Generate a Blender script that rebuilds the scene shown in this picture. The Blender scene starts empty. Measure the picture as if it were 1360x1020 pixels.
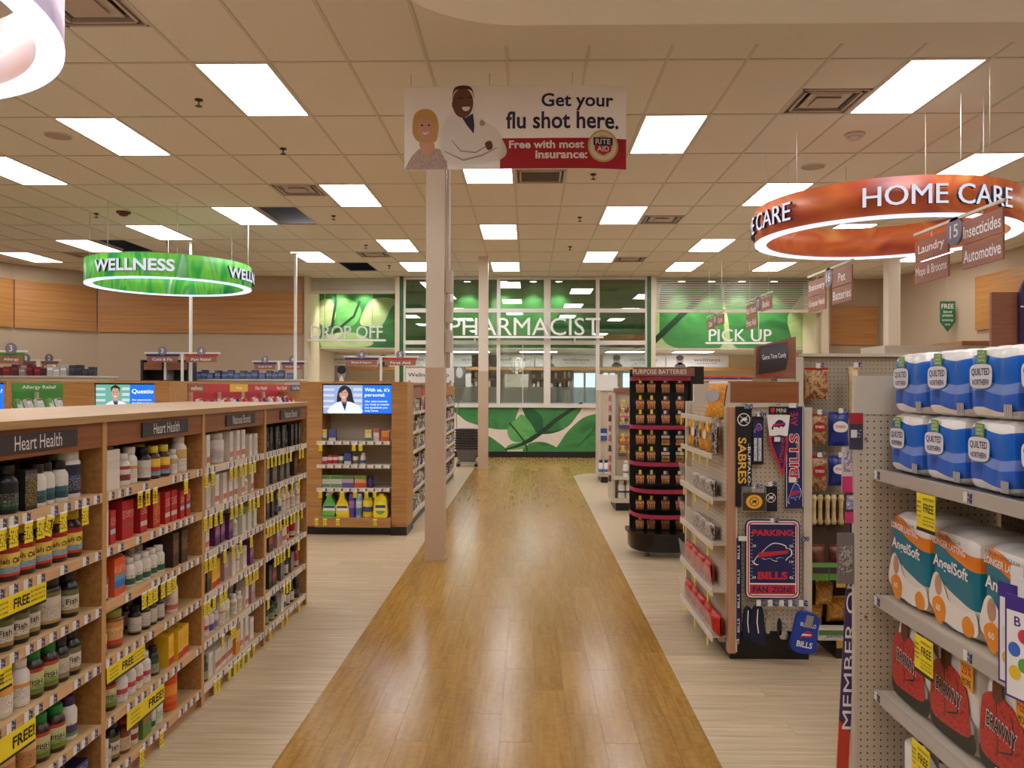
import bpy, bmesh, math, random
from mathutils import Matrix, Vector
import numpy as np
random.seed(7)
S = bpy.context.scene
C = S.collection
PI = math.pi

# ------------------------------------------------------------------ camera
F, YAW, PITCH, ROLL, EYE = 1059.5, .0207, -.0049, .0026, 1.56
def _rot():
    cy, sy, cp, sp, cr, sr = math.cos(YAW), math.sin(YAW), math.cos(PITCH), math.sin(PITCH), math.cos(ROLL), math.sin(ROLL)
    A = np.array([[1, 0, 0], [0, 0, -1], [0, 1, 0.]])
    Ry = np.array([[cy, 0, sy], [0, 1, 0], [-sy, 0, cy]])
    Rp = np.array([[1, 0, 0], [0, cp, -sp], [0, sp, cp]])
    Rr = np.array([[cr, -sr, 0], [sr, cr, 0], [0, 0, 1]])
    return Rr @ Rp @ Ry @ A
RM = _rot()
cd = bpy.data.cameras.new('camera'); cam = bpy.data.objects.new('camera', cd); C.objects.link(cam)
cd.sensor_width = 36; cd.lens = 36 * F / 1360; cd.clip_start = .05; cd.clip_end = 200
cam.matrix_world = Matrix(((RM[0][0], -RM[1][0], -RM[2][0], 0), (RM[0][1], -RM[1][1], -RM[2][1], 0),
                           (RM[0][2], -RM[1][2], -RM[2][2], EYE), (0, 0, 0, 1)))
S.camera = cam
def ray(px, py): return RM.T @ np.array([(px - 680) / F, (py - 510) / F, 1.])
def P(px, py, Y):                     # photo pixel -> point on the plane y = Y
    d = ray(px, py); t = Y / d[1]; return (d[0] * t, Y, EYE + d[2] * t)
def onx(px, py, x):                   # photo pixel -> point on the plane x = const
    d = ray(px, py); t = x / d[0]; return (x, d[1] * t, EYE + d[2] * t)
def PX(px, Y): return P(px, 515, Y)[0]
def PZ(py, Y, px=700): return P(px, py, Y)[2]
def YX(px, x): return onx(px, 515, x)[1]
def proj(p):
    c = RM @ (np.array(p) - np.array([0, 0, EYE])); return (680 + F * c[0] / c[2], 510 + F * c[1] / c[2], c[2])

# ------------------------------------------------------------------ world, exposure
w = bpy.data.worlds.new('world'); S.world = w; w.use_nodes = True
w.node_tree.nodes['Background'].inputs[0].default_value = (.75, .85, 1, 1)
w.node_tree.nodes['Background'].inputs[1].default_value = .25
vs = S.view_settings
vs.view_transform = 'Standard'; vs.look = 'None'; vs.gamma = 1; vs.use_curve_mapping = False
vs.exposure = 0.68
LAMP = 9.0                            # brightness of the ceiling panels

# ------------------------------------------------------------------ materials
def lin(c):
    return tuple(((v / 255) / 12.92 if v / 255 <= .04045 else ((v / 255 + .055) / 1.055) ** 2.4) for v in c) + (1,)
_M = {}
def _new(key):
    m = bpy.data.materials.new(key); m.use_nodes = True
    nt = m.node_tree; b = nt.nodes['Principled BSDF']
    return m, nt, b
def N(nt, t, **k):
    n = nt.nodes.new(t)
    for a, v in k.items(): setattr(n, a, v)
    return n
def mat(key, rgb=(128, 128, 128), rough=.5, metal=0, var=.06, scale=9, spec=.5, alpha=1):
    if key in _M: return _M[key]
    m, nt, b = _new(key); L = nt.links
    tc = N(nt, 'ShaderNodeTexCoord'); no = N(nt, 'ShaderNodeTexNoise'); no.inputs['Scale'].default_value = scale
    L.new(tc.outputs['Object'], no.inputs['Vector'])
    mr = N(nt, 'ShaderNodeMapRange'); mr.inputs[3].default_value = 1 - var; mr.inputs[4].default_value = 1 + var
    L.new(no.outputs['Fac'], mr.inputs[0])
    mx = N(nt, 'ShaderNodeVectorMath', operation='SCALE'); mx.inputs[0].default_value = lin(rgb)[:3]
    L.new(mr.outputs[0], mx.inputs['Scale']); L.new(mx.outputs[0], b.inputs['Base Color'])
    b.inputs['Roughness'].default_value = rough; b.inputs['Metallic'].default_value = metal
    b.inputs['Specular IOR Level'].default_value = spec
    if alpha < 1: b.inputs['Alpha'].default_value = alpha
    _M[key] = m; return m
def emis(key, rgb, k=1.0):
    if key in _M: return _M[key]
    m, nt, b = _new(key)
    b.inputs['Base Color'].default_value = (0, 0, 0, 1); b.inputs['Roughness'].default_value = .4
    b.inputs['Emission Color'].default_value = lin(rgb); b.inputs['Emission Strength'].default_value = k
    _M[key] = m; return m
def glass(key, rgb=(255, 255, 255), rough=0., mixf=.12):
    # thin architectural pane: mostly see-through with a mirror-like share of reflection
    m, nt, b = _new(key); L = nt.links; nt.nodes.remove(b)
    out = nt.nodes['Material Output']
    t = N(nt, 'ShaderNodeBsdfTransparent'); t.inputs[0].default_value = lin(rgb)
    g = N(nt, 'ShaderNodeBsdfGlossy'); g.inputs['Roughness'].default_value = rough
    fr = N(nt, 'ShaderNodeFresnel'); fr.inputs[0].default_value = 1.5
    ad = N(nt, 'ShaderNodeMath', operation='ADD'); ad.inputs[1].default_value = mixf; ad.use_clamp = True
    L.new(fr.outputs[0], ad.inputs[0])
    mx = N(nt, 'ShaderNodeMixShader'); L.new(ad.outputs[0], mx.inputs[0]); L.new(t.outputs[0], mx.inputs[1]); L.new(g.outputs[0], mx.inputs[2])
    L.new(mx.outputs[0], out.inputs[0]); _M[key] = m; return m
def frosted(key, rgb, dens):
    m, nt, b = _new(key); L = nt.links; out = nt.nodes['Material Output']
    b.inputs['Base Color'].default_value = lin(rgb); b.inputs['Roughness'].default_value = .35
    t = N(nt, 'ShaderNodeBsdfTransparent'); mx = N(nt, 'ShaderNodeMixShader'); mx.inputs[0].default_value = dens
    L.new(t.outputs[0], mx.inputs[1]); L.new(b.outputs[0], mx.inputs[2]); L.new(mx.outputs[0], out.inputs[0]); _M[key] = m; return m
def film(key, rgb, tr=.4):
    # thin printed sheet: part of the light from behind comes through
    m, nt, b = _new(key); L = nt.links; out = nt.nodes['Material Output']
    b.inputs['Base Color'].default_value = lin(rgb); b.inputs['Roughness'].default_value = .5
    t = N(nt, 'ShaderNodeBsdfTranslucent'); t.inputs[0].default_value = lin(rgb); mx = N(nt, 'ShaderNodeMixShader'); mx.inputs[0].default_value = tr
    L.new(b.outputs[0], mx.inputs[1]); L.new(t.outputs[0], mx.inputs[2]); L.new(mx.outputs[0], out.inputs[0]); _M[key] = m; return m
def wood(key, a, bcol, sc=(1.2, 30, 30), rough=.42, random_per_object=False, coat=0, contrast=(.3, .7), blot=0., spec=.5):
    m, nt, b = _new(key); L = nt.links
    tc = N(nt, 'ShaderNodeTexCoord'); mp = N(nt, 'ShaderNodeMapping'); mp.inputs['Scale'].default_value = sc
    L.new(tc.outputs['Object'], mp.inputs[0])
    no = N(nt, 'ShaderNodeTexNoise'); no.inputs['Scale'].default_value = 1; no.inputs['Detail'].default_value = 5; no.inputs['Roughness'].default_value = .6
    vec = mp.outputs[0]
    if random_per_object:
        oi = N(nt, 'ShaderNodeObjectInfo'); vm = N(nt, 'ShaderNodeVectorMath', operation='SCALE'); vm.inputs[0].default_value = (37, 53, 71)
        L.new(oi.outputs['Random'], vm.inputs['Scale'])
        ad = N(nt, 'ShaderNodeVectorMath', operation='ADD'); L.new(mp.outputs[0], ad.inputs[0]); L.new(vm.outputs[0], ad.inputs[1]); vec = ad.outputs[0]
    L.new(vec, no.inputs['Vector'])
    cr = N(nt, 'ShaderNodeValToRGB'); cr.color_ramp.elements[0].color = lin(a); cr.color_ramp.elements[1].color = lin(bcol)
    cr.color_ramp.elements[0].position, cr.color_ramp.elements[1].position = contrast
    L.new(no.outputs['Fac'], cr.inputs[0]); col = cr.outputs[0]
    if blot:
        n2 = N(nt, 'ShaderNodeTexNoise'); n2.inputs['Scale'].default_value = 22; n2.inputs['Detail'].default_value = 3; L.new(tc.outputs['Object'], n2.inputs['Vector'])
        r2 = N(nt, 'ShaderNodeMapRange'); r2.inputs[1].default_value = .35; r2.inputs[2].default_value = .65; r2.inputs[3].default_value = 1 - blot; r2.inputs[4].default_value = 1 + blot
        L.new(n2.outputs['Fac'], r2.inputs[0])
        s2 = N(nt, 'ShaderNodeVectorMath', operation='SCALE'); L.new(col, s2.inputs[0]); L.new(r2.outputs[0], s2.inputs['Scale']); col = s2.outputs[0]
    if random_per_object:
        r3 = N(nt, 'ShaderNodeMapRange'); r3.inputs[3].default_value = .93; r3.inputs[4].default_value = 1.05; L.new(oi.outputs['Random'], r3.inputs[0])
        s3 = N(nt, 'ShaderNodeVectorMath', operation='SCALE'); L.new(col, s3.inputs[0]); L.new(r3.outputs[0], s3.inputs['Scale']); col = s3.outputs[0]
    L.new(col, b.inputs['Base Color']); b.inputs['Roughness'].default_value = rough; b.inputs['Specular IOR Level'].default_value = spec
    if coat: b.inputs['Coat Weight'].default_value = coat; b.inputs['Coat Roughness'].default_value = .12
    _M[key] = m; return m
def bands(key, axis, lo, hi, stops, rough=.45, ink=None, inkz=(0, 1), wav=0, inks=(70, 70, 130), thr=.56):
    """flat print: colour bands along an object axis, optional small print"""
    if key in _M: return _M[key]
    m, nt, b = _new(key); L = nt.links
    tc = N(nt, 'ShaderNodeTexCoord'); sp = N(nt, 'ShaderNodeSeparateXYZ'); L.new(tc.outputs['Object'], sp.inputs[0])
    v = sp.outputs['XYZ'.index(axis)]
    mr = N(nt, 'ShaderNodeMapRange'); mr.inputs[1].default_value = lo; mr.inputs[2].default_value = hi; L.new(v, mr.inputs[0]); fac = mr.outputs[0]
    if wav:
        sn = N(nt, 'ShaderNodeMath', operation='SINE'); ml = N(nt, 'ShaderNodeMath', operation='MULTIPLY'); ml.inputs[1].default_value = wav[0]
        L.new(sp.outputs[0], ml.inputs[0]); L.new(ml.outputs[0], sn.inputs[0])
        m2 = N(nt, 'ShaderNodeMath', operation='MULTIPLY_ADD'); m2.inputs[1].default_value = wav[1]; L.new(sn.outputs[0], m2.inputs[0]); L.new(fac, m2.inputs[2]); fac = m2.outputs[0]
    cr = N(nt, 'ShaderNodeValToRGB'); cr.color_ramp.interpolation = 'CONSTANT'; e = cr.color_ramp.elements
    while len(e) < len(stops): e.new(.5)
    for i, (p, c) in enumerate(sorted(stops)): e[i].position = p
    for i, (p, c) in enumerate(sorted(stops)): e[i].color = lin(c)
    L.new(fac, cr.inputs[0]); col = cr.outputs[0]
    if ink is not None:
        mp = N(nt, 'ShaderNodeMapping'); mp.inputs['Scale'].default_value = (inks[0], inks[1], inks[2]); L.new(tc.outputs['Object'], mp.inputs[0])
        no = N(nt, 'ShaderNodeTexNoise'); no.inputs['Scale'].default_value = 1; no.inputs['Detail'].default_value = 1; L.new(mp.outputs[0], no.inputs['Vector'])
        gt = N(nt, 'ShaderNodeMath', operation='GREATER_THAN'); gt.inputs[1].default_value = thr; L.new(no.outputs['Fac'], gt.inputs[0])
        g1 = N(nt, 'ShaderNodeMath', operation='GREATER_THAN'); g1.inputs[1].default_value = inkz[0]; L.new(mr.outputs[0], g1.inputs[0])
        g2 = N(nt, 'ShaderNodeMath', operation='LESS_THAN'); g2.inputs[1].default_value = inkz[1]; L.new(mr.outputs[0], g2.inputs[0])
        a = N(nt, 'ShaderNodeMath', operation='MULTIPLY'); L.new(g1.outputs[0], a.inputs[0]); L.new(g2.outputs[0], a.inputs[1])
        a2 = N(nt, 'ShaderNodeMath', operation='MULTIPLY'); L.new(a.outputs[0], a2.inputs[0]); L.new(gt.outputs[0], a2.inputs[1])
        mx = N(nt, 'ShaderNodeMix', data_type='RGBA'); L.new(a2.outputs[0], mx.inputs[0]); L.new(col, mx.inputs[6]); mx.inputs[7].default_value = lin(ink); col = mx.outputs[2]
    L.new(col, b.inputs['Base Color']); b.inputs['Roughness'].default_value = rough
    _M[key] = m; return m
def mottle(key, cols, scale=(1, 1, 1), rough=.45, em=0, detail=2, dist=.6):
    """several colours flowing into one another (printed art, crumpled bags)"""
    if key in _M: return _M[key]
    m, nt, b = _new(key); L = nt.links
    tc = N(nt, 'ShaderNodeTexCoord'); mp = N(nt, 'ShaderNodeMapping'); mp.inputs['Scale'].default_value = scale; L.new(tc.outputs['Object'], mp.inputs[0])
    no = N(nt, 'ShaderNodeTexNoise'); no.inputs['Scale'].default_value = 1; no.inputs['Detail'].default_value = detail; no.inputs['Distortion'].default_value = dist; L.new(mp.outputs[0], no.inputs['Vector'])
    cr = N(nt, 'ShaderNodeValToRGB'); e = cr.color_ramp.elements
    while len(e) < len(cols): e.new(.5)
    for i, c in enumerate(cols): e[i].position = .28 + .44 * i / (len(cols) - 1)
    for i, c in enumerate(cols): e[i].color = lin(c)
    L.new(no.outputs['Fac'], cr.inputs[0]); L.new(cr.outputs[0], b.inputs['Base Color']); b.inputs['Roughness'].default_value = rough
    if em: L.new(cr.outputs[0], b.inputs['Emission Color']); b.inputs['Emission Strength'].default_value = em
    _M[key] = m; return m
def pegboard(key, rgb, axes='XZ', pitch=.0254, rad=.13):
    if key in _M: return _M[key]
    m, nt, b = _new(key); L = nt.links
    tc = N(nt, 'ShaderNodeTexCoord'); sp = N(nt, 'ShaderNodeSeparateXYZ'); L.new(tc.outputs['Object'], sp.inputs[0])
    d = []
    for ax in axes:
        k = N(nt, 'ShaderNodeMath', operation='DIVIDE'); k.inputs[1].default_value = pitch; L.new(sp.outputs['XYZ'.index(ax)], k.inputs[0])
        fr = N(nt, 'ShaderNodeMath', operation='FRACT'); L.new(k.outputs[0], fr.inputs[0])
        sb = N(nt, 'ShaderNodeMath', operation='SUBTRACT'); sb.inputs[1].default_value = .5; L.new(fr.outputs[0], sb.inputs[0])
        pw = N(nt, 'ShaderNodeMath', operation='MULTIPLY'); L.new(sb.outputs[0], pw.inputs[0]); L.new(sb.outputs[0], pw.inputs[1]); d.append(pw)
    ad = N(nt, 'ShaderNodeMath', operation='ADD'); L.new(d[0].outputs[0], ad.inputs[0]); L.new(d[1].outputs[0], ad.inputs[1])
    lt = N(nt, 'ShaderNodeMath', operation='LESS_THAN'); lt.inputs[1].default_value = rad * rad; L.new(ad.outputs[0], lt.inputs[0])
    mx = N(nt, 'ShaderNodeMix', data_type='RGBA'); L.new(lt.outputs[0], mx.inputs[0]); mx.inputs[6].default_value = lin(rgb); mx.inputs[7].default_value = lin((52, 44, 36))
    L.new(mx.outputs[2], b.inputs['Base Color']); b.inputs['Roughness'].default_value = .5
    _M[key] = m; return m

# ------------------------------------------------------------------ mesh helpers
class MB:
    def __init__(s): s.v = []; s.f = []; s.m = []; s.sm = []
    def box(s, x0, x1, y0, y1, z0, z1, m=0):
        b = len(s.v); s.v += [(x0, y0, z0), (x1, y0, z0), (x1, y1, z0), (x0, y1, z0), (x0, y0, z1), (x1, y0, z1), (x1, y1, z1), (x0, y1, z1)]
        for q in ((0, 3, 2, 1), (4, 5, 6, 7), (0, 1, 5, 4), (1, 2, 6, 5), (2, 3, 7, 6), (3, 0, 4, 7)): s.f.append([b + i for i in q]); s.m.append(m); s.sm.append(False)
        return s
    def face(s, pts, m=0):
        b = len(s.v); s.v += [tuple(p) for p in pts]; s.f.append(list(range(b, b + len(pts)))); s.m.append(m); s.sm.append(False); return s
    def lathe(s, prof, n=16, cx=0, cy=0, m=0, cap=True, a0=0, a1=2 * PI):
        b = len(s.v); full = abs(a1 - a0 - 2 * PI) < 1e-6; k = n if full else n + 1
        for r, z in prof:
            for i in range(k):
                a = a0 + (a1 - a0) * i / n; s.v.append((cx + r * math.cos(a), cy + r * math.sin(a), z))
        for j in range(len(prof) - 1):
            for i in range(n):
                i2 = (i + 1) % k if full else i + 1
                s.f.append([b + j * k + i, b + j * k + i2, b + (j + 1) * k + i2, b + (j + 1) * k + i]); s.m.append(m); s.sm.append(True)
        if cap and full:
            s.f.append([b + i for i in range(k)][::-1]); s.m.append(m); s.sm.append(False)
            t = b + (len(prof) - 1) * k; s.f.append([t + i for i in range(k)]); s.m.append(m); s.sm.append(False)
        return s
    def tube(s, pts, r, n=6, m=0):
        pts = [Vector(p) for p in pts]; b = len(s.v)
        for j, p in enumerate(pts):
            d = (pts[min(j + 1, len(pts) - 1)] - pts[max(j - 1, 0)]).normalized()
            u = d.cross(Vector((0, 0, 1)))
            if u.length < .01: u = Vector((1, 0, 0))
            u.normalize(); q = d.cross(u)
            for i in range(n):
                a = 2 * PI * i / n; s.v.append(tuple(p + u * r * math.cos(a) + q * r * math.sin(a)))
        for j in range(len(pts) - 1):
            for i in range(n): s.f.append([b + j * n + i, b + j * n + (i + 1) % n, b + (j + 1) * n + (i + 1) % n, b + (j + 1) * n + i]); s.m.append(m); s.sm.append(True)
        s.f.append([b + i for i in range(n)][::-1]); s.m.append(m); s.sm.append(False)
        t = b + (len(pts) - 1) * n; s.f.append([t + i for i in range(n)]); s.m.append(m); s.sm.append(False)
        return s
    def prism(s, poly, y0, y1, m=0):          # polygon in the x-z plane, thickness y0 (front) .. y1
        n = len(poly); b = len(s.v)
        s.v += [(x, y0, z) for x, z in poly] + [(x, y1, z) for x, z in poly]
        ar = sum(poly[i][0] * poly[(i + 1) % n][1] - poly[(i + 1) % n][0] * poly[i][1] for i in range(n))
        fr = [b + i for i in range(n)]; bk = [b + n + i for i in range(n)]
        if ar < 0: fr = fr[::-1]
        else: bk = bk[::-1]
        s.f += [fr, bk]; s.m += [m, m]; s.sm += [False, False]
        for i in range(n):
            j = (i + 1) % n; q = [b + i, b + n + i, b + n + j, b + j]
            s.f.append(q if ar > 0 else q[::-1]); s.m.append(m); s.sm.append(False)
        return s
    def slab(s, poly, z0, z1, m=0):           # polygon in the x-y plane, z0..z1
        n = len(poly); b = len(s.v)
        s.v += [(x, y, z0) for x, y in poly] + [(x, y, z1) for x, y in poly]
        s.f += [[b + i for i in range(n)][::-1], [b + n + i for i in range(n)]]; s.m += [m, m]; s.sm += [False, False]
        for i in range(n):
            j = (i + 1) % n; s.f.append([b + i, b + j, b + n + j, b + n + i]); s.m.append(m); s.sm.append(False)
        return s
    def grid(s, nu, nv, fn, m=0):
        b = len(s.v)
        for j in range(nv + 1):
            for i in range(nu + 1): s.v.append(tuple(fn(i / nu, j / nv)))
        for j in range(nv):
            for i in range(nu): q = b + j * (nu + 1) + i; s.f.append([q, q + 1, q + nu + 2, q + nu + 1]); s.m.append(m); s.sm.append(True)
        return s
    def mesh(s, name, *mats):
        me = bpy.data.meshes.new(name); me.from_pydata(s.v, [], s.f)
        for mm in mats: me.materials.append(mm)
        if len(mats) > 1: me.polygons.foreach_set('material_index', s.m)
        me.polygons.foreach_set('use_smooth', s.sm); me.update(); return me
def ob(name, data, parent=None, loc=(0, 0, 0), rz=0., rx=0., ry=0.):
    o = bpy.data.objects.new(name, data); C.objects.link(o); o.location = loc
    if rz or rx or ry: o.rotation_euler = (rx, ry, rz)
    if parent is not None: o.parent = parent
    return o
def tag(o, label, cat=None, group=None, kind=None):
    o['label'] = label
    if cat: o['category'] = cat
    if group: o['group'] = group
    if kind: o['kind'] = kind
    return o
def thing(name, label, cat, loc=(0, 0, 0), rz=0., group=None):
    return tag(ob(name, None, None, loc, rz), label, cat, group)
def struct(name, mb, m, label, loc=(0, 0, 0)):
    return tag(ob(name, mb.mesh(name, m) if mb else None, None, loc), label, name.split('_')[0], None, 'structure')
def boxp(name, parent, m, x0, x1, y0, y1, z0, z1):
    return ob(name, MB().box(x0, x1, y0, y1, z0, z1).mesh(name, m), parent)
_T = {}
def text_mesh(s, bold=0.):
    k = (s, bold)
    if k in _T: return _T[k]
    if 'M' in s and bold > 0:        # the built-in M breaks when emboldened: thicken it with shifted copies
        vs, fs, r = text_mesh(s, 0.); d = bold * .5 / max(r, 1e-6); n = len(vs)
        _T[k] = ([(a + e * d, b) for e in (-1, 0, 1) for a, b in vs], [[i + e * n for i in f] for e in range(3) for f in fs], r); return _T[k]
    cu = bpy.data.curves.new('txt', 'FONT'); cu.body = s; cu.align_x = 'CENTER'; cu.align_y = 'CENTER'; cu.resolution_u = 3; cu.offset = bold
    o = bpy.data.objects.new('txt', cu); me = bpy.data.meshes.new_from_object(o)
    vs = [tuple(v.co) for v in me.vertices]; fs = [list(p.vertices) for p in me.polygons]
    bpy.data.objects.remove(o); bpy.data.curves.remove(cu); bpy.data.meshes.remove(me)
    x0, x1 = min(v[0] for v in vs), max(v[0] for v in vs); y0, y1 = min(v[1] for v in vs), max(v[1] for v in vs)
    vs = [((v[0] - (x0 + x1) / 2) / max(x1 - x0, 1e-6), (v[1] - (y0 + y1) / 2) / max(y1 - y0, 1e-6)) for v in vs]
    _T[k] = (vs, fs, (x1 - x0) / max(y1 - y0, 1e-6)); return _T[k]
def text(parent, s, cx, cz, w, h, m, y=0., rot=0., ext=.0, bold=.012, name='lettering', fn=None):
    """lettering fitted into w x h, standing in the plane y (facing -y); fn bends (u,v,depth)->xyz"""
    if 'M' in s and ext == 0: bold = 0.
    vs, fs, _ = text_mesh(s, bold); c, sn = math.cos(rot), math.sin(rot); q = []
    for a, b in vs:
        u, v = a * w, b * h; q.append((cx + u * c - v * sn, cz + u * sn + v * c))
    fn = fn or (lambda u, v, d: (u, y - d, v))
    V = [fn(u, v, ext) for u, v in q]; Fc = [list(f) for f in fs]
    if ext > 0:                      # give the letters depth
        n = len(V); V += [fn(u, v, 0) for u, v in q]; ed = {}
        for f in fs:
            for i in range(len(f)):
                a, b = f[i], f[(i + 1) % len(f)]
                if (b, a) in ed: del ed[(b, a)]
                else: ed[(a, b)] = 1
        for a, b in ed: Fc.append([b, a, a + n, b + n])
    me = bpy.data.meshes.new(name); me.from_pydata(V, [], Fc); me.materials.append(m); me.update()
    return ob(name, me, parent)
def flat(parent, name, poly, m, y=0., th=.001, fn=None):
    if fn: return ob(name, MB().face([fn(u, v, th) for u, v in poly]).mesh(name, m), parent)
    return ob(name, MB().prism(poly, y - th, y).mesh(name, m), parent)
def ell(cx, cz, rx, rz, n=20, a0=0., a1=2 * PI):
    full = abs(a1 - a0 - 2 * PI) < 1e-6; k = n if full else n + 1
    return [(cx + rx * math.cos(a0 + (a1 - a0) * i / n), cz + rz * math.sin(a0 + (a1 - a0) * i / n)) for i in range(k)]
def spline(pts, n=6, closed=True):
    k = len(pts); out = []
    for i in range(k if closed else k - 1):
        p0, p1, p2, p3 = [pts[(i + d) % k] if closed else pts[min(max(i + d, 0), k - 1)] for d in (-1, 0, 1, 2)]
        for j in range(n):
            t = j / n
            out.append(tuple(.5 * (2 * p1[a] + (p2[a] - p0[a]) * t + (2 * p0[a] - 5 * p1[a] + 4 * p2[a] - p3[a]) * t * t + (3 * p1[a] - p0[a] - 3 * p2[a] + p3[a]) * t ** 3) for a in (0, 1)))
    return out
def stroke(pts, wd):                 # a brush stroke as a polygon
    L, R = [], []
    for i, p in enumerate(pts):
        a = pts[max(i - 1, 0)]; b = pts[min(i + 1, len(pts) - 1)]; dx, dz = b[0] - a[0], b[1] - a[1]; l = math.hypot(dx, dz) or 1
        w_ = wd[i] if isinstance(wd, (list, tuple)) else wd
        L.append((p[0] - dz / l * w_ / 2, p[1] + dx / l * w_ / 2)); R.append((p[0] + dz / l * w_ / 2, p[1] - dx / l * w_ / 2))
    return L + R[::-1]
ORD = 'first second third fourth fifth sixth seventh eighth ninth tenth eleventh twelfth thirteenth fourteenth fifteenth sixteenth seventeenth eighteenth nineteenth twentieth'.split()

# ------------------------------------------------------------------ palette
WOOD = wood('shelf wood', (158, 108, 56), (192, 142, 84), (1.5, 40, 40))
WOODT = wood('pale wood top', (186, 152, 104), (212, 180, 130), (2, 24, 40), rough=.4)
WOODH = wood('dark wood header', (130, 74, 36), (158, 96, 50), (1.6, 40, 60))
WALLW = wood('wall wood', (168, 112, 56), (194, 138, 76), (.7, .7, 26), rough=.45)
SIGNW = wood('reddish sign wood', (142, 90, 68), (164, 108, 82), (3, 60, 60), rough=.5)
WHITE = mat('white paint', (226, 222, 214), .45)
CREAM = mat('cream metal', (206, 194, 174), .45)
LIPM = mat('shelf lip', (214, 202, 184), .4)
BLACK = mat('black', (24, 22, 22), .4)
CHAR = mat('charcoal sign', (52, 44, 50), .45)
LETW = mat('white lettering', (236, 232, 228), .5, var=0)
LETB = mat('black lettering', (20, 18, 20), .6, var=0)
NAVY = mat('navy', (24, 28, 72), .5)
RED = mat('red', (190, 34, 40), .5)
YEL = bands('yellow tag', 'Z', -.06, 0, [(0, (238, 214, 30))], ink=(40, 36, 10), inkz=(.12, .82), inks=(190, 10, 110), thr=.55)
YELP = mat('yellow plain', (240, 214, 34), .5, var=.02)
GREYM = mat('grey metal', (150, 146, 142), .35, .6)
CHROME = mat('chrome wire', (190, 190, 188), .2, .9)
PEG = pegboard('cream pegboard', (206, 190, 166))
PEGD = pegboard('grey pegboard', (170, 156, 136))
CLEAR = frosted('clear plastic', (232, 226, 216), .22)
BEIGEW = mat('beige wall paint', (182, 160, 134), .8, var=.03, scale=3)
TAGM = None
def price_tag_mat():
    m, nt, b = _new('price tag'); L = nt.links
    tc = N(nt, 'ShaderNodeTexCoord'); sp = N(nt, 'ShaderNodeSeparateXYZ'); L.new(tc.outputs['Object'], sp.inputs[0])
    gt = N(nt, 'ShaderNodeMath', operation='GREATER_THAN'); gt.inputs[1].default_value = .001; L.new(sp.outputs[0], gt.inputs[0])
    no = N(nt, 'ShaderNodeTexNoise'); no.inputs['Scale'].default_value = 260; L.new(tc.outputs['Object'], no.inputs['Vector'])
    cr = N(nt, 'ShaderNodeValToRGB'); cr.color_ramp.interpolation = 'CONSTANT'; cr.color_ramp.elements[0].color = lin((36, 40, 84)); cr.color_ramp.elements[1].color = lin((226, 224, 228)); cr.color_ramp.elements[1].position = .58
    L.new(no.outputs['Fac'], cr.inputs[0])
    mx = N(nt, 'ShaderNodeMix', data_type='RGBA'); L.new(gt.outputs[0], mx.inputs[0]); mx.inputs[6].default_value = lin((228, 222, 216)); L.new(cr.outputs[0], mx.inputs[7])
    L.new(mx.outputs[2], b.inputs['Base Color']); b.inputs['Roughness'].default_value = .5; return m
TAGM = price_tag_mat()
TAGME = MB().box(-.021, .021, -.003, 0, -.015, .015).mesh('price_tag', TAGM)
YTAGME = MB().box(-.021, .021, -.003, -.001, -.062, .006).mesh('sale_tag', YEL)

# ================================================================== THE SHELL
CEIL = EYE + 2.494
RL, RR = -1.048, .80                  # tan runner, left and right edge
YP = 17.9                             # pharmacy front
GX0, GY0, GW, GL = 1.048, 6.078, .6096, 1.2192   # ceiling grid

# ---- floor
FLG = wood('grey plank', (176, 152, 118), (210, 190, 158), (2.2, 46, 20), rough=.3, spec=.35, random_per_object=True)
FLT = wood('bamboo plank', (148, 106, 44), (172, 132, 64), (46, 2.4, 20), rough=.2, spec=.14, random_per_object=True, blot=.1)
FLB = wood('floor field', (176, 152, 118), (208, 188, 156), (2.2, 46, 20), rough=.3, spec=.35)
FLT2 = wood('tan field', (158, 122, 62), (180, 146, 84), (46, 2.4, 20), rough=.2, spec=.14, blot=.06)
floor = struct('floor', MB().box(-11.2, 9, -3, 23, -.1, 0), FLB, 'vinyl plank floor of the store, grey at the sides')
pw = (RR - RL) / 12
pl = [MB().box(.0006, pw - .0006, .0008, ln - .0008, 0, .003).mesh('plank', FLT) for ln in (.914, .457)]
for i in range(12):
    y = 2.6 - .305 * (i % 3)
    while y < 14.9:
        ob('plank', pl[0], floor, (RL + i * pw, y, 0)); y += .914
def tanarea():
    pts = [(RL, 15.0), (RR, 14.15), (RR + .08, 14.35), (RR + .3, 14.62), (RR + .7, 14.75), (5, 14.75), (5, YP), (RL, YP)]
    return MB().slab(pts, 0, .0028)
o = ob('cross_aisle_flooring', tanarea().mesh('cross_aisle_flooring', FLT2), floor); o['label'] = 'tan flooring before the pharmacy counter'
gp = MB().box(.0006, 1.218, .0006, .1514, 0, .0026).mesh('plank', FLG)
def greystrip(x0, x1, y0, y1):
    y = y0; k = 0
    while y < y1:
        x = x0 - (.406 * (k % 3)) * (1 if x1 - x0 > 1 else 0)
        while x < x1 - .01:
            a, b = max(x, x0), min(x + 1.2192, x1)
            if b - a > .02:
                me = gp if b - a > 1.2 else MB().box(.0006, b - a - .0006, .0006, .1514, 0, .0026).mesh('plank', FLG)
                ob('plank', me, floor, (a, y, 0))
            x += 1.2192
        y += .1524; k += 1
greystrip(-1.56, RL, 2.85, 5.7); greystrip(-3.3, RL, 5.74, 8.35); greystrip(RR, 1.9, 2.85, 7.4)

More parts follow.
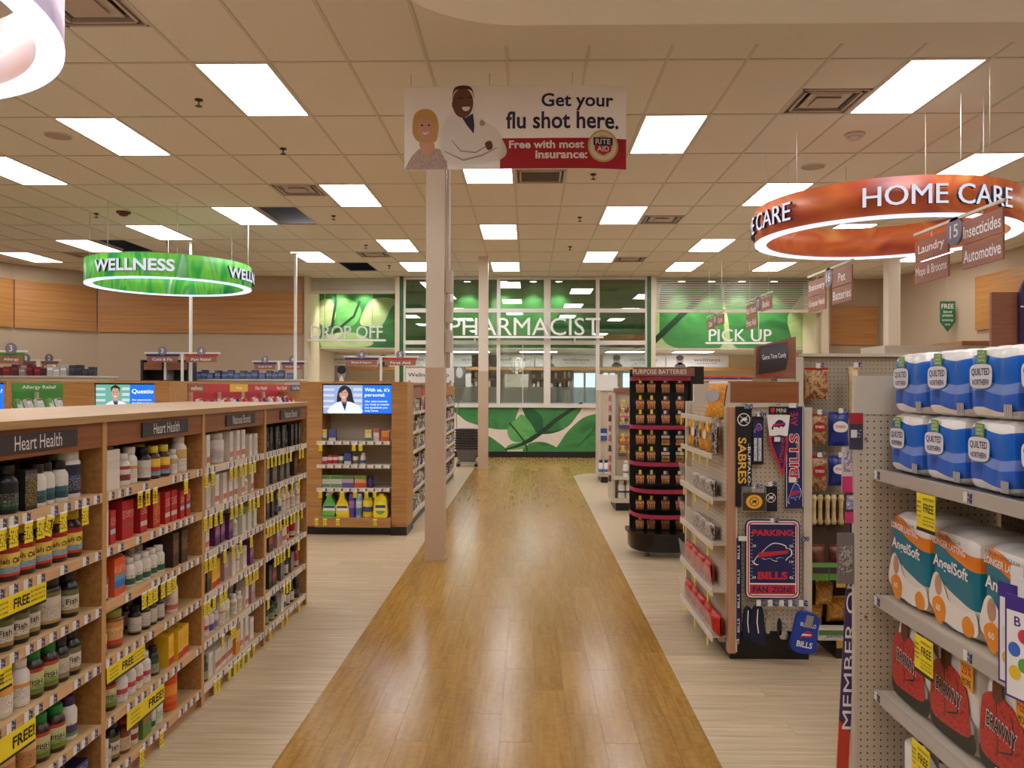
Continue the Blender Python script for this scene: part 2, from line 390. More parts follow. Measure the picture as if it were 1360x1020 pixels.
# ---- ceiling
CT = mat('ceiling tile', (224, 216, 202), .9, var=.03, scale=60, spec=.1)
TB = mat('ceiling grid', (204, 194, 178), .6, var=.02)
DARK = mat('plenum dark', (60, 50, 42), .9)
VENT = mat('vent metal', (186, 168, 152), .5)
ceiling = struct('ceiling', MB().box(-11.2, 9, -3, 23, CEIL + .5, CEIL + .6), DARK, 'suspended ceiling of beige tiles in a metal grid')
LIGHTS = [(-6, 0), (3, 0), (-9, 1), (0, 1), (-12, 2), (-3, 2), (6, 2), (-6, 3), (3, 3), (-9, 4), (0, 4), (-12, 5), (-3, 5), (6, 5),
          (-15, 6), (-6, 6), (3, 6), (-18, 7), (-9, 7), (0, 7), (10, 7), (-6, 8), (-3, 8), (3, 8), (6, 8),
          (-9, -2), (-6, -3), (-12, -1), (9, 1), (9, 4), (-15, 3), (-6, -5), (-9, -5), (-12, -4), (-15, 0), (-4, -3)]  # closing entries include unseen fill panels added to light the near shelves
HOLES = [(-8, 4), (-14, 6), (-8, 8), (5, 6)]
VENTS = [(-7, 3, 0), (2, 0, 1), (-7, -1, 0), (-2, 2, 1), (1, 4, 1), (1, 7, 1), (-7, 7, 0), (-16, 7, 0)]
vd = {(c, r): h for c, r, h in VENTS}
R0, R1, C0, C1 = -7, 10, -20, 13
tfull = MB().box(.004, GW - .004, .004, GL - .004, .006, .022).mesh('ceiling_tile', CT)
thalf = MB().box(.004, GW - .004, .004, GL / 2 - .004, .006, .022).mesh('ceiling_tile', CT)
cells = []
for r in range(R0, R1):
    for c in range(C0, C1):
        if (c, r) in LIGHTS or (c, r) in HOLES: continue
        x, y = GX0 + c * GW, GY0 + r * GL
        cx, cy = x + GW / 2, y + GL / 2
        ar = -1
        if y > 2.4:
            a = proj((cx, cy, CEIL))
            if -60 < a[0] < 1420 and a[1] > -60: ar = 1 / a[2] ** 3
        cells.append((ar, c, r, x, y))
cells.sort(reverse=True)
rest = MB()
for k, (ar, c, r, x, y) in enumerate(cells):
    half = (c, r) in vd
    yy = y + (GL / 2 if half and vd[(c, r)] == 0 else 0)
    if k < 285 and ar > 0: ob('ceiling_tile', thalf if half else tfull, ceiling, (x, yy, CEIL))
    else: rest.box(x + .004, x + GW - .004, yy + .004, yy + (GL / 2 if half else GL) - .004, CEIL + .006, CEIL + .022)
o = ob('ceiling_tile_field', rest.mesh('ceiling_tile_field', CT), ceiling); o['kind'] = 'stuff'; o['label'] = 'remaining ceiling tiles'
xa, xb, ya, yb = GX0 + C0 * GW, GX0 + C1 * GW, GY0 + R0 * GL, GY0 + R1 * GL
for c in range(C0, C1 + 1): boxp('grid_bar', ceiling, TB, GX0 + c * GW - .012, GX0 + c * GW + .012, ya, yb, CEIL, CEIL + .007)
for r in range(R0, R1 + 1): boxp('grid_bar', ceiling, TB, xa, xb, GY0 + r * GL - .012, GY0 + r * GL + .012, CEIL - .0004, CEIL + .0066)
# lamps
LPAN = emis('lamp diffuser', (250, 250, 255), LAMP)
LFR = mat('lamp frame', (214, 198, 182), .5)
fr = MB().box(.012, GW - .012, .012, .03, .0, .06).box(.012, GW - .012, GL - .03, GL - .012, 0, .06).box(.012, .03, .03, GL - .03, 0, .06).box(GW - .03, GW - .012, .03, GL - .03, 0, .06).mesh('frame', LFR)
df = MB().box(.03, GW - .03, .03, GL - .03, .002, .02).mesh('diffuser', LPAN)
rows = {}
for c, r in sorted(LIGHTS): rows.setdefault(r, []).append(c)
def inview(c, r):
    if GY0 + r * GL < 3: return False
    p = [proj((GX0 + (c + a) * GW, GY0 + (r + b) * GL, CEIL)) for a in (0, 1) for b in (0, 1)]
    return any(-5 < q[0] < 1365 and q[1] > 0 for q in p)
for r, cs in rows.items():
    vis = [c for c in cs if inview(c, r)]
    for c in cs:
        if c in vis and len(vis) > 1: lab = 'white ceiling light panel, %s from left in the %s row of panels' % (ORD[vis.index(c)], ORD[max(r, 0)])
        elif c in vis: lab = 'white ceiling light panel, alone in view in the %s row of panels' % ORD[max(r, 0)]
        else: lab = 'white ceiling light panel over the store, outside the frame, some added as fill'
        t = thing('ceiling_light', lab, 'light', (GX0 + c * GW, GY0 + r * GL, CEIL), group='ceiling light panels')
        ob('frame', fr, t); ob('diffuser', df, t)
# vents
vnames = {(-7, 3): 'square ceiling diffuser left of the white column', (2, 0): 'square ceiling diffuser beside the large right light panel',
          (-7, -1): 'large ceiling diffuser at the top left corner', (-2, 2): 'dark return grille in ceiling below the flu shot banner',
          (1, 4): 'small ceiling diffuser right of the centre light panel', (1, 7): 'far ceiling diffuser above the pharmacist window',
          (-7, 7): 'far ceiling diffuser above the drop off counter', (-16, 7): 'ceiling diffuser above the left wellness ring'}
for c, r, h in VENTS:
    t = thing('ceiling_vent', vnames[(c, r)], 'vent', (GX0 + c * GW, GY0 + r * GL + h * GL / 2, CEIL), group='ceiling vents')
    g = GL / 2
    boxp('duct_box', t, DARK, .03, GW - .03, .03, g - .03, .08, .1)
    m = MB()
    for a in (.012, .06):
        m.box(a, GW - a, a, a + .022, 0, .03).box(a, GW - a, g - a - .022, g - a, 0, .03).box(a, a + .022, a, g - a, 0, .03).box(GW - a - .022, GW - a, a, g - a, 0, .03)
    ob('frame', m.mesh('frame', VENT), t)
    if (c, r) == (-2, 2):
        for k in range(14): boxp('slat', t, mat('grille slat', (96, 78, 64), .6), .05, GW - .05, .08 + k * .033, .1 + k * .033, .01, .02)
    else:
        ob('cone', MB().box(.13, GW - .13, .13, g - .13, .012, .02).mesh('cone', VENT), t)
        ob('cone', MB().box(.2, GW - .2, .2, g - .2, -.004, .004).mesh('cone', VENT), t)
# sprinklers, detectors, speakers on the ceiling
DKM = mat('dark brass', (70, 52, 40), .4, .5)
def ceil_pt(px, py):
    d = ray(px, py); t = 2.494 / d[2]; return (d[0] * t, d[1] * t)
for k, (px, py, wh) in enumerate([(264, 136, 'beside the large left light panel'), (376, 201, 'in front of the left square diffuser'), (443, 290, 'above the column, left of it'),
                              (788, 235, 'just right of the return grille'), (770, 292, 'in the centre of the ceiling'), (757, 331, 'near the pharmacist window, centre'),
                              (486, 329, 'over the drop off counter aisle'), (517, 356, 'right above the drop off shutter'), (128, 287, 'beside the red detector'), (223, 325, 'above the wellness ring')]):
    x, y = ceil_pt(px, py - 3)
    t = thing('sprinkler_head', 'small dark sprinkler head on the ceiling ' + wh, 'sprinkler', (x, y, CEIL), group='sprinkler heads')
    ob('escutcheon', MB().lathe([(.012, -.012), (.035, -.004), (.035, .006)], 12).mesh('escutcheon', DKM), t)
    ob('deflector', MB().lathe([(.006, -.012), (.006, -.05), (.03, -.052), (.03, -.056), (.004, -.058)], 10).mesh('deflector', DKM), t)
GRIL = mat('speaker grille', (176, 156, 138), .7, var=.12, scale=300)
for px, py, lab in ((78, 181, 'round flush ceiling speaker grille at left'), (1080, 222, 'round flush ceiling speaker grille above the orange ring')):
    x, y = ceil_pt(px, py); t = thing('ceiling_speaker', lab, 'speaker', (x, y, CEIL), group='ceiling speakers')
    ob('grille', MB().lathe([(.001, -.006), (.1, -.006), (.115, -.003)], 24).mesh('grille', GRIL), t)
    ob('rim', MB().lathe([(.115, -.004), (.13, -.002), (.13, .006), (.115, .006)], 24, cap=False).mesh('rim', TB), t)
for px, py, lab, m in ((1135, 181, 'white dome smoke detector on the ceiling at right', TB), (164, 284, 'reddish round detector on the ceiling at left', mat('red detector', (120, 44, 36), .5))):
    x, y = ceil_pt(px, py - 2); t = thing('smoke_detector', lab, 'detector', (x, y, CEIL))
    ob('base', MB().lathe([(.09, -.02), (.1, .006)], 20).mesh('base', m), t); ob('dome', MB().lathe([(.01, -.06), (.05, -.05), (.07, -.02)], 16).mesh('dome', m), t)

# ---- dropped gypsum cloud near the viewpoint
GYP = mat('gypsum', (250, 248, 244), .8, var=.02)
def cloud():
    pts = [(9, -2.9), (9, 4.83)]
    for k in range(13):
        a = PI / 2 + (PI / 2) * k / 12; pts.append((-.05 + .78 * math.cos(a), 4.05 + .78 * math.sin(a)))
    pts.append((-.83, -2.9)); return pts
cz = EYE + 2.2
trim = tag(ob('trim_1', MB().slab(cloud(), cz, cz + .1).mesh('trim_1', GYP)), 'white dropped ceiling cloud with rounded corner overhead', 'trim', None, 'structure')
for k, (x, y) in enumerate(((.9, .6), (-.3, -1.8), (2.6, 2.8), (3.4, -1.2), (5.6, 2.0))):  # unseen panels added to brighten the cloud and the near aisle
    t = thing('ceiling_light', 'added fill light panel set in the dropped ceiling cloud, outside the frame', 'light', (x, y, cz - .02), group='added fill panels in the cloud')
    ob('frame', fr, t); ob('diffuser', df, t)
tag(ob('trim_2', MB().box(-.75, 8.6, 4.86, 5.78, CEIL - .006, CEIL - .001).mesh('trim_2', CT)), 'plain gypsum border strip of the ceiling beside the cloud', 'trim', None, 'structure')

# ---- walls
def wallseg(mb, a, b, th, z0, z1, side=1):
    dx, dy = b[0] - a[0], b[1] - a[1]; l = math.hypot(dx, dy); nx, ny = -dy / l * th * side, dx / l * th * side
    pts = [a, b, (b[0] + nx, b[1] + ny), (a[0] + nx, a[1] + ny)]
    if side < 0: pts = pts[::-1]
    mb.slab(pts, z0, z1)
A0, A1, A2, A3, A4 = (-5.06, 17.9), (-9.45, 17.3), (-10.5, 16.0), (-10.95, 14.2), (-10.95, -3)
def wall(name, segs, label, band=None):
    mb = MB()
    for a, b in segs: wallseg(mb, a, b, .2, 0, CEIL + .3, -1)
    o = struct(name, mb, BEIGEW, label)
    if band:
        for a, b, z0, z1 in band:
            m = MB(); wallseg(m, a, b, .05, z0, z1, 1); ob('wood_panel', m.mesh('wood_panel', WALLW), o)
    return o
wall('wall_back', [(A0, A1)], 'beige back wall left of the drop off counter with a wood band', [((-5.1, 17.895), (-9.43, 17.303), 2.76, 3.7)])
wall('wall_corner', [(A1, A2), (A2, A3)], 'angled beige wall at the far left corner with wood panels', [((-9.48, 17.26), (-10.48, 16.02), 2.76, 3.74), ((-10.505, 15.98), (-10.94, 14.24), 2.76, 3.74)])
wall('wall_left', [(A3, A4)], 'beige left side wall of the store')
B0, B1, B2, B3 = (8.6, -3), (8.6, 15.5), (7.95, 18.3), (6.72, 18.3)
wall('wall_right', [(B0, B1)], 'beige right side wall with a wood band', [((8.595, 12.5), (8.595, 15.45), 2.68, 3.7)])
wall('wall_alcove', [(B1, B2), (B2, B3), ((6.72, 18.3), (6.72, 17.9))], 'beige wall at the far right beside the pick up counter', [((7.9, 18.295), (6.76, 18.295), 2.56, 3.42)])
wall('wall_front', [((-10.95, -3), (8.6, -3))], 'plain store wall behind the viewpoint')

# ================================================================== PHARMACY FRONT
G1, G2, G3, G4 = (44, 122, 62), (78, 158, 84), (150, 190, 120), (28, 84, 46)
LEAF1 = mottle('leaf mid', [(38, 104, 54), (66, 136, 72), (50, 118, 60)], (1.2, 1, 2.5)); LEAF2 = mottle('leaf bright', [(60, 140, 70), (104, 172, 92), (74, 154, 80)], (1.5, 1, 2.5))
LEAF3 = mottle('leaf pale', [(158, 190, 128), (186, 206, 150), (150, 184, 118)], (1.5, 1, 2.5)); LEAF4 = mottle('leaf dark', [(16, 72, 36), (34, 100, 52), (24, 84, 44)], (1.2, 1, 2.5))
MUR = mat('mural cream', (222, 206, 190), .6); STEM = mat('stem dark', (24, 58, 34), .6)
PWALL = mat('pharmacy wall', (214, 200, 172), .7)
FRM = mat('window frame', (216, 208, 196), .45)
GLS = glass('window glass', (236, 244, 240), 0, .10)
FROST = frosted('frosted film', (206, 206, 204), .72)
xL, xR = PX(536, YP), PX(859, YP)
low = tag(thing('wall_pharmacy', '', ''), 'low pharmacy counter wall printed with green leaves', 'wall', None, 'structure')
boxp('counter_wall', low, MUR, -5.06, 6.7, YP, YP + .15, .0, 1.12)
tag(ob('baseboard_back', MB().box(-5.06, 6.7, YP - .02, YP, 0, .135).mesh('baseboard_back', BLACK)), 'black baseboard under the leaf mural', 'baseboard', None, 'structure')
boxp('sill', low, FRM, xL - .1, xR + .1, YP - .06, YP + .3, 1.12, 1.2)
def qm(cx, cy):
    px, py = 580 + cx / 4.858, 430 + cy / 4.858; p = P(px, py, YP); return (p[0], p[2])
def leafm(pts, m, th, n=5): flat(low, 'leaf_print', [(a, max(.137, min(1.118, b))) for a, b in (spline([qm(*p) for p in pts], n) if n else [qm(*p) for p in pts])], m, YP, th)
leafm([(60, 515), (300, 512), (517, 515), (512, 600), (480, 672), (400, 682), (300, 662), (200, 632), (150, 595)], LEAF1, .002)
leafm([(565, 515), (760, 512), (935, 516), (900, 600), (820, 680), (710, 712), (620, 690), (572, 600)], LEAF4, .0015)
leafm([(600, 515), (760, 512), (935, 516), (900, 600), (830, 672), (700, 690), (680, 600)], LEAF1, .002)
leafm([(515, 612), (560, 588), (640, 702), (600, 745), (540, 765), (480, 750), (455, 692), (480, 645)], LEAF2, .0025)
leafm([(1120, 560), (1030, 580), (940, 610), (850, 690), (800, 760), (768, 826), (900, 832), (1120, 830)], LEAF1, .002)
leafm([(560, 828), (600, 772), (690, 764), (775, 800), (740, 830)], LEAF1, .0022)
leafm([(200, 690), (320, 718), (400, 768), (455, 826), (330, 832), (200, 830)], LEAF1, .002)
leafm([(440, 812), (480, 776), (560, 770), (580, 800), (520, 810)], LEAF2, .0026)
for k in range(5): flat(low, 'leaf_vein', stroke([qm(900 + 24 * k, 800 - 20 * k), qm(960 + 22 * k, 740 - 26 * k), qm(1030, 700 - 30 * k)], .012), LEAF4, YP, .0028)
flat(low, 'stem_print', stroke([qm(440, 812), qm(520, 790), qm(600, 752), qm(690, 690), qm(770, 620), qm(860, 560), qm(940, 514)], [.03, .06, .1, .1, .09, .08, .08]), STEM, YP, .0032)
flat(low, 'stem_print', stroke([qm(470, 640), qm(520, 700), qm(570, 765), qm(585, 822)], .035), STEM, YP, .003)

win = tag(thing('window_1', '', ''), 'large gridded glass window wall of the pharmacy', 'window', None, 'structure')
vx = [PX(p, YP) for p in (536, 599.5, 662, 726.5, 793.5, 859)]; vz = [1.2] + [PZ(p, YP) for p in (455, 412.5)] + [PZ(370, YP)]
for i, x in enumerate(vx): boxp('mullion', win, FRM, x - (.075 if i == 3 else .04), x + (.075 if i == 3 else .04), YP - .05, YP + .05, 1.2, CEIL)
for z in vz[1:3]: boxp('transom', win, FRM, vx[0], vx[-1], YP - .04, YP + .04, z - .045, z + .045)
boxp('transom', win, FRM, vx[0], vx[-1], YP - .04, YP + .04, CEIL - .06, CEIL)
for i in range(5):
    for j in range(3): boxp('pane', win, GLS, vx[i] + .03, vx[i + 1] - .03, YP + .005, YP + .012, vz[j] + .03, vz[j + 1] - .03)
    boxp('frosted_strip', win, FROST, vx[i] + .04, vx[i + 1] - .04, YP + .02, YP + .024, 1.2, PZ(514, YP))
    boxp('glazing_bead', win, FRM, (vx[i] + vx[i + 1]) / 2 - .008, (vx[i] + vx[i + 1]) / 2 + .008, YP - .004, YP + .02, 1.2, vz[1]) if i in (0, 2) else None
# piers beside the window: cream posts and green strips
for n, (a, b, m, lab) in enumerate([(405, 411, PWALL, 'cream post left of the drop off opening'), (525, 531, PWALL, 'cream post right of the drop off opening'), (531, 536, LEAF4, 'dark green strip left of the pharmacist window'),
                        (859, 864, LEAF4, 'dark green strip right of the pharmacist window'), (864, 870, PWALL, 'cream post left of the pick up opening'), (1091, 1099, PWALL, 'cream post right of the pick up opening')]):
    tag(ob('trim_%d' % (n + 3), MB().box(PX(a, YP), PX(b, YP), YP - .08, YP + .1, 0 if m is PWALL else 1.1, CEIL).mesh('trim', m)), lab, 'trim', None, 'structure')
# soffit with leaf mural behind the openings
YS = 19.0
sof = tag(thing('wall_soffit', '', ''), 'inner pharmacy soffit wall printed with large green leaves', 'wall', None, 'structure')
zs = PZ(462, YS)
boxp('soffit_board', sof, LEAF4, -5.3, 7.3, YS, YS + .2, zs, CEIL + .3)
boxp('soffit_underside', sof, WHITE, -5.3, 7.3, YS, 23, zs - .02, zs)
def lf(px_pts, m, th, n=5):
    pts = [(P(a, b, YS)[0], P(a, b, YS)[2]) for a, b in px_pts]; pts = spline(pts, n) if n else pts
    flat(sof, 'leaf_print', [(a, max(zs + .005, min(CEIL - .01, b))) for a, b in pts], m, YS, th)
lf([(424, 372), (560, 372), (560, 462), (424, 462)], LEAF1, .002, 0)
lf([(478, 428), (494, 398), (526, 398), (518, 412), (506, 434), (492, 434)], LEAF3, .006); lf([(446, 434), (450, 400), (466, 398), (480, 412), (470, 432)], LEAF2, .005)
lf([(424, 402), (440, 398), (446, 420), (436, 434), (424, 428)], LEAF3, .006); lf([(430, 446), (470, 442), (496, 456), (470, 463), (430, 463)], LEAF3, .004)
flat(sof, 'stem_print', stroke([(P(a, b, YS)[0], P(a, b, YS)[2]) for a, b in ((444, 372), (446, 400), (441, 434))], .06), STEM, YS, .008)
flat(sof, 'stem_print', stroke([(P(a, b, YS)[0], P(a, b, YS)[2]) for a, b in ((441, 444), (470, 420), (478, 400))], .06), STEM, YS, .008)
lf([(560, 372), (640, 372), (600, 430), (560, 455)], LEAF1, .003); lf([(640, 372), (760, 372), (740, 420), (680, 460), (600, 462)], LEAF1, .004); lf([(770, 372), (860, 372), (850, 440), (790, 462), (750, 430)], LEAF1, .005)
lf([(866, 372), (1100, 372), (1100, 462), (866, 462)], LEAF3, .002, 0)
lf([(884, 372), (950, 372), (960, 420), (956, 462), (900, 462), (880, 450), (876, 430)], LEAF1, .005); lf([(970, 372), (1070, 372), (1046, 420), (1048, 462), (980, 462), (968, 430)], LEAF1, .006)
flat(sof, 'stem_print', stroke([(P(a, b, YS)[0], P(a, b, YS)[2]) for a, b in ((950, 380), (905, 418), (866, 456))], .13), STEM, YS, .009)
# recessed downlights over the mural
CAN = emis('can light', (255, 244, 224), 14)
for k, px in enumerate((445, 480, 620, 669, 708, 742, 905, 945, 985, 1028)):
    x = PX(px, YS - .35)
    t = thing('downlight', 'round recessed downlight over the green mural, %s from left' % ORD[k], 'light', (x, YS - .35, CEIL - .002), group='downlights over the mural')
    ob('rim', MB().lathe([(.075, -.01), (.1, -.006), (.1, .0), (.075, .0)], 20, cap=False).mesh('rim', WHITE), t)
    ob('lens', MB().lathe([(.001, -.006), (.075, -.006), (.075, .0)], 20).mesh('lens', CAN), t)
    ld = bpy.data.lights.new('downlight_beam', 'SPOT'); ld.energy = 60; ld.spot_size = 1.5; ld.spot_blend = .6; ld.color = (1, .93, .78); ld.shadow_soft_size = .06
    lo = bpy.data.objects.new('downlight_beam', ld); C.objects.link(lo); lo.parent = t; lo.location = (0, 0, -.03); lo.rotation_euler = (.25, 0, 0)
# interior room
tag(ob('wall_dispensary', MB().box(-5.3, 7.3, 22.6, 22.8, 0, 4).box(-5.35, -5.15, 17.95, 22.6, 0, 4).box(7.1, 7.3, 18.5, 22.6, 0, 4).mesh('w', PWALL)), 'pale back wall inside the dispensary', 'wall', None, 'structure')
tag(ob('wall_partition', MB().box(PX(424, 18.98) - .3, PX(424, 18.98), 18.1, 18.98, 0, CEIL).box(PX(1066, 18.98), PX(1066, 18.98) + .3, 18.1, 18.98, 0, CEIL).mesh('w', PWALL)), 'cream side returns of the pharmacy openings', 'wall', None, 'structure')
INL = emis('dispensary lamp', (250, 250, 255), 13)
for k, px in enumerate((560, 625, 715, 830, 920)):
    x = PX(px, 20); t = thing('ceiling_light', 'ceiling light panel inside the dispensary, %s from left' % ORD[k], 'light', (x, 20.0, zs - .03), group='dispensary light panels')
    boxp('frame', t, WHITE, -.5, .5, -.3, .3, -.02, .01); boxp('diffuser', t, INL, -.46, .46, -.27, .27, -.026, -.02)
SB = mat('sign band grey', (206, 204, 200), .6); SKD = mat('grey portrait', (84, 78, 76), .7); SKL = mat('grey portrait skin', (150, 140, 134), .7)
GLET = mat('grey lettering', (120, 114, 112), .6)
ys = 21.0
zb0, zb1 = PZ(487, ys), PZ(471.5, ys)
for k, px in enumerate((448, 532, 618, 668, 752, 842, 926)):
    x = PX(px, ys); hw = PX(px + 42, ys) - x
    t = thing('wellness_sign', 'grey wellness sign with a portrait above dispensary shelves, %s from left' % ORD[k], 'sign', (x, ys, zb0), group='dispensary signs')
    boxp('board', t, SB, -hw + .01, hw - .01, 0, .04, 0, zb1 - zb0)
    h = zb1 - zb0
    flat(t, 'portrait_print', ell(-hw * .55, h * .58, .09, .13), SKL, -.001); flat(t, 'portrait_print', spline([(-hw * .55 - .12, 0), (-hw * .55 - .1, .08), (-hw * .55, .12), (-hw * .55 + .1, .08), (-hw * .55 + .14, 0)], 4), SKD, -.001)
    flat(t, 'portrait_print', ell(-hw * .55, h * .78, .1, .07), SKD, -.002)
    text(t, 'wellness', hw * .3, h * .62, hw * .85, h * .26, GLET, -.001); text(t, 'by Rite Aid', hw * .3, h * .3, hw * .6, h * .14, GLET, -.001)
tag(boxp('wood_rail', None, WOOD, -5, 7, ys - .02, ys + .1, zb0 - .09, zb0 - .01), 'wood rail below the dispensary wellness signs', 'rail')
SHM = mat('dispensary shelf', (120, 116, 110), .5); WBOT = mat('white plastic', (230, 228, 222), .35); ABOT = mat('amber plastic', (150, 84, 36), .3)
for k, (pa, pb) in enumerate(((622, 660), (705, 760))):
    x0, x1 = PX(pa, 21.6), PX(pb, 21.6)
    t = thing('dispensary_shelving', 'grey shelving with medicine bottles in the dispensary, %s' % ('behind the far column' if k == 0 else 'right of centre'), 'shelf', (x0, 21.6, 0), group='dispensary shelving')
    for j in range(6): boxp('shelf', t, SHM, 0, x1 - x0, 0, .3, .55 + .25 * j, .57 + .25 * j)
    boxp('back', t, mat('shelf back', (92, 84, 76), .7), 0, x1 - x0, .3, .32, .3, 2.05)
    for x in (0, x1 - x0): boxp('upright', t, SHM, x - .015, x + .015, 0, .32, 0, 2.05)
    for j in range(6):
        n = int((x1 - x0) / .12)
        for i in range(n):
            h_ = random.uniform(.1, .19); zz = .57 + .25 * j
            if random.random() < .2 or zz + h_ < 1.4: continue
            b = ob('medicine_bottle', MB().lathe([(.038, 0), (.04, h_ * .75), (.026, h_ * .82), (.03, h_)], 8).mesh('medicine_bottle', WBOT if random.random() < .75 else ABOT), None, (x0 + .08 + i * .12, 21.7, zz))
            tag(b, 'small medicine bottle on the %s dispensary shelving' % ('left' if k == 0 else 'right'), 'bottle', 'medicine bottles on %s dispensary shelving' % ('left' if k == 0 else 'right'))
DAY = emis('daylight pane', (196, 222, 250), 1.6)
for k, (pa, pb) in enumerate(((761, 792), (800, 818), (826, 852))):
    x0, x1, z0, z1 = PX(pa, 22.5), PX(pb, 22.5), .9, PZ(494, 22.5)
    t = tag(ob('window_%d' % (k + 2), None, None, ((x0 + x1) / 2, 22.55, z0)), 'bright daylit window in the dispensary back wall, %s from left' % ORD[k], 'window', None, 'structure')
    h = (x1 - x0) / 2
    boxp('pane', t, DAY, -h, h, 0, .02, 0, z1 - z0)
    for x in (-h, 0, h): boxp('window_frame', t, WHITE, x - .03, x + .03, -.03, .03, 0, z1 - z0)
    for z in (0, z1 - z0): boxp('window_frame', t, WHITE, -h, h, -.03, .03, z - .03, z + .03)
# portrait poster and fan, seen through the openings
t = thing('portrait_poster', 'black and white portrait poster in the drop off window', 'poster', (PX(453.5, 18.6), 18.6, 0))
pz0, pz1 = PZ(509, 18.6), PZ(486, 18.6); w2 = PX(463, 18.6) - PX(453.5, 18.6)
boxp('board', t, mat('poster grey', (120, 110, 104), .6), -w2, w2, 0, .03, pz0 - .6, pz1)
flat(t, 'portrait_print', ell(0, (pz0 + pz1) / 2 + .02, w2 * .55, .16), mat('portrait tone', (168, 150, 138), .6), -.001); flat(t, 'portrait_print', ell(0, pz1 - .1, w2 * .62, .1), mat('portrait hair', (40, 34, 32), .6), -.002)
flat(t, 'portrait_print', ell(-.05, (pz0 + pz1) / 2 + .04, .03, .012), BLACK, -.003); flat(t, 'portrait_print', ell(.05, (pz0 + pz1) / 2 + .04, .03, .012), BLACK, -.003)
flat(t, 'portrait_print', [(-.02, pz0 + .16), (.02, pz0 + .16), (.07, pz0 + .02), (-.07, pz0 + .02)], LETW, -.003)
t = thing('wall_monitor', 'dark portrait poster beside a doorway behind the pharmacist glass', 'poster', (PX(610, 20.6), 20.6, 0))
boxp('board', t, mat('poster dark', (64, 60, 60), .5), -.16, .16, 0, .03, 1.55, PZ(487, 20.6)); flat(t, 'portrait_print', ell(.0, 1.95, .09, .14), SKL, -.001)
t = thing('doorway_panel', 'bright white doorway inside the dispensary', 'door', (PX(619, 21.2), 21.2, 0)); boxp('panel', t, WHITE, -.13, .13, 0, .04, 0, PZ(489, 21.2)); boxp('jamb', t, SHM, -.16, -.13, -.02, .06, 0, PZ(488, 21.2))
FANC = glass('cage', (200, 200, 200), .3, .2)
t = thing('desk_fan', 'white caged desk fan on a cabinet behind the pharmacist glass', 'fan', (PX(686, 20.2), 20.2, 0))
fz = PZ(485, 20.2); boxp('cabinet', t, mat('pale cabinet', (186, 178, 166), .6), -.3, .3, .0, .4, 0, PZ(497, 20.2))
m = MB()
for r_ in (.05, .1, .15, .19): m.tube([(r_ * math.cos(a * PI / 10), -.08, fz + r_ * math.sin(a * PI / 10)) for a in range(21)], .005, 4)
for a in range(12): m.tube([(0, -.09, fz), (.19 * math.cos(a * PI / 6), -.07, fz + .19 * math.sin(a * PI / 6))], .004, 4)
ob('cage', m.mesh('cage', WHITE), t); flat(t, 'hub', ell(0, fz, .05, .05), WHITE, -.09, .02)
for a in range(3): flat(t, 'blade', [(0 + .16 * math.cos(2.1 * a + d) * s_, fz + .16 * math.sin(2.1 * a + d) * s_) for d, s_ in ((0, .2), (-.4, 1), (.4, 1))], mat('fan blade', (206, 204, 200), .4), -.05, .004)
boxp('stand', t, WHITE, -.03, .03, .0, .05, PZ(497, 20.2), fz)
# shutters
SLAT = mat('shutter slat', (176, 168, 152), .4, .3)
for nm, pa, pb, py, lab, gap in (('a', 411, 525, 390, 'half rolled metal shutter above the drop off counter', 0), ('b', 870, 1091, 415, 'half lowered open grille shutter above the pick up counter', 1)):
    x0, x1 = PX(pa, YP), PX(pb, YP); z0 = PZ(py, YP)
    t = thing('roller_shutter', lab, 'shutter', ((x0 + x1) / 2, YP + .02, z0)); h = (x1 - x0) / 2; m = MB(); z = .06
    while z < CEIL - z0 - .02: m.box(-h, h, -.012 if gap else -.02, .012, z, z + (.028 if gap else .044)); z += .05 if gap else .05
    o = ob('slats', m.mesh('slats', SLAT), t); o['kind'] = 'stuff'
    boxp('bottom_bar', t, CREAM, -h, h, -.03, .03, 0, .06)
    for x in (-h, h): boxp('guide_rail', t, CREAM, x - .03, x + .03, -.04, .04, 0, CEIL - z0)
# letters in front
for s_, pa, pb, ya_, yb_, lab in (('DROP OFF', 413, 508, 433, 450, 'raised white DROP OFF lettering on a bar'), ('PHARMACIST', 597, 797, 422, 445.5, 'raised white PHARMACIST lettering across the window'), ('PICK UP', 941, 1024, 437, 453, 'raised white PICK UP lettering on a bar')):
    yy = YP - .16; x0, x1 = PX(pa, yy), PX(pb, yy); z0, z1 = PZ(yb_, yy), PZ(ya_, yy)
    t = thing('counter_sign', lab, 'sign', ((x0 + x1) / 2, yy, z0), group='raised counter names')
    text(t, s_, 0, (z1 - z0) / 2, x1 - x0, z1 - z0, LETW, 0, ext=.04, bold=0.0, name='raised_letters')
    boxp('base_bar', t, LETW, -(x1 - x0) / 2 - .07, (x1 - x0) / 2 + .07, -.04, .02, -.06, -.015)
    for x in (-(x1 - x0) / 3, (x1 - x0) / 3):
        if s_ == 'PHARMACIST': boxp('bracket', t, FRM, x - .015, x + .015, .0, .125, -.16, -.03)
        else: ob('hanger_rod', MB().tube([(x, .0, -.03), (x, .15, .02), (x, .15, PZ(390 if s_[0] == 'D' else 415, YP) - z0 + .01)], .006, 5).mesh('hanger_rod', FRM), t)

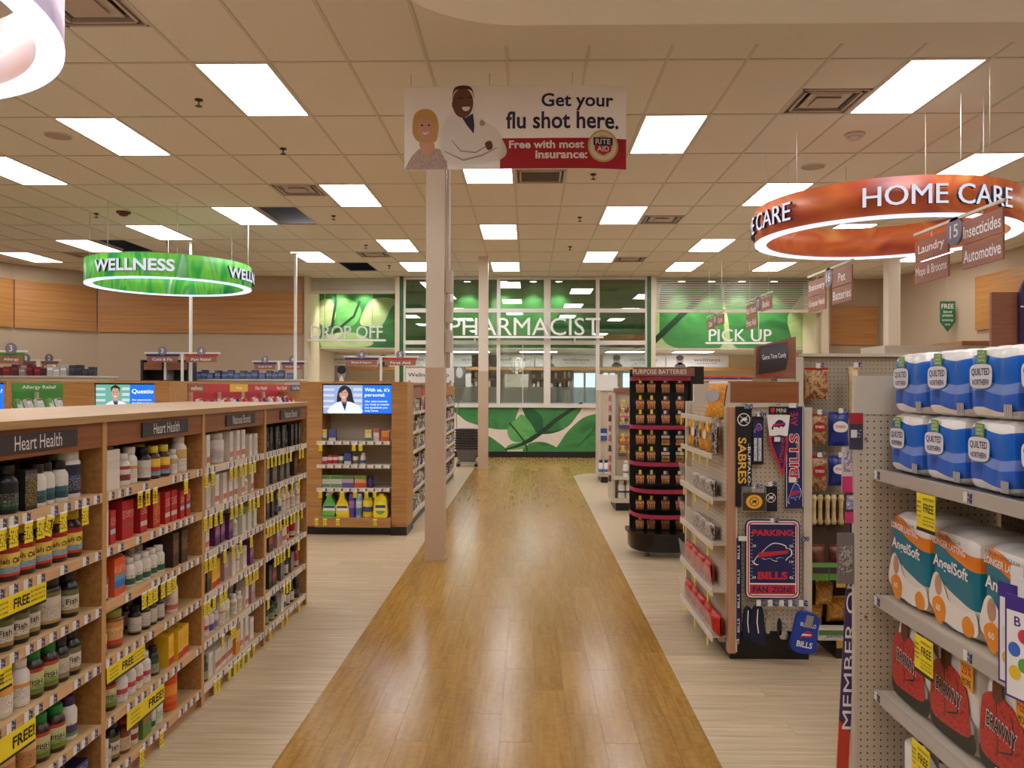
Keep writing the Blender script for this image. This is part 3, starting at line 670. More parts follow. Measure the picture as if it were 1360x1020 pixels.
# ================================================================== COLUMNS AND POLES
COLU = mat('column upper', (222, 208, 188), .5, var=.02); COLL = mat('column lower', (198, 172, 144), .5, var=.02)
def column(lab, px, Y, w_, split, extra=False):
    x = PX(px, Y); t = thing('support_column', lab, 'column', (x, Y + w_ / 2, 0), group='support columns')
    boxp('upper_shaft', t, COLU, -w_ / 2, w_ / 2, -w_ / 2, w_ / 2, split, CEIL + .02)
    boxp('lower_shaft', t, COLL, -w_ / 2 - .004, w_ / 2 + .004, -w_ / 2 - .004, w_ / 2 + .004, 0, split)
    boxp('base_shoe', t, COLL, -w_ / 2 - .01, w_ / 2 + .01, -w_ / 2 - .01, w_ / 2 + .01, 0, .03)
    if extra:
        ob('conduit', MB().tube([(w_ / 2 + .03, .0, split), (w_ / 2 + .03, .0, CEIL)], .016, 10).mesh('conduit', WHITE), t)
        boxp('raceway', t, COLU, w_ / 2, w_ / 2 + .012, -.02, .02, split, CEIL)
        for z0, z1 in ((2.32, 2.52), (2.05, 2.24), (1.78, 1.98)): boxp('junction_box', t, CREAM, w_ / 2 + .006, w_ / 2 + .07, -.05, .03, z0 + .1, z1 + .1)
    return t
column('white square column standing at left edge of the tan runner', 577.5, 7.16, .165, EYE + 27 / F * 7.16, True)
column('slim white column standing far down the tan runner', 641.5, 15.2, .18, PZ(493, 15.2), False)
column('white column behind the toilet paper shelves', 1188, 15.0, .22, 1.5)
for px, Y, lab in ((392, 14.7, 'thin white utility pole right of the wellness ring'), (253, 13.6, 'thin white utility pole below the wellness ring')):
    t = thing('utility_pole', lab, 'pole', (PX(px, Y), Y, 0), group='utility poles')
    boxp('mast', t, WHITE, -.022, .022, -.022, .022, 0, CEIL); boxp('ceiling_plate', t, WHITE, -.05, .05, -.05, .05, CEIL - .02, CEIL); boxp('foot_plate', t, WHITE, -.05, .05, -.05, .05, 0, .01)

# ================================================================== RING SIGNS
RIML = emis('rim light', (196, 214, 250), 1.15)
LETR = emis('white letters with added glow', (224, 222, 236), .62); LETS = mat('letter side', (52, 60, 84), .5, var=0)  # slight glow put into the letter faces so they read bright
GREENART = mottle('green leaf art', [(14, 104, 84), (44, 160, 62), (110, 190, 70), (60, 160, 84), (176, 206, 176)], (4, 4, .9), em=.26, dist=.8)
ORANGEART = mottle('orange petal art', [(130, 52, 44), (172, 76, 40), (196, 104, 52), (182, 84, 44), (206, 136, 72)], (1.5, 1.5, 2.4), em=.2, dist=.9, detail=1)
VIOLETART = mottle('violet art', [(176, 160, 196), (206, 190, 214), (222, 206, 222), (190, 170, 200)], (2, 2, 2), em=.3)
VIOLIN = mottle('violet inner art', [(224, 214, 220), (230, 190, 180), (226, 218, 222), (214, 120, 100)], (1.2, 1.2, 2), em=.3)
RH, RZ = .335, EYE + 1.46
def ring(lab, RD, cx, cy, art, artin, words, lh, cables, lz=.5, lmat=None):
    t = thing('ring_sign', lab, 'sign', (cx, cy, RZ), group='hanging ring signs'); n = 96
    ob('outer_band', MB().lathe([(RD - .01, .012), (RD, .012), (RD, RH), (RD - .01, RH)], n, cap=False).mesh('outer_band', art), t)
    ob('inner_band', MB().lathe([(RD - .1, RH), (RD - .105, RH), (RD - .105, .012), (RD - .1, .012)], n, cap=False).mesh('inner_band', artin), t)
    ob('rim_light', MB().lathe([(RD - .108, .013), (RD - .106, 0), (RD + .002, 0), (RD + .003, .013)], n, cap=False).mesh('rim_light', RIML), t)
    ob('top_cover', MB().lathe([(RD - .005, RH), (RD - .1, RH)], n, cap=False).mesh('top_cover', mat('ring top', (200, 196, 190), .6)), t)
    def th_at(px):
        best = None
        for k in range(-900, 901):
            a = k / 900 * 1.9; p = (cx + RD * math.sin(a), cy - RD * math.cos(a), RZ + RH / 2); dx, dy = p[0], p[1]
            if (math.sin(a) * -dx + -math.cos(a) * -dy) < 0: continue
            e = abs(proj(p)[0] - px)
            if best is None or e < best[0]: best = (e, a)
        return best[1]
    s_, pa, pb = words[0]; a0, a1 = th_at(pa), th_at(pb); wd = RD * (a1 - a0)
    spans = [(s_, (a0 + a1) / 2)]
    for _, side, px in words[1:]:
        e = th_at(px); spans.append((s_, e + wd / RD / 2 if side == 'start' else e - wd / RD / 2))
    for s2, am in spans:
        def fn(u, v, d, am=am):
            a = am + u / RD; r = RD + .012 + d * 1.; return (r * math.sin(a), -r * math.cos(a), v)
        o = text(t, s2, 0, RH * lz, wd, lh, lmat or LETR, 0, ext=.03, bold=.03, name='raised_letters', fn=fn)
        if not lmat:
            o.data.materials.append(LETS); nf = len(text_mesh(s2, .03)[1])
            for k, p in enumerate(o.data.polygons):
                if k >= nf: p.material_index = 1
    for a in cables:
        x, y = (RD - .05) * math.sin(a), -(RD - .05) * math.cos(a)
        ob('cable', MB().tube([(x, y, RH), (x, y, CEIL - RZ)], .004, 5).mesh('cable', WHITE), t)
    return t
cab = (.5, 1.9, 2.6, 3.6, 5.0, 5.9)
ring('green leaf patterned ring sign reading WELLNESS hung from ceiling', 1.13, PX(226, 11.62), 11.62, GREENART, GREENART, [('WELLNESS', 129, 232), ('WELLNESS', 'start', 301)], .165, cab, .5)
ring('orange ring sign reading HOME CARE hung from ceiling', 1.19, 3.47, 7.92, ORANGEART, ORANGEART, [('HOME CARE', 1147, 1338), ('HOME CARE', 'end', 1054)], .17, (.15, .35, 3.7, 4.1, 1.8, 5.2), .5)
ring('pale violet ring sign cut off by the top left corner', 1.17, -3.06, 2.88, VIOLETART, VIOLIN, [('SKIN CARE', 20, 62)], .2, (1.5, 3.2, 4.6, 5.6), .55, mat('rose letters', (196, 90, 96), .5))

# ================================================================== FLU SHOT BANNER
YB = 6.3
bx0, bx1 = PX(535, YB), PX(832, YB); bz0, bz1 = PZ(224, YB), PZ(113, YB)
ban = thing('hanging_banner', 'white and red flu shot banner with two smiling people, hung before column', 'banner', ((bx0 + bx1) / 2, YB, 0))
ox = (bx0 + bx1) / 2; ub = PX(765, YB) - ox
def bfn(u, v, d): return (u, .0 - d + (.3 * max(0, u - ub) ** 2 if u > ub else .02 * (u - ub) ** 2), v)
def bp(px, py): p = P(px, py, YB); return (p[0] - ox, p[2])
BW = film('banner film', (236, 228, 220), .3); BRED = film('banner red', (186, 34, 50), .3); BNAVY = mat('banner navy', (34, 30, 66), .5, var=.02)
hb = (bx1 - bx0) / 2
ob('sheet', MB().grid(24, 4, lambda a, b: bfn(-hb + 2 * hb * a, bz0 + (bz1 - bz0) * b, 0)).mesh('sheet', BW), ban)
r0, r1 = bp(664, 222), bp(832, 183)
ob('red_band', MB().grid(16, 2, lambda a, b: bfn(r0[0] + (hb - r0[0]) * a, bz0 + .002 + (r1[1] - bz0) * b, .001)).mesh('red_band', BRED), ban)
def bt(s_, pa, pb, ya_, yb_, m, bold=.02):
    a, b = bp(pa, yb_), bp(pb, ya_); text(ban, s_, (a[0] + b[0]) / 2, (a[1] + b[1]) / 2, b[0] - a[0], b[1] - a[1], m, bold=bold, fn=lambda u, v, d: bfn(u, v, .0025))
bt('Get your', 719, 815, 123, 147, BNAVY); bt('flu shot here.', 672, 822, 147, 171, BNAVY); bt('Free with most', 676, 776, 186, 197, LETW, .03); bt('insurance:', 711, 780, 199.5, 210.5, LETW, .03)
def bflat(name, pts, m, d, sp=0): flat(ban, name, [bp(*p) for p in (spline(pts, sp) if sp else pts)], m, 0, d, fn=bfn)
GOLD = mat('gold print', (214, 178, 110), .5, var=.02); CREAMP = mat('cream print', (232, 216, 190), .5, var=.02)
bflat('badge_print', ell(801, 193.5, 20.5, 21.5, 32), GOLD, .008); bflat('badge_print', ell(801, 193.5, 18, 19, 32), CREAMP, .0095); bflat('badge_print', ell(801, 193.5, 12.5, 13.5, 28), GOLD, .011)
bflat('shield_print', [(790, 184), (812, 184), (812, 200), (801, 206), (790, 200)], RED, .0125); bflat('shield_print', [(788, 182.5), (814, 182.5), (814, 192.8), (788, 192.8)], BNAVY, .014)
for s_, a, b, c, d in (('RITE', 791, 811, 184.5, 191.5), ('AID', 793, 809, 194, 201)):
    q0, q1 = bp(a, d), bp(b, c); text(ban, s_, (q0[0] + q1[0]) / 2, (q0[1] + q1[1]) / 2, q1[0] - q0[0], q1[1] - q0[1], LETW, fn=lambda u, v, dd: bfn(u, v, .0155))
SKA, SKB = film('print skin light', (226, 172, 144), .3), film('print skin dark', (122, 76, 56), .3)
BLON = film('print blond hair', (214, 172, 100), .3); COAT = film('print white coat', (240, 234, 228), .3); COATS = mat('print coat shade', (170, 156, 146), .6, var=.05)
DRESS = mottle('print dress', [(120, 92, 80), (196, 172, 156), (150, 120, 104), (206, 186, 170)], (60, 60, 60), dist=0)
bflat('woman_print', [(536, 224), (546, 206), (556, 196), (566, 204), (578, 196), (588, 198), (593, 210), (594, 224)], DRESS, .001, 0)
bflat('woman_print', [(556, 190), (560, 184), (572, 184), (577, 196), (568, 208), (560, 200)], SKA, .0015, 4)
bflat('woman_print', [(547, 165), (550, 150), (562, 143), (575, 147), (582, 162), (580, 184), (572, 188), (556, 187), (548, 178)], BLON, .002, 5)
bflat('woman_print', ell(564.5, 168, 10.5, 15.5), SKA, .0026); bflat('woman_print', [(553, 160), (556, 150), (570, 150), (577, 162), (566, 156)], BLON, .0032, 4)
bflat('woman_print', [(560, 174), (564.5, 175), (569.5, 173.8), (566.5, 177.2), (562.5, 177.2)], LETW, .0034); bflat('woman_print', ell(560, 165, 1.7, 1), LETB, .0034); bflat('woman_print', ell(569, 165, 1.7, 1), LETB, .0034)
bflat('man_print', [(597, 152), (605, 144), (626, 146), (640, 158), (658, 170), (668, 186), (673, 202), (664, 212), (640, 217), (618, 219), (600, 219), (588, 206), (582, 188), (583, 170)], COAT, .0036, 5)
bflat('man_print', [(610, 150), (618, 156), (628, 150), (630, 166), (629, 177), (620, 166)], BNAVY, .0042, 0)
bflat('man_print', ell(614.5, 136, 14, 20), SKB, .005); bflat('man_print', [(601, 132), (602, 119), (608, 113.5), (622, 113.5), (628, 120), (629, 130), (625, 119), (605, 119)], film('print crown', (84, 50, 36), .3), .0054, 4)
bflat('man_print', ell(602, 138, 2, 5), SKB, .0052); bflat('man_print', [(613.5, 141.8), (618.5, 141.2), (624, 141.6), (622.5, 145.6), (618.8, 147), (615.2, 145.8)], LETW, .0058, 3); bflat('man_print', stroke([(607.5, 130.5), (611.5, 129.2), (615.5, 129.8)], 1.5), LETB, .0058); bflat('man_print', stroke([(620, 129.4), (624, 128.6), (627.5, 129.4)], 1.5), LETB, .0058); bflat('man_print', ell(618, 136.5, 3, 1.6), mat('print nose', (120, 76, 56), .6), .0056)
bflat('man_print', stroke([(590, 200), (615, 212), (640, 206), (660, 196)], [1, 2.5, 2.5, 1]), COATS, .0046); bflat('man_print', stroke([(600, 186), (612, 200), (632, 202), (652, 190)], [1, 2, 2, 1]), COATS, .0046); bflat('man_print', [(644, 190), (652, 187), (654, 196), (648, 199)], SKB, .0048, 4)
bflat('man_print', ell(640, 163, 3, 4), COATS, .0048)
for px in (545, 650, 760):
    q = bp(px, 113); ob('hanger_wire', MB().tube([bfn(q[0], q[1], 0), (q[0], bfn(q[0], 0, 0)[1], CEIL)], .002, 4).mesh('hanger_wire', GREYM), ban)

# ================================================================== HANGING AISLE SIGNS
DISC = mat('sign disc', (128, 120, 132), .5)
def aisle_hanger(lab, Y0, left, right, num, L=1.4):
    t = thing('aisle_sign', lab, 'sign', (3.565, Y0 + L, EYE + 1.42), -PI / 2, 'hanging aisle signs')     # local x runs towards the viewpoint
    boxp('top_bar', t, CREAM, 0, L, -.012, .012, -.012, .012)
    m = L / 2
    o = ob('number_disc', MB().prism(ell(m, -.1, .12, .12, 28), -.012, .012).mesh('number_disc', DISC), t)
    text(o, num, m, -.1, .05 * len(num) + .03, .11, LETW, -.013)
    for k, words in ((0, left), (1, right)):
        xa_, xb_ = (.02, m - .1) if k == 0 else (m + .12, L - .02); 
        for j, s_ in enumerate(words):
            z1 = -.05 - .2 * j - (.02 if k == 0 else 0); o = boxp('sign_board', t, SIGNW, xa_, xb_, -.008, .008, z1 - .19, z1)
            text(o, s_, (xa_ + xb_) / 2, z1 - .095, min(.92 * (xb_ - xa_), .062 * len(s_) + .02), .1, LETW, -.009)
        boxp('hanger_strip', t, CREAM, (xa_ + xb_) / 2 - .006, (xa_ + xb_) / 2 + .006, -.003, .003, -.08, 0)
    for x in (.2, L - .2): ob('cable', MB().tube([(x, 0, 0), (x, 0, CEIL - EYE - 1.42)], .0025, 4).mesh('cable', CREAM), t)
aisle_hanger('aisle fifteen hanging sign for laundry, mops, insecticides and automotive', 6.04, ('Laundry', 'Mops & Brooms'), ('Insecticides', 'Automotive'), '15')
aisle_hanger('aisle sixteen hanging sign for stationery, computer needs, pet and batteries', 8.84, ('Stationery', 'Computer Needs'), ('Pet', 'Batteries'), '16')
aisle_hanger('small brown hanging aisle sign before the pick up shutter', 11.74, ('Bath Needs', 'First Aid'), ('Books',), '17')
aisle_hanger('farthest brown hanging aisle sign over the pick up counter', 14.6, ('Gifts',), ('Cards',), '18')
# green pennant
t = thing('pennant_sign', 'green pointed FREE blood pressure screening pennant on far wall', 'sign', (PX(1258.5, 15.9), 15.9, PZ(440, 15.9)))
h = PZ(400, 15.9) - PZ(440, 15.9); w2 = .15
PGR = mat('pennant green', (40, 104, 64), .5); ob('sheet', MB().prism([(-w2, h), (-w2, h * .32), (0, 0), (w2, h * .32), (w2, h)], -.004, .004).mesh('sheet', PGR), t)
text(t, 'FREE', 0, h * .84, .24, .09, LETW, -.005)
for k, s_ in enumerate(('blood', 'pressure', 'screenings', 'every day')): text(t, s_, 0, h * .66 - k * .085, (.16, .2, .22, .1)[k], .05, LETW, -.005)
ob('cord', MB().tube([(0, 0, h), (0, 0, CEIL - PZ(440, 15.9))], .003, 4).mesh('cord', CREAM), t)

# ================================================================== PRODUCT KIT
_PK = {}
def rc(c): return 'c%02x%02x%02x' % c
def plast(c, rough=.3): return mat('plastic ' + rc(c), c, rough, var=.03)
def paper(c): return mat('paper ' + rc(c), c, .55, var=.04)
KINDS = {}
def bottle(k, desc, h, r, body, cap, label, style='round', words=None, name='supplement_bottle', ink=(60, 50, 50), cat='bottle'):
    KINDS[k] = dict(t='b', desc=desc, h=h, w=2 * r, d=2 * r, body=body, cap=cap, label=label, style=style, words=words, name=name, ink=ink, cat=cat)
def carton(k, desc, w_, d, h, body, front, name='supplement_box', ink=(40, 36, 40), inkz=(.1, .9), words=None, cat='box'):
    KINDS[k] = dict(t='c', desc=desc, h=h, w=w_, d=d, body=body, front=front, name=name, ink=ink, inkz=inkz, words=words, cat=cat)
def build_kind(k):
    if k in _PK: return _PK[k]
    q = KINDS[k]; h = q['h']; parts = []
    if q['t'] == 'b':
        r = q['w'] / 2; n = 18; st = q['style']
        if st == 'jar': prof = [(r * .93, 0), (r, .03 * h), (r, .74 * h), (r * .86, .8 * h)]; cr, c0 = .88, .8
        elif st == 'can': prof = [(r * .95, 0), (r, .02 * h), (r, .86 * h), (r * .7, .9 * h)]; cr, c0 = .8, .89
        else: prof = [(r * .92, 0), (r, .035 * h), (r, .64 * h), (r * .93, .7 * h), (r * .66, .785 * h), (r * .62, .8 * h)]; cr, c0 = .72, .79
        body = MB().lathe(prof, n).mesh(q['name'], plast(q['body']))
        cap = MB().lathe([(cr * r, c0 * h), (cr * r, .97 * h), (cr * r * .93, h)], n).mesh('cap', plast(q['cap'], .4))
        parts.append(('cap', cap))
        if q['label']:
            z0, z1 = .1 * h, (.7 if st != 'round' else .62) * h
            if st == 'can': z1 = .84 * h
            lm = bands('label ' + k, 'Z', z0, z1, q['label'], ink=q['ink'], inkz=(.12, .62), inks=(340, 340, 460), thr=.6)
            parts.append(('label', MB().lathe([(r * 1.012, z0), (r * 1.012, z1)], n, cap=False).mesh('label', lm)))
            if q['words']:
                s_, zc, wd, hh, col = q['words']
                vs, fs, _ = text_mesh(s_, .012); me = bpy.data.meshes.new('label_text')
                me.from_pydata([((r * 1.03) * math.sin(a * wd / r), -(r * 1.03) * math.cos(a * wd / r), zc * h + b * hh * h) for a, b in vs], [], [list(f) for f in fs]); me.materials.append(mat('ink ' + rc(col), col, .6, var=0)); parts.append(('label_text', me))
    else:
        w_, d = q['w'], q['d']
        body = MB().box(-w_ / 2, w_ / 2, -d / 2, d / 2, 0, h).mesh(q['name'], paper(q['body']))
        fm = bands('front ' + k, 'Z', 0, h, q['front'], ink=q['ink'], inkz=q['inkz'], inks=(260, 40, 380), thr=.6)
        parts.append(('front_panel', MB().box(-w_ * .48, w_ * .48, -d / 2 - .0008, -d / 2, h * .02, h * .98).mesh('front_panel', fm)))
        if q['words']:
            s_, zc, wd, hh, col = q['words']
            vs, fs, _ = text_mesh(s_, .012); me = bpy.data.meshes.new('front_text')
            me.from_pydata([(a * wd, -d / 2 - .0016, zc * h + b * hh * h) for a, b in vs], [], [list(f) for f in fs]); me.materials.append(mat('ink ' + rc(col), col, .6, var=0)); parts.append(('front_text', me))
    _PK[k] = (body, parts); return _PK[k]
def put(k, loc, rz, label, group, tiny=False, rx=0.):
    body, parts = build_kind(k); q = KINDS[k]
    o = ob(q['name'], body, None, loc, rz, rx); tag(o, label, q['cat'], group)
    if not tiny:
        for n, me in parts: ob(n, me, o)
    return o
W_, BK, AMB = (226, 220, 210), (26, 24, 26), (70, 34, 18)
bottle('navybig', 'dark navy bottle', .155, .042, (22, 26, 46), BK, [(0, (20, 60, 110)), (.45, (22, 28, 60))], ink=(150, 180, 210))
bottle('blackgreen', 'black bottle with green label foot', .135, .036, (24, 24, 26), BK, [(0, (30, 70, 44)), (.35, (26, 26, 30))], ink=(180, 180, 170))
carton('darkbox', 'black carton with yellow print', .062, .05, .115, (26, 24, 30), [(0, (28, 26, 34)), (.72, (60, 56, 84))], ink=(214, 190, 60))
bottle('wteal', 'white bottle with black cap and teal label', .125, .03, W_, BK, [(0, (40, 76, 84)), (.3, (54, 110, 120)), (.55, (222, 218, 210))])
bottle('bigwhite', 'large white bottle with navy label', .165, .05, W_, (224, 222, 216), [(0, (30, 36, 62)), (.5, (24, 44, 96)), (.7, (30, 34, 58))], 'jar', ink=(190, 200, 220))
bottle('fish', 'amber fish oil bottle with yellow label', .15, .041, AMB, (220, 200, 60), [(0, (206, 60, 40)), (.1, (138, 170, 190)), (.32, (236, 206, 90)), (.8, (176, 40, 34))], words=('Fish Oil', .38, .07, .1, (60, 30, 20)), ink=(120, 70, 40))
bottle('fishs', 'small amber bottle with yellow label', .125, .03, AMB, (226, 206, 70), [(0, (130, 160, 190)), (.25, (200, 50, 40)), (.5, (238, 200, 70))])
bottle('blackfish', 'black bottle with cream fish label', .14, .034, (26, 24, 24), BK, [(0, (150, 120, 60)), (.15, (214, 204, 184)), (.75, (110, 110, 70))], words=('Fish', .36, .04, .12, (50, 40, 36)))
bottle('blackbig', 'large black bottle with cream label', .165, .05, (26, 24, 24), BK, [(0, (176, 140, 70)), (.1, (206, 196, 178)), (.85, (120, 110, 70))], 'jar')
bottle('worange', 'large white bottle with orange label', .17, .044, W_, (226, 220, 214), [(0, (228, 220, 208)), (.6, (232, 168, 70)), (.9, (226, 218, 206))], ink=(120, 60, 50))
bottle('wplain', 'white bottle', .135, .031, W_, (228, 224, 218), [(0, (226, 216, 204)), (.6, (220, 150, 60)), (.75, (224, 216, 206))])
bottle('greencap', 'amber bottle with green cap and lime label', .14, .034, (60, 28, 18), (20, 130, 50), [(0, (110, 130, 50)), (.2, (150, 170, 90)), (.35, (196, 196, 140)), (.85, (190, 60, 50))], words=('FISH', .34, .045, .1, (60, 50, 30)))
bottle('darkcap', 'dark bottle with grey label', .135, .031, (34, 30, 30), (50, 44, 44), [(0, (140, 130, 110)), (.2, (196, 188, 170)), (.85, (90, 80, 70))])
bottle('orangejar', 'large orange jar', .155, .052, (188, 84, 30), (216, 98, 28), [(0, (214, 150, 80)), (.6, (226, 180, 120))], 'jar')
bottle('orangecap', 'amber bottle with orange cap', .14, .034, (90, 44, 20), (214, 100, 30), [(0, (206, 150, 90)), (.7, (226, 190, 130))])
bottle('purplew', 'white bottle with purple cap and label', .135, .031, W_, (62, 40, 84), [(0, (90, 150, 80)), (.15, (80, 60, 110)), (.5, (226, 220, 214))])
carton('bluebox', 'dark blue carton', .09, .06, .1, (24, 30, 62), [(0, (30, 38, 80)), (.6, (40, 60, 120))], ink=(200, 206, 220))
carton('whitebig', 'large plain white carton', .13, .1, .155, (222, 214, 202), [(0, (222, 214, 204))], ink=(150, 140, 136), inkz=(.5, .75))
bottle('wred', 'white bottle with red label', .115, .029, W_, (226, 222, 216), [(0, (226, 218, 208)), (.15, (150, 50, 40)), (.5, (224, 216, 206)), (.8, (190, 60, 50))])
bottle('blackw', 'black bottle with white label', .125, .031, (28, 26, 28), BK, [(0, (214, 206, 190))])
bottle('wgold', 'tall white bottle with gold label', .155, .037, W_, (228, 224, 216), [(0, (222, 214, 204)), (.55, (214, 176, 110))])
bottle('wsmall', 'small white bottle', .1, .022, W_, (226, 222, 216), [(0, (222, 214, 204)), (.6, (206, 180, 140))])
carton('whitenarrow', 'narrow white carton', .05, .08, .165, (224, 216, 206), [(0, (222, 214, 204))], inkz=(.75, .88))
REDC = (186, 30, 34)
carton('redbig', 'large red carton', .085, .07, .135, REDC, [(0, REDC), (.3, (160, 60, 60)), (.42, REDC)], ink=(238, 220, 214), inkz=(.55, .75))
carton('redm', 'red carton', .05, .06, .125, REDC, [(0, REDC), (.2, (214, 196, 190)), (.34, REDC)], ink=(238, 220, 214), inkz=(.55, .8))
carton('reds', 'slim red carton', .04, .05, .115, REDC, [(0, REDC), (.3, (170, 190, 210)), (.44, REDC)], ink=(238, 220, 214), inkz=(.55, .8))
carton('redyel', 'red carton with yellow stripe', .055, .06, .13, REDC, [(0, REDC)], ink=(240, 206, 90), inkz=(.1, .9))
bottle('purplejar', 'dark jar with purple cap', .11, .034, (60, 50, 62), (60, 34, 80), [(0, (206, 196, 196)), (.7, (120, 100, 130))], 'jar')
carton('orangeblue', 'orange carton with blue swirl', .085, .06, .13, (220, 84, 24), [(0, (222, 80, 30)), (.2, (60, 110, 190)), (.4, (70, 160, 200)), (.55, (226, 90, 30))], ink=(240, 230, 220), inkz=(.6, .8))
bottle('wgreen', 'white bottle with green label', .105, .026, W_, (230, 226, 220), [(0, (40, 100, 70)), (.4, (222, 216, 206))])
carton('brown', 'dark brown carton', .06, .06, .135, (62, 36, 24), [(0, (66, 38, 24))], ink=(190, 150, 90), inkz=(.4, .8))
bottle('peach', 'amber jar with peach label', .13, .04, (140, 76, 30), (150, 150, 60), [(0, (200, 70, 40)), (.2, (230, 176, 120)), (.75, (210, 150, 80))], 'jar')
bottle('darks', 'small dark bottle with pale label', .105, .025, (30, 28, 30), BK, [(0, (150, 140, 126)), (.1, (206, 198, 182))])
bottle('wpink', 'white bottle with pink label', .115, .029, W_, (230, 226, 222), [(0, (224, 214, 210)), (.3, (206, 70, 90)), (.6, (226, 218, 212))])
bottle('wpinktall', 'tall white bottle with coral label foot', .15, .031, (224, 206, 196), (226, 220, 206), [(0, (206, 110, 90)), (.25, (226, 206, 196))])
carton('yellow', 'yellow carton with red foot', .06, .06, .12, (232, 186, 30), [(0, (190, 40, 50)), (.25, (236, 190, 40))], ink=(200, 90, 30), inkz=(.35, .8))
carton('greenbag', 'green carton', .08, .05, .12, (90, 130, 50), [(0, (96, 140, 50)), (.45, (180, 110, 50)), (.6, (110, 150, 60))])
bottle('wgreencap', 'white bottle with green cap', .135, .033, (222, 226, 210), (30, 130, 60), [(0, (190, 206, 160)), (.5, (226, 226, 214))])
bottle('orangetub', 'tall orange tub with white lid', .19, .052, (226, 92, 20), (232, 226, 220), [(0, (214, 70, 16)), (.35, (238, 130, 30)), (.7, (220, 80, 20))], 'can', ink=(250, 200, 90))
bottle('redcap', 'amber bottle with red cap', .125, .033, (120, 70, 44), (160, 40, 30), [(0, (206, 180, 150)), (.7, (150, 60, 40))])
carton('whitepink', 'white carton with coral flame print', .045, .05, .14, (228, 218, 208), [(0, (226, 216, 206)), (.12, (214, 110, 80)), (.3, (228, 218, 210))], ink=(140, 120, 120), inkz=(.45, .85))
carton('white', 'white carton', .05, .05, .11, (226, 218, 208), [(0, (224, 216, 206))], inkz=(.2, .8))
bottle('wlarge', 'large white bottle with grey label', .14, .046, W_, (216, 210, 206), [(0, (206, 198, 192)), (.5, (224, 218, 210))], 'jar')
carton('purple', 'purple carton', .055, .05, .12, (92, 40, 96), [(0, (90, 44, 100)), (.4, (150, 70, 130)), (.6, (76, 40, 90))], ink=(230, 206, 220), inkz=(.3, .8))
carton('whitegreen', 'white carton with green band', .05, .05, .12, (220, 222, 206), [(0, (222, 220, 206)), (.75, (90, 150, 60))])
carton('mauve', 'mauve carton', .05, .05, .12, (176, 140, 146), [(0, (180, 146, 150)), (.5, (206, 186, 184))])
bottle('purplecap', 'white bottle with violet cap', .11, .027, (200, 190, 206), (90, 40, 110), [(0, (150, 120, 160)), (.5, (222, 214, 216))])
carton('whitered', 'flat white carton with red band', .08, .06, .1, (228, 218, 208), [(0, (226, 216, 208)), (.2, (206, 90, 50)), (.45, (228, 220, 212))])
carton('orangec', 'orange carton', .05, .05, .115, (226, 140, 50), [(0, (228, 150, 60)), (.5, (236, 190, 110))])
carton('blackbox', 'slim black carton', .045, .05, .13, (30, 28, 30), [(0, (34, 32, 34))], ink=(170, 166, 160), inkz=(.3, .8))
bottle('blackb', 'slim black bottle', .13, .021, (30, 28, 30), (60, 58, 60), [(0, (40, 38, 40))], ink=(200, 196, 190))
carton('greybox', 'dark grey carton', .075, .05, .115, (92, 86, 82), [(0, (98, 90, 86))], ink=(190, 184, 176), inkz=(.2, .6))
carton('blackred', 'black carton with red swirl', .08, .06, .135, (30, 26, 28), [(0, (32, 28, 30)), (.3, (170, 36, 40)), (.55, (34, 30, 32))], ink=(180, 60, 60))
bottle('redsilver', 'red bottle with black cap', .125, .03, (150, 34, 40), BK, [(0, (206, 196, 190)), (.4, (170, 40, 44))])
bottle('dgreen', 'dark green bottle', .11, .024, (36, 50, 36), BK, [(0, (150, 160, 130)), (.6, (60, 80, 60))])
bottle('bluew', 'white bottle with blue label', .11, .026, W_, (226, 224, 220), [(0, (70, 90, 150)), (.5, (222, 218, 212))])

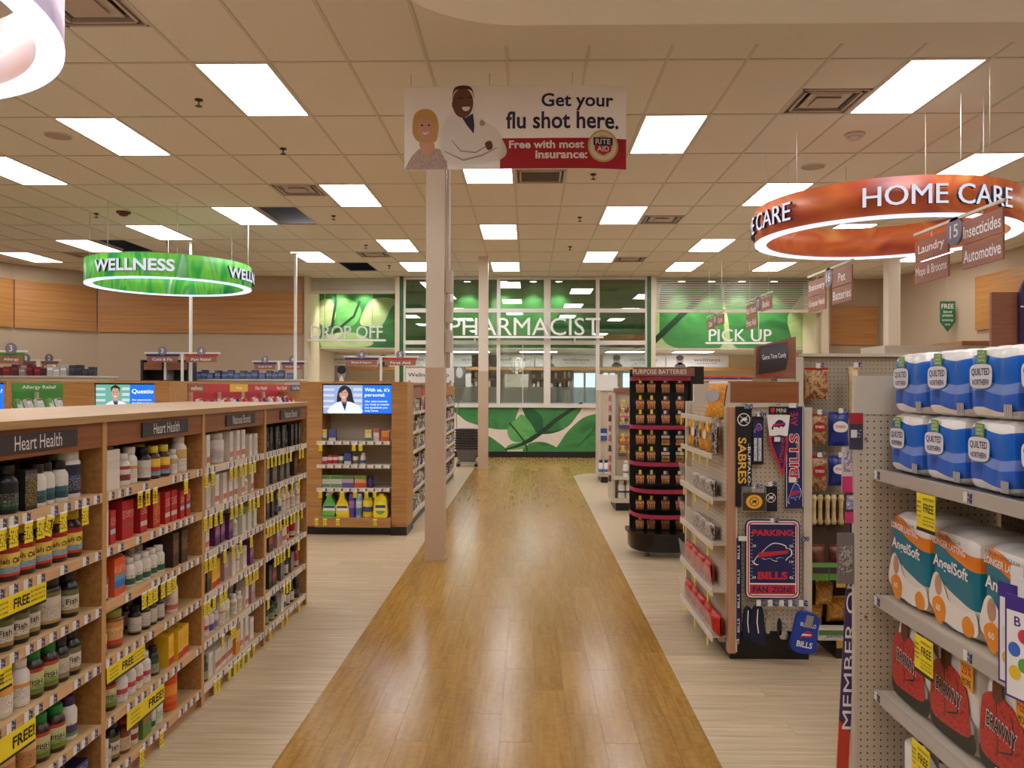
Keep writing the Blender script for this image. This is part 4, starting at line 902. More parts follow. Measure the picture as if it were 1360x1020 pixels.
# ================================================================== NEAR LEFT GONDOLA
GXF, GH, BAY, GY1 = -1.59, 1.455, .914, 2.036
SH = [1.161, .95, .739, .529, .30, .085]
GDEP = .43
for _k, _q in KINDS.items():
    if _k not in ('orangetub', 'whitebig'):
        s_ = min(1.13, .172 / _q['h']); _q['h'] *= s_; _q['w'] *= min(1.07, s_) if _q['t'] == 'c' else 1.07; _q['d'] *= 1.07
bayname = ['near Heart Health bay', 'second Heart Health bay', 'first National Brands bay', 'last National Brands bay']
LIPW = mottle('shelf lip wood', [(196, 150, 104), (214, 172, 126), (206, 160, 112)], (4, 40, 40), dist=0)
WOODE = wood('edge band', (186, 136, 80), (206, 160, 102), (40, 40, 1.5))
def bayunit(i, sign):
    y0 = GY1 + BAY * i
    t = thing('shelving_bay', 'wooden shelving bay of supplements headed %s, %s from the near end' % (sign, ORD[i]), 'shelving', (GXF, y0, 0), PI / 2, 'wooden supplement shelving bays')
    th = .03
    s0_ = ob('side_panel', MB().box(0, th, .003, GDEP, 0, GH - .026).mesh('side_panel', WOOD), t); ob('edge_band', MB().box(0, th, 0, .003, 0, GH - .026).mesh('edge_band', WOODE), s0_)
    if i == 3: ob('side_panel', MB().box(BAY - .001, BAY + .024, -.0, GDEP, 0, GH - .026).mesh('side_panel', WOOD), t)
    boxp('back_panel', t, mat('bay back', (120, 92, 62), .6), th, BAY, GDEP - .012, GDEP, 0, GH - .026)
    boxp('header', t, WOODH, th, BAY, .004, .024, 1.335, GH - .026)
    o = boxp('header_sign', t, CHAR, .3, .74, -.004, .004, 1.352, 1.412); text(o, sign, .52, 1.383, .25 if sign[0] == 'H' else .27, .046, LETW, -.005, bold=0.0)
    boxp('kick', t, WOOD, th, BAY, .02, .04, 0, SH[5] - .02)
    res = []
    for j, z in enumerate(SH):
        s_ = ob('shelf', MB().box(th, BAY - .001, .006, GDEP - .012, z - .02, z).mesh('shelf', WOODT), t)
        ob('shelf_lip', MB().box(th, BAY - .001, 0, .006, z - .034, z + .002).mesh('shelf_lip', LIPM if i > 1 else LIPW), s_)
        n = 13
        for k in range(n):
            if random.random() < .2: continue
            ob('price_tag', TAGME, s_, (.06 + k * (BAY - .1) / (n - 1) + random.uniform(-.012, .012), -.0005, z - .016))
        res.append(s_)
    return t, res
bays = [bayunit(i, s_) for i, s_ in enumerate(('Heart Health', 'Heart Health', 'National Brands', 'National Brands'))]
top = ob('worktop', MB().box(-.35, BAY * 4 + .026, -.02, GDEP * 2 + .02, GH - .026, GH).mesh('worktop', wood('worktop wood', (158, 118, 70), (184, 146, 94), (2, 24, 40), rough=.42)), None, (GXF, GY1, 0), PI / 2)
tag(top, 'long pale wood top board over the supplement bays', 'worktop')
o = ob('rear_cabinet', MB().box(0, BAY * 4 - .002, GDEP + .001, GDEP * 2, 0, GH - .027).mesh('rear_cabinet', WOOD), None, (GXF, GY1, 0), PI / 2); tag(o, 'wooden rear half of the supplement gondola under the worktop', 'cabinet')
def slot(px): return YX(px, GXF)
# things on the shelves: (photo column, kind)
ROWS = {
 (0, 0): [(8, 'navybig'), (29, 'blackgreen'), (48, 'darkbox'), (63, 'wteal'), (77, 'wteal'), (90, 'wteal'), (107, 'bigwhite')],
 (0, 1): [(6, 'fish'), (34, 'fish'), (57, 'fish'), (76, 'fish'), (97, 'fish'), (114, 'fish')],
 (0, 2): [(5, 'blackfish'), (21, 'blackfish'), (38, 'blackfish'), (58, 'blackfish'), (87, 'blackbig'), (114, 'blackfish')],
 (0, 3): [(2, 'wplain'), (27, 'worange'), (51, 'wplain'), (66, 'greencap'), (82, 'greencap'), (96, 'darkcap'), (112, 'blackfish')],
 (0, 4): [(30, 'orangejar'), (60, 'orangecap'), (77, 'greencap'), (95, 'greencap'), (114, 'purplew')],
 (0, 5): [(80, 'greencap'), (98, 'darkcap'), (119, 'bluebox')],
 (1, 0): [(153, 'whitebig'), (179, 'wred'), (190, 'wplain'), (208, 'blackw'), (219, 'fishs'), (231, 'fishs'), (243, 'wsmall'), (253, 'wgold')],
 (1, 1): [(145, 'whitenarrow'), (158, 'reds'), (178, 'redbig'), (199, 'redm'), (217, 'redyel'), (230, 'redm'), (239, 'redm'), (248, 'reds'), (256, 'reds')],
 (1, 2): [(149, 'purplejar'), (168, 'orangeblue'), (189, 'wgreen'), (199, 'wgreen'), (208, 'wgreen'), (218, 'wgreen'), (227, 'wgreen'), (241, 'brown'), (252, 'brown')],
 (1, 3): [(146, 'fishs'), (172, 'peach'), (197, 'darks'), (208, 'darks'), (217, 'darks'), (226, 'darks'), (242, 'wpinktall')],
 (1, 4): [(149, 'greencap'), (162, 'greencap'), (177, 'wpink'), (189, 'wpink'), (199, 'wpink'), (208, 'wpink'), (221, 'dgreen'), (237, 'yellow'), (247, 'yellow'), (256, 'yellow')],
 (1, 5): [(147, 'white'), (154, 'darks'), (164, 'blackfish'), (177, 'redcap'), (188, 'wred'), (202, 'greenbag'), (214, 'wgreen'), (223, 'wgreencap'), (243, 'orangetub')],
 (2, 0): [(274, 'whitepink'), (282, 'whitepink'), (303, 'wlarge'), (315, 'whitepink'), (322, 'whitepink'), (330, 'whitepink'), (339, 'white'), (346, 'white')],
 (2, 1): [(275, 'wsmall'), (284, 'white'), (294, 'whitepink'), (304, 'whitepink'), (312, 'whitepink'), (320, 'whitepink'), (328, 'whitepink'), (334, 'wsmall'), (342, 'whitepink')],
 (2, 2): [(281, 'whitepink'), (296, 'purple'), (304, 'purple'), (312, 'purple'), (321, 'wsmall'), (329, 'whitegreen'), (337, 'whitegreen'), (345, 'whitegreen')],
 (2, 3): [(273, 'brown'), (281, 'brown'), (289, 'yellow'), (297, 'yellow'), (307, 'mauve'), (317, 'white'), (325, 'wplain'), (332, 'white'), (340, 'purple')],
 (2, 4): [(276, 'peach'), (284, 'wpink'), (291, 'bluew'), (298, 'purplecap'), (305, 'wplain'), (312, 'wgreencap'), (322, 'wsmall'), (328, 'wsmall'), (334, 'whitepink'), (342, 'mauve')],
 (2, 5): [(273, 'bluew'), (280, 'dgreen'), (288, 'white'), (297, 'whitered'), (306, 'whitered'), (314, 'whitered'), (322, 'orangec'), (329, 'whitepink'), (335, 'whitepink'), (342, 'white')],
 (3, 0): [(357, 'blackbox'), (362, 'blackb'), (367, 'blackbox'), (372, 'blackbox'), (377, 'blackb'), (382, 'blackbox'), (387, 'blackb'), (392, 'blackbox'), (397, 'blackbox'), (402, 'blackbox')],
 (3, 1): [(360, 'greybox'), (370, 'greybox'), (379, 'greybox'), (388, 'greybox'), (398, 'brown')],
 (3, 2): [(357, 'blackbox'), (363, 'blackbox'), (369, 'blackbox'), (374, 'blackb'), (379, 'bluew'), (384, 'wplain'), (390, 'wplain'), (396, 'wsmall'), (402, 'wplain')],
 (3, 3): [(357, 'white'), (366, 'blackred'), (375, 'mauve'), (383, 'whitered'), (390, 'redsilver'), (396, 'redsilver'), (402, 'white')],
 (3, 4): [(357, 'bluew'), (365, 'blackbox'), (371, 'blackred'), (380, 'greybox'), (388, 'darks'), (394, 'greybox'), (402, 'redsilver')],
 (3, 5): [(357, 'redcap'), (363, 'dgreen'), (369, 'dgreen'), (375, 'dgreen'), (381, 'white'), (386, 'bluew'), (391, 'darks'), (396, 'darks'), (402, 'blackb')],
}
shword = ['top', 'second', 'third', 'fourth', 'fifth', 'bottom']
for (b, j), items in ROWS.items():
    y0, y1 = GY1 + BAY * b + .034, GY1 + BAY * (b + 1) - .004
    ws = [KINDS[k]['w'] for _, k in items]; ys = [slot(px) for px, k in items]
    ys = [max(y0 + w_ / 2, y) for y, w_ in zip(ys, ws)]
    for i in range(1, len(ys)): ys[i] = max(ys[i], ys[i - 1] + (ws[i] + ws[i - 1]) / 2 + .002)
    lim = y1
    for i in range(len(ys) - 1, -1, -1): ys[i] = min(ys[i], lim - ws[i] / 2); lim = ys[i] - ws[i] / 2 - .002
    for i, ((px, k), y) in enumerate(zip(items, ys)):
        q = KINDS[k]
        ds = q['desc'].split(); ds = ' '.join(ds[:6]) if len(ds) > 6 else q['desc']
        lab = '%s, %s from left, %s shelf, %s' % (ds, ORD[i], shword[j], bayname[b])
        if q['d'] < .075 and i % 3 != 1: put(k, (GXF - .045 - q['d'] * 1.5 - random.uniform(0, .02), y + random.uniform(-.002, .002), SH[j] + .0002), PI / 2, ('%s in rear row, %s from left, %s shelf, %s' % (ds.split(' with')[0], ORD[i], shword[j], bayname[b])), 'rear row supplements of the %s' % bayname[b], tiny=q['t'] == 'c')
        put(k, (GXF - .018 - q['d'] / 2 - random.uniform(0, .012), y, SH[j]), PI / 2 + random.uniform(-.06, .06) - (.6 if q['t'] == 'b' else 0), lab, 'supplements on the %s shelf of the %s' % (shword[j], bayname[b]))
# yellow sale tags hanging below the shelf lips
YT = {(0, 0): [2, 18, 38, 54, 67, 84, 113], (0, 1): [], (1, 0): [186, 196, 206, 247], (1, 2): [192, 200, 207, 217, 225, 232], (1, 5): [190, 216],
      (2, 0): [274, 283, 307, 313, 320, 326, 332, 338], (2, 1): [273, 280, 287, 294, 308, 314, 321, 332, 337, 343], (2, 2): [274, 280, 286, 299, 310, 320, 334], (2, 3): [273, 278, 285, 294, 300, 328, 333, 338, 342],
      (2, 4): [297, 309, 312], (2, 5): [287, 292, 306, 313, 318, 324, 331, 338],
      (3, 0): [356, 361, 366, 371, 376, 381, 386, 398, 402], (3, 1): [356, 361, 371, 380, 388, 397], (3, 2): [356, 360, 364, 369, 373, 378, 382, 387, 391, 396, 401], (3, 3): [366, 370, 374, 378, 384, 397], (3, 4): [357, 378, 382, 386], (3, 5): [360, 376, 382, 398]}
for (b, j), pxs in YT.items():
    for px in pxs:
        x = slot(px) - (GY1 + BAY * b)
        if not .03 < x < BAY - .02: continue
        o = ob('sale_tag', YTAGME, bays[b][1][j], (x, -.001, SH[j] - .034 if j < 5 else SH[j] - .02))
        if (b, j) == (0, 0) and px == 67: o.rotation_euler = (0, .3, 0)
for px, s_ in ((186, '9'), (196, '9'), (206, '6')):
    text(bays[1][1][0], s_, slot(px) - GY1 - BAY - .006, SH[0] - .06, .016, .03, LETB, -.006, name='tag_numeral')
text(bays[0][1][0], '7', slot(67) - GY1, SH[0] - .06, .018, .034, LETB, -.006, name='tag_numeral')
# long yellow FREE strips
for b, j, pa, pb, s_, big in ((0, 1, -12, 60, 'FREE', 0), (0, 2, -20, 15, 'FREE', 0), (0, 3, -25, 47, 'FREE!', 1), (1, 3, 142, 192, 'FREE', 0), (1, 4, 169, 218, 'FREE!', 1)):
    xa_, xb_ = slot(pa) - GY1 - BAY * b, slot(pb) - GY1 - BAY * b; xa_ = max(xa_, .025); z1 = SH[j] - .03; hgt = .062 + .012 * big
    s = bays[b][1][j]
    o = ob('promo_strip', MB().box(xa_, xb_, -.007, -.005, z1 - hgt, z1).mesh('promo_strip', YELP), s)
    ob('promo_edge', MB().box(xa_, xb_, -.0074, -.0048, z1 - hgt - .004, z1 - hgt + .004).mesh('promo_edge', BLACK), s)
    w_ = xb_ - xa_; a, c = ((.52, .46), (.76, .22))[big]
    text(s, s_, xa_ + w_ * a, z1 - hgt * .48, w_ * (.3 if not big else .42), hgt * .5, LETB, -.0085, bold=.02, name='promo_lettering')
    small = ('BUY ONE GET ONE', 'MIX OR MATCH', 'WITH CARD') 
    for k in range(3): text(s, small[k], xa_ + w_ * (.16 if not big else .2), z1 - hgt * (.25 + .24 * k), w_ * .22, hgt * .1, LETB, -.0085, name='promo_lettering')
    if not big:
        for k in range(3): text(s, small[k], xa_ + w_ * .83, z1 - hgt * (.22 + .24 * k), w_ * .28, hgt * .11, LETB, -.0085, name='promo_lettering')

def NTH(i): return ORD[i] if i < 20 else 'twenty-' + ORD[i - 20] if i < 29 else 'thirty-' + ORD[i - 30] if i > 29 else 'thirtieth'

# ================================================================== MIDDLE LEFT: END CAPS WITH SCREENS
YE = 8.4
SBG = emis('screen backdrop', (150, 168, 206), .75); SBL = emis('screen blue', (28, 104, 206), .9); SCOAT = emis('screen coat', (214, 222, 244), .85); SSK = emis('screen skin', (196, 150, 132), .75)
SHAIR = emis('screen hair', (42, 36, 44), .6); SWH = emis('screen white', (240, 246, 255), 1.1); SSH = emis('screen shelf', (196, 206, 222), .75); SGR = emis('screen green', (110, 176, 150), .7); SSHIRT = emis('screen shirt', (40, 48, 96), .6)
def screen(t, x0, x1, z0, z1, y, words, woman):
    s_ = boxp('screen', t, BLACK, x0 - .008, x1 + .008, y - .012, y + .03, z0 - .008, z1 + .008); yy = y - .0125
    w_, h = x1 - x0, z1 - z0
    def f(pts, m, k, sp=0):
        q = [(x0 + a * w_, z0 + b * h) for a, b in pts]; q = spline(q, sp) if sp else q
        flat(s_, 'screen_image', [(min(max(a, x0), x1), min(max(b, z0), z1)) for a, b in q], m, yy, .0006 * k)
    f([(0, 0), (.575, 0), (.575, 1), (0, 1)], SGR if not woman else SBG, 1); f([(.575, 0), (1, 0), (1, 1), (.575, 1)], SBL, 1)
    for k in range(4): f([(.0, .2 + .2 * k), (.16, .2 + .2 * k), (.16, .28 + .2 * k), (0, .28 + .2 * k)], SSH, 2); f([(.44, .2 + .2 * k), (.57, .2 + .2 * k), (.57, .3 + .2 * k), (.44, .3 + .2 * k)], SSH, 2)
    cx = .3 if woman else .33
    if woman: f([(cx - .09, .35), (cx - .08, .8), (cx, .99), (cx + .1, .86), (cx + .14, .5), (cx + .17, .3), (cx + .08, .42)], SHAIR, 3, 4)
    f([(cx - .22, 0), (cx - .17, .28), (cx - .05, .42), (cx + .06, .42), (cx + .2, .3), (cx + .26, 0)], SCOAT, 4, 3); f([(cx - .04, .42), (cx + .05, .42), (cx + .02, .08)], SSHIRT, 5)
    f([(cx - .035, .36), (cx + .04, .36), (cx + .04, .6), (cx - .03, .6)], SSK, 5); f(ell(cx, .7, .066, .2), SSK, 6)
    if not woman: f([(cx - .07, .72), (cx - .075, .9), (cx, 1), (cx + .075, .9), (cx + .07, .72), (cx + .05, .86), (cx - .04, .88)], SHAIR, 7)
    else: f([(cx - .07, .7), (cx - .06, .9), (cx + .02, .98), (cx + .08, .8), (cx + .07, .68), (cx + .03, .86)], SHAIR, 7)
    f([(cx - .024, .585), (cx, .575), (cx + .024, .585), (cx + .012, .562), (cx - .012, .562)], SWH, 8); f(ell(cx - .026, .73, .012, .014, 10), SHAIR, 8); f(ell(cx + .026, .73, .012, .014, 10), SHAIR, 8)
    for k, (s2, zc, hh, wd) in enumerate(words): text(s_, s2, x0 + w_ * (.61 + wd / 2), z0 + h * zc, w_ * wd, h * hh, SWH, yy - .001, bold=0, name='screen_lettering')
def endcap(lab, xL, xR, sx0, sx1, words, woman, shelves=(), dp=.45):
    t = thing('endcap_unit', lab, 'shelving', ((xL + xR) / 2, YE, 0), group='wooden end caps with screens'); a, b = xL - (xL + xR) / 2, xR - (xL + xR) / 2; s0, s1 = sx0 - (xL + xR) / 2, sx1 - (xL + xR) / 2
    boxp('base', t, BLACK, a, b, .03, dp, 0, .09); boxp('base', t, BLACK, s1, b + .0, -.02, .03, 0, .09)
    for u0, u1 in ((a, s0 - .002), (s1 + .002, b)): boxp('stile', t, WOOD, u0, u1, 0, dp, .09, 1.6)
    boxp('deck', t, WOOD, s0 - .06, s1 + .0, -.05, min(.42, dp), .09, .19)
    boxp('back_panel', t, PEG, s0, s1, .8 * dp, .8 * dp + .02, .19, 1.6); boxp('top_board', t, WOOD, a, b, -.005, dp, 1.6, 1.62)
    screen(t, s0 + .005, s1 - .005, 1.285, 1.585, .04, words, woman)
    out = []
    for z in shelves:
        s_ = boxp('shelf', t, CREAM, s0 - .05, s1 - .01, -.02, .36, z - .012, z); ob('shelf_lip', MB().box(s0 - .05, s1 - .01, -.03, -.02, z - .036, z + .004).mesh('shelf_lip', LIPM), s_); out.append(s_)
        for k in range(9): ob('price_tag', TAGME, s_, (s0 + .04 + k * .085, -.0305, z - .016))
    return t, out, (xL + xR) / 2
xcL, xcR = PX(398, YE), PX(541, YE)
ZS = [.992, .744, .498, .19]
ec, ecs, ecx = endcap('wooden end cap with blue With us screen and cleaning products', xcL, xcR, PX(428, YE), PX(520, YE), [('With us, it\'s', .83, .15, .36), ('personal.', .64, .15, .3), ('Our pharmacists', .42, .08, .33), ('are ready to answer', .31, .08, .36), ('any questions you', .2, .08, .33), ('may have.', .09, .08, .2)], True, ZS[:3])
bcR = PX(225, YE); bcL = bcR - (xcR - xcL)
endcap('wooden end cap with a screen of a man and Questions text', bcL, bcR, PX(125, YE), PX(205, YE), [('Questio', .75, .18, .36), ('Our pharmacists', .45, .08, .33), ('are ready to answer', .34, .08, .36), ('any questions', .23, .08, .3)], False, (.9, .5))
acR = PX(9, YE); acL = acR - (xcR - xcL)
endcap('wooden end cap at the far left frame edge with screen', acL, acR, acL + .2, PX(5, YE), [('Questions?', .75, .16, .36)], True, (), .08)
for s_, z, pxs in ((ecs[0], ZS[0], (427, 471, 480)), (ecs[2], ZS[2], (427, 456, 473, 488, 499))):
    for px in pxs: ob('sale_tag', YTAGME, s_, (PX(px, YE) - ecx, -.03, z - .036))
dk = [c for c in ec.children if c.name.startswith('deck')][0]
for px in (423, 434, 451, 500): ob('sale_tag', YTAGME, dk, (PX(px, YE) - ecx, -.052, .175))
# products on the end cap
carton('vitbox', 'small white and yellow carton', .07, .05, .12, (214, 200, 150), [(0, (80, 120, 60)), (.3, (222, 216, 200)), (.7, (230, 200, 60))], 'health_box')
carton('vitblue', 'small blue carton', .075, .05, .12, (60, 70, 130), [(0, (206, 200, 190)), (.3, (70, 84, 150))], 'health_box')
carton('vitpink', 'pink and white carton', .06, .05, .13, (206, 120, 120), [(0, (222, 190, 180)), (.4, (226, 220, 214)), (.7, (200, 90, 90))], 'health_box')
carton('vitorange', 'orange carton', .08, .05, .11, (216, 110, 40), [(0, (206, 90, 40)), (.4, (230, 150, 60))], 'health_box')
carton('vitred', 'low red carton', .1, .05, .08, (190, 50, 50), [(0, (196, 60, 60)), (.5, (226, 206, 196))], 'health_box')
carton('freshbox', 'green and white air freshener pack', .125, .05, .13, (180, 190, 150), [(0, (120, 150, 110)), (.3, (206, 210, 190)), (.7, (90, 150, 70))], 'air_freshener_pack')
carton('freshpurple', 'purple air freshener pack', .125, .05, .13, (120, 90, 140), [(0, (110, 90, 150)), (.4, (190, 176, 190)), (.7, (90, 140, 70))], 'air_freshener_pack')
carton('freshorange', 'orange air freshener pack', .125, .05, .13, (214, 110, 60), [(0, (206, 90, 50)), (.4, (226, 170, 110)), (.7, (110, 150, 60))], 'air_freshener_pack')
bottle('jarred', 'small bottle with red label', .1, .03, (206, 196, 190), (190, 40, 40), [(0, (190, 40, 44)), (.6, (226, 216, 206))], 'jar', name='health_bottle')
bottle('jardark', 'small bottle with dark cap', .11, .03, (200, 196, 176), BK, [(0, (90, 110, 90)), (.5, (214, 206, 180))], 'jar', name='health_bottle')
bottle('darkpurple', 'dark purple bottle', .14, .032, (46, 34, 70), (40, 30, 60), [(0, (70, 50, 110)), (.5, (60, 60, 120))], name='air_freshener_bottle')
bottle('canpurple', 'tall purple aerosol can', .25, .033, (110, 70, 160), (120, 84, 170), [(0, (98, 60, 150)), (.4, (150, 120, 190)), (.8, (98, 60, 150))], 'can', name='aerosol_can', cat='can')
bottle('canblue', 'tall pale blue aerosol can', .25, .034, (150, 180, 206), (226, 226, 226), [(0, (90, 130, 180)), (.4, (206, 214, 220)), (.8, (130, 170, 206))], 'can', name='aerosol_can', cat='can')
bottle('wipes', 'yellow wipes tub', .205, .054, (232, 206, 40), (238, 216, 60), [(0, (226, 196, 30)), (.25, (60, 70, 130)), (.6, (236, 214, 60))], 'can', name='wipes_tub', cat='tub')
def row(items, z, Y, g, where, kmap=lambda q: q):
    for i, (px, k) in enumerate(items):
        q = KINDS[k]; put(k, (PX(px, Y), Y + q['d'] / 2, z), random.uniform(-.03, .03), '%s, %s from left, %s' % (q['desc'], ORD[i], where), g)
row([(429.5, 'vitbox'), (441.5, 'vitblue'), (489.5, 'vitbox'), (500, 'vitpink'), (512, 'vitorange')], ZS[0], YE + .02, 'top shelf of screen end cap', 'top shelf of screen end cap')
row([(429, 'vitred'), (438, 'jarred'), (445.5, 'jarred'), (453, 'jardark'), (462, 'vitblue'), (472, 'jardark'), (482, 'bluew')], ZS[1], YE + .02, 'second shelf of screen end cap', 'second shelf of screen end cap')
row([(431.5, 'freshbox'), (447, 'freshbox'), (462.5, 'freshpurple'), (479, 'freshorange'), (492, 'darkpurple')], ZS[2], YE + .02, 'third shelf of screen end cap', 'third shelf of screen end cap')
row([(467, 'canpurple'), (476.5, 'canblue'), (488, 'wipes')], ZS[3], YE - .02, 'cans on the end cap deck', 'on the end cap deck')
def spray(px, body, labc, trig, lab):
    x = PX(px, YE - .02); t = thing('spray_bottle', lab, 'bottle', (x, YE + .03, ZS[3]), group='cleaning sprays on the end cap deck')
    w_ = .07
    prof = spline([(-w_, 0), (-w_, .1), (-w_ * .7, .16), (-.028, .2), (-.022, .225), (.022, .225), (.028, .2), (w_ * .8, .15), (w_, .1), (w_, 0)], 4)
    ob('body', MB().prism(prof, -.04, .04).mesh('body', plast(body)), t)
    flat(t, 'label', spline([(-.055, .03), (-.06, .09), (-.03, .14), (.03, .14), (.06, .09), (.055, .03)], 4), bands('spraylabel' + rc(labc), 'Z', .03, .14, [(0, labc), (.35, (236, 230, 214)), (.6, (40, 60, 130)), (.8, labc)]), -.04)
    ob('collar', MB().lathe([(.024, .222), (.024, .25)], 12).mesh('collar', plast(trig)), t)
    ob('trigger_head', MB().prism([(-.06, .268), (-.062, .292), (.035, .3), (.05, .285), (.03, .25), (-.012, .25), (-.03, .22), (-.045, .222), (-.03, .262)], -.014, .014).mesh('trigger_head', plast(trig)), t)
spray(437.5, (90, 170, 70), (120, 180, 80), (230, 228, 222), 'green cleaning spray bottle with white trigger on end cap deck')
spray(454.5, (236, 206, 40), (240, 214, 60), (226, 224, 220), 'yellow cleaning spray bottle with white trigger on end cap deck')
t = thing('cleaner_jug', 'yellow rounded cleaner bottle at right end of end cap deck', 'bottle', (PX(506, YE), YE + .03, ZS[3]))
ob('body', MB().prism(spline([(-.066, 0), (-.07, .11), (-.06, .2), (-.035, .226), (.035, .226), (.06, .2), (.07, .11), (.066, 0)], 4), -.045, .045).mesh('body', plast((238, 214, 40))), t)
flat(t, 'label', ell(0, .1, .055, .07), bands('juglabel', 'Z', .03, .17, [(0, (120, 170, 60)), (.3, (238, 224, 120)), (.5, (50, 70, 140)), (.72, (240, 222, 80))]), -.045); ob('cap', MB().lathe([(.032, .22), (.032, .245), (.028, .25)], 14).mesh('cap', plast((238, 216, 50))), t)

# ---- gondola runs behind the end caps (faces towards the runner)
def gondola(lab, xf, y0, y1, hdr, shelves, topz=1.6, back=PEGD, wide=1.0):
    t = thing('gondola_run', lab, 'shelving', (xf, y0, 0), PI / 2, 'gondola runs behind the end caps'); L = y1 - y0
    boxp('core', t, back, 0, L, .38, .38 + .1, 0, topz); boxp('base', t, BLACK, 0, L, .03, .38, 0, .1); boxp('top_cap', t, WOOD, 0, L, .3, .9, topz, topz + .03)
    boxp('deck', t, CREAM, 0, L, 0, .38, .1, .15)
    n = max(1, round(L / .92)); out = []
    for k in range(n + 1):
        u = min(max(k * L / n, .012), L - .012); boxp('upright', t, WOOD if k in (0, n) else CREAM, u - .012, u + .012, .02 if k in (0, n) else .34, .38, .1, topz)
    for z in shelves:
        s_ = boxp('shelf', t, CREAM, .02, L - .02, .02, .38, z - .015, z); ob('shelf_lip', MB().box(.02, L - .02, .008, .02, z - .03, z + .006).mesh('shelf_lip', LIPM), s_); out.append(s_)
    for u0, u1, m, s2, z0, z1 in hdr:
        o = boxp('header_sign', t, m, u0, u1, .0, .012, z0, z1)
        if s2: text(o, s2, (u0 + u1) / 2, (z0 + z1) / 2, min((u1 - u0) * .7, .045 * len(s2)), (z1 - z0) * .5, LETW, -.001)
    return t, out
HRED = mat('header red', (186, 46, 50), .5); HYEL = mat('header yellow', (224, 176, 50), .5); HGRN = mat('header green', (70, 140, 50), .5); HNAV = mat('header navy', (60, 56, 92), .5)
gz = (1.28, 1.06, .84, .62, .4)
gC, gCs = gondola('long gondola of health products running from screen end cap to pharmacy', -1.285, 8.87, 14.05, [(.0, .7, WOODH, '', 1.44, 1.55), (.75, 1.7, HRED, 'Pain', 1.46, 1.56)], gz)
pal = [(206, 196, 190), (90, 110, 150), (150, 60, 60), (222, 214, 200), (120, 100, 130), (190, 150, 90), (70, 80, 90), (200, 120, 100), (110, 140, 120), (226, 220, 210), (60, 60, 80)]
palname = 'pale blue red cream mauve tan slate coral green white navy'.split()
for i, c in enumerate(pal): carton('mix%d' % i, 'small packaged health product', .08, .06, random.uniform(.1, .16), c, [(0, pal[(i * 3 + 1) % len(pal)]), (.4, c), (.75, pal[(i * 5 + 2) % len(pal)])], 'health_package')
for z in gz + (.15,):
    for lo, hi, wh in ((8.95, 10.1, 'before'), (10.14, 11.86, 'level with'), (11.9, 13.95, 'beyond')):
        y = lo; cnt = 0
        while y < hi:
            ci = random.randrange(len(pal)); k = 'mix%d' % ci
            if random.random() < .92: put(k, (-1.285 - .05, y + .045, z), PI / 2, 'small %s health package %s the column, %s shelf, %s from left' % (palname[ci], wh, ('top', 'second', 'third', 'fourth', 'fifth', 'bottom')[(gz + (.15,)).index(z)], NTH(cnt)), 'health products %s the white column' % wh); cnt += 1
            y += random.choice((.09, .1, .11))
for s_, z in zip(gCs, gz):
    for k in range(40):
        ob('sale_tag' if k % 4 == 0 else 'price_tag', YTAGME if k % 4 == 0 else TAGME, s_, (.1 + k * .125, .006, z - .014))
t = thing('topper_sign', 'white clear-coated Wellness topper sign on gondola beside the column', 'sign', (PX(571, 11), 11, 1.63)); w2 = (PX(603, 11) - PX(539, 11)) / 2
boxp('panel', t, WHITE, -w2, w2, -.006, .006, .0, .2); text(t, 'Wellness Shop', -.02, .1, w2 * 1.7, .07, CHAR, -.007)
for x in (-w2 + .05, w2 - .05): boxp('stud', t, GREYM, x - .012, x + .012, -.012, .012, -.03, .03)
def trays(xf, y0, y1, packs, gname, wh, backm):
    # sloped trays of packets at eye level, seen over the near gondola
    y = y0; i = 0; d = {}
    while y < y1:
        k = packs[i % len(packs)]; q = KINDS[k]
        put(k, (xf - .1 - .05 * (i % 2), y, 1.302), PI / 2, '%s leaning under the %s header, %s from the near end' % (q['desc'], wh, NTH(i)), gname, rx=-.35); y += q['w'] + .012; i += 1
gB, _ = gondola('gondola with red Pain Relief headers seen over the near shelves', bcR, 8.87, 13.4, [(.0, .45, WOODH, 'wellness', 1.5, 1.6), (.46, 1.25, HRED, '', 1.5, 1.6), (1.25, 1.9, HYEL, 'Sleep', 1.5, 1.6), (1.9, 3.0, HRED, 'Pain Relief', 1.5, 1.6), (3.0, 3.8, HRED, 'Pain Relief', 1.5, 1.6), (3.8, 4.5, HNAV, 'Cold Pain', 1.5, 1.6)], (1.3, .9, .5), back=HRED)
gA, _ = gondola('gondola with green Allergy Relief headers at far left', acR, 8.49, 12.5, [(.0, .96, HGRN, 'Allergy Relief', 1.5, 1.6), (.97, 1.9, HGRN, 'Allergy Relief', 1.5, 1.6)], (1.3, .9, .5), back=HGRN)
carton('traywhite', 'white tray packet', .09, .04, .12, (222, 220, 214), [(0, (206, 206, 206)), (.5, (226, 222, 216)), (.8, (160, 60, 60))], 'medicine_packet')
carton('traygreen', 'green tray packet', .08, .04, .12, (120, 170, 90), [(0, (206, 210, 196)), (.5, (110, 160, 70))], 'medicine_packet')
carton('trayblue', 'blue tray packet', .1, .04, .1, (60, 80, 160), [(0, (60, 84, 170)), (.5, (210, 60, 60))], 'medicine_packet')
carton('trayred', 'red tray packet', .1, .04, .1, (196, 60, 56), [(0, (226, 206, 200)), (.4, (196, 54, 50))], 'medicine_packet')
trays(acR, 8.56, 10.9, ['traywhite', 'traywhite', 'traygreen'], 'packets under the Allergy Relief header', 'Allergy Relief', HGRN)
trays(bcR, 9.5, 13.2, ['traywhite', 'traywhite', 'trayred', 'trayblue', 'trayblue', 'trayred', 'traywhite', 'trayred', 'trayred'], 'packets under the Pain Relief header', 'Pain Relief', HRED)
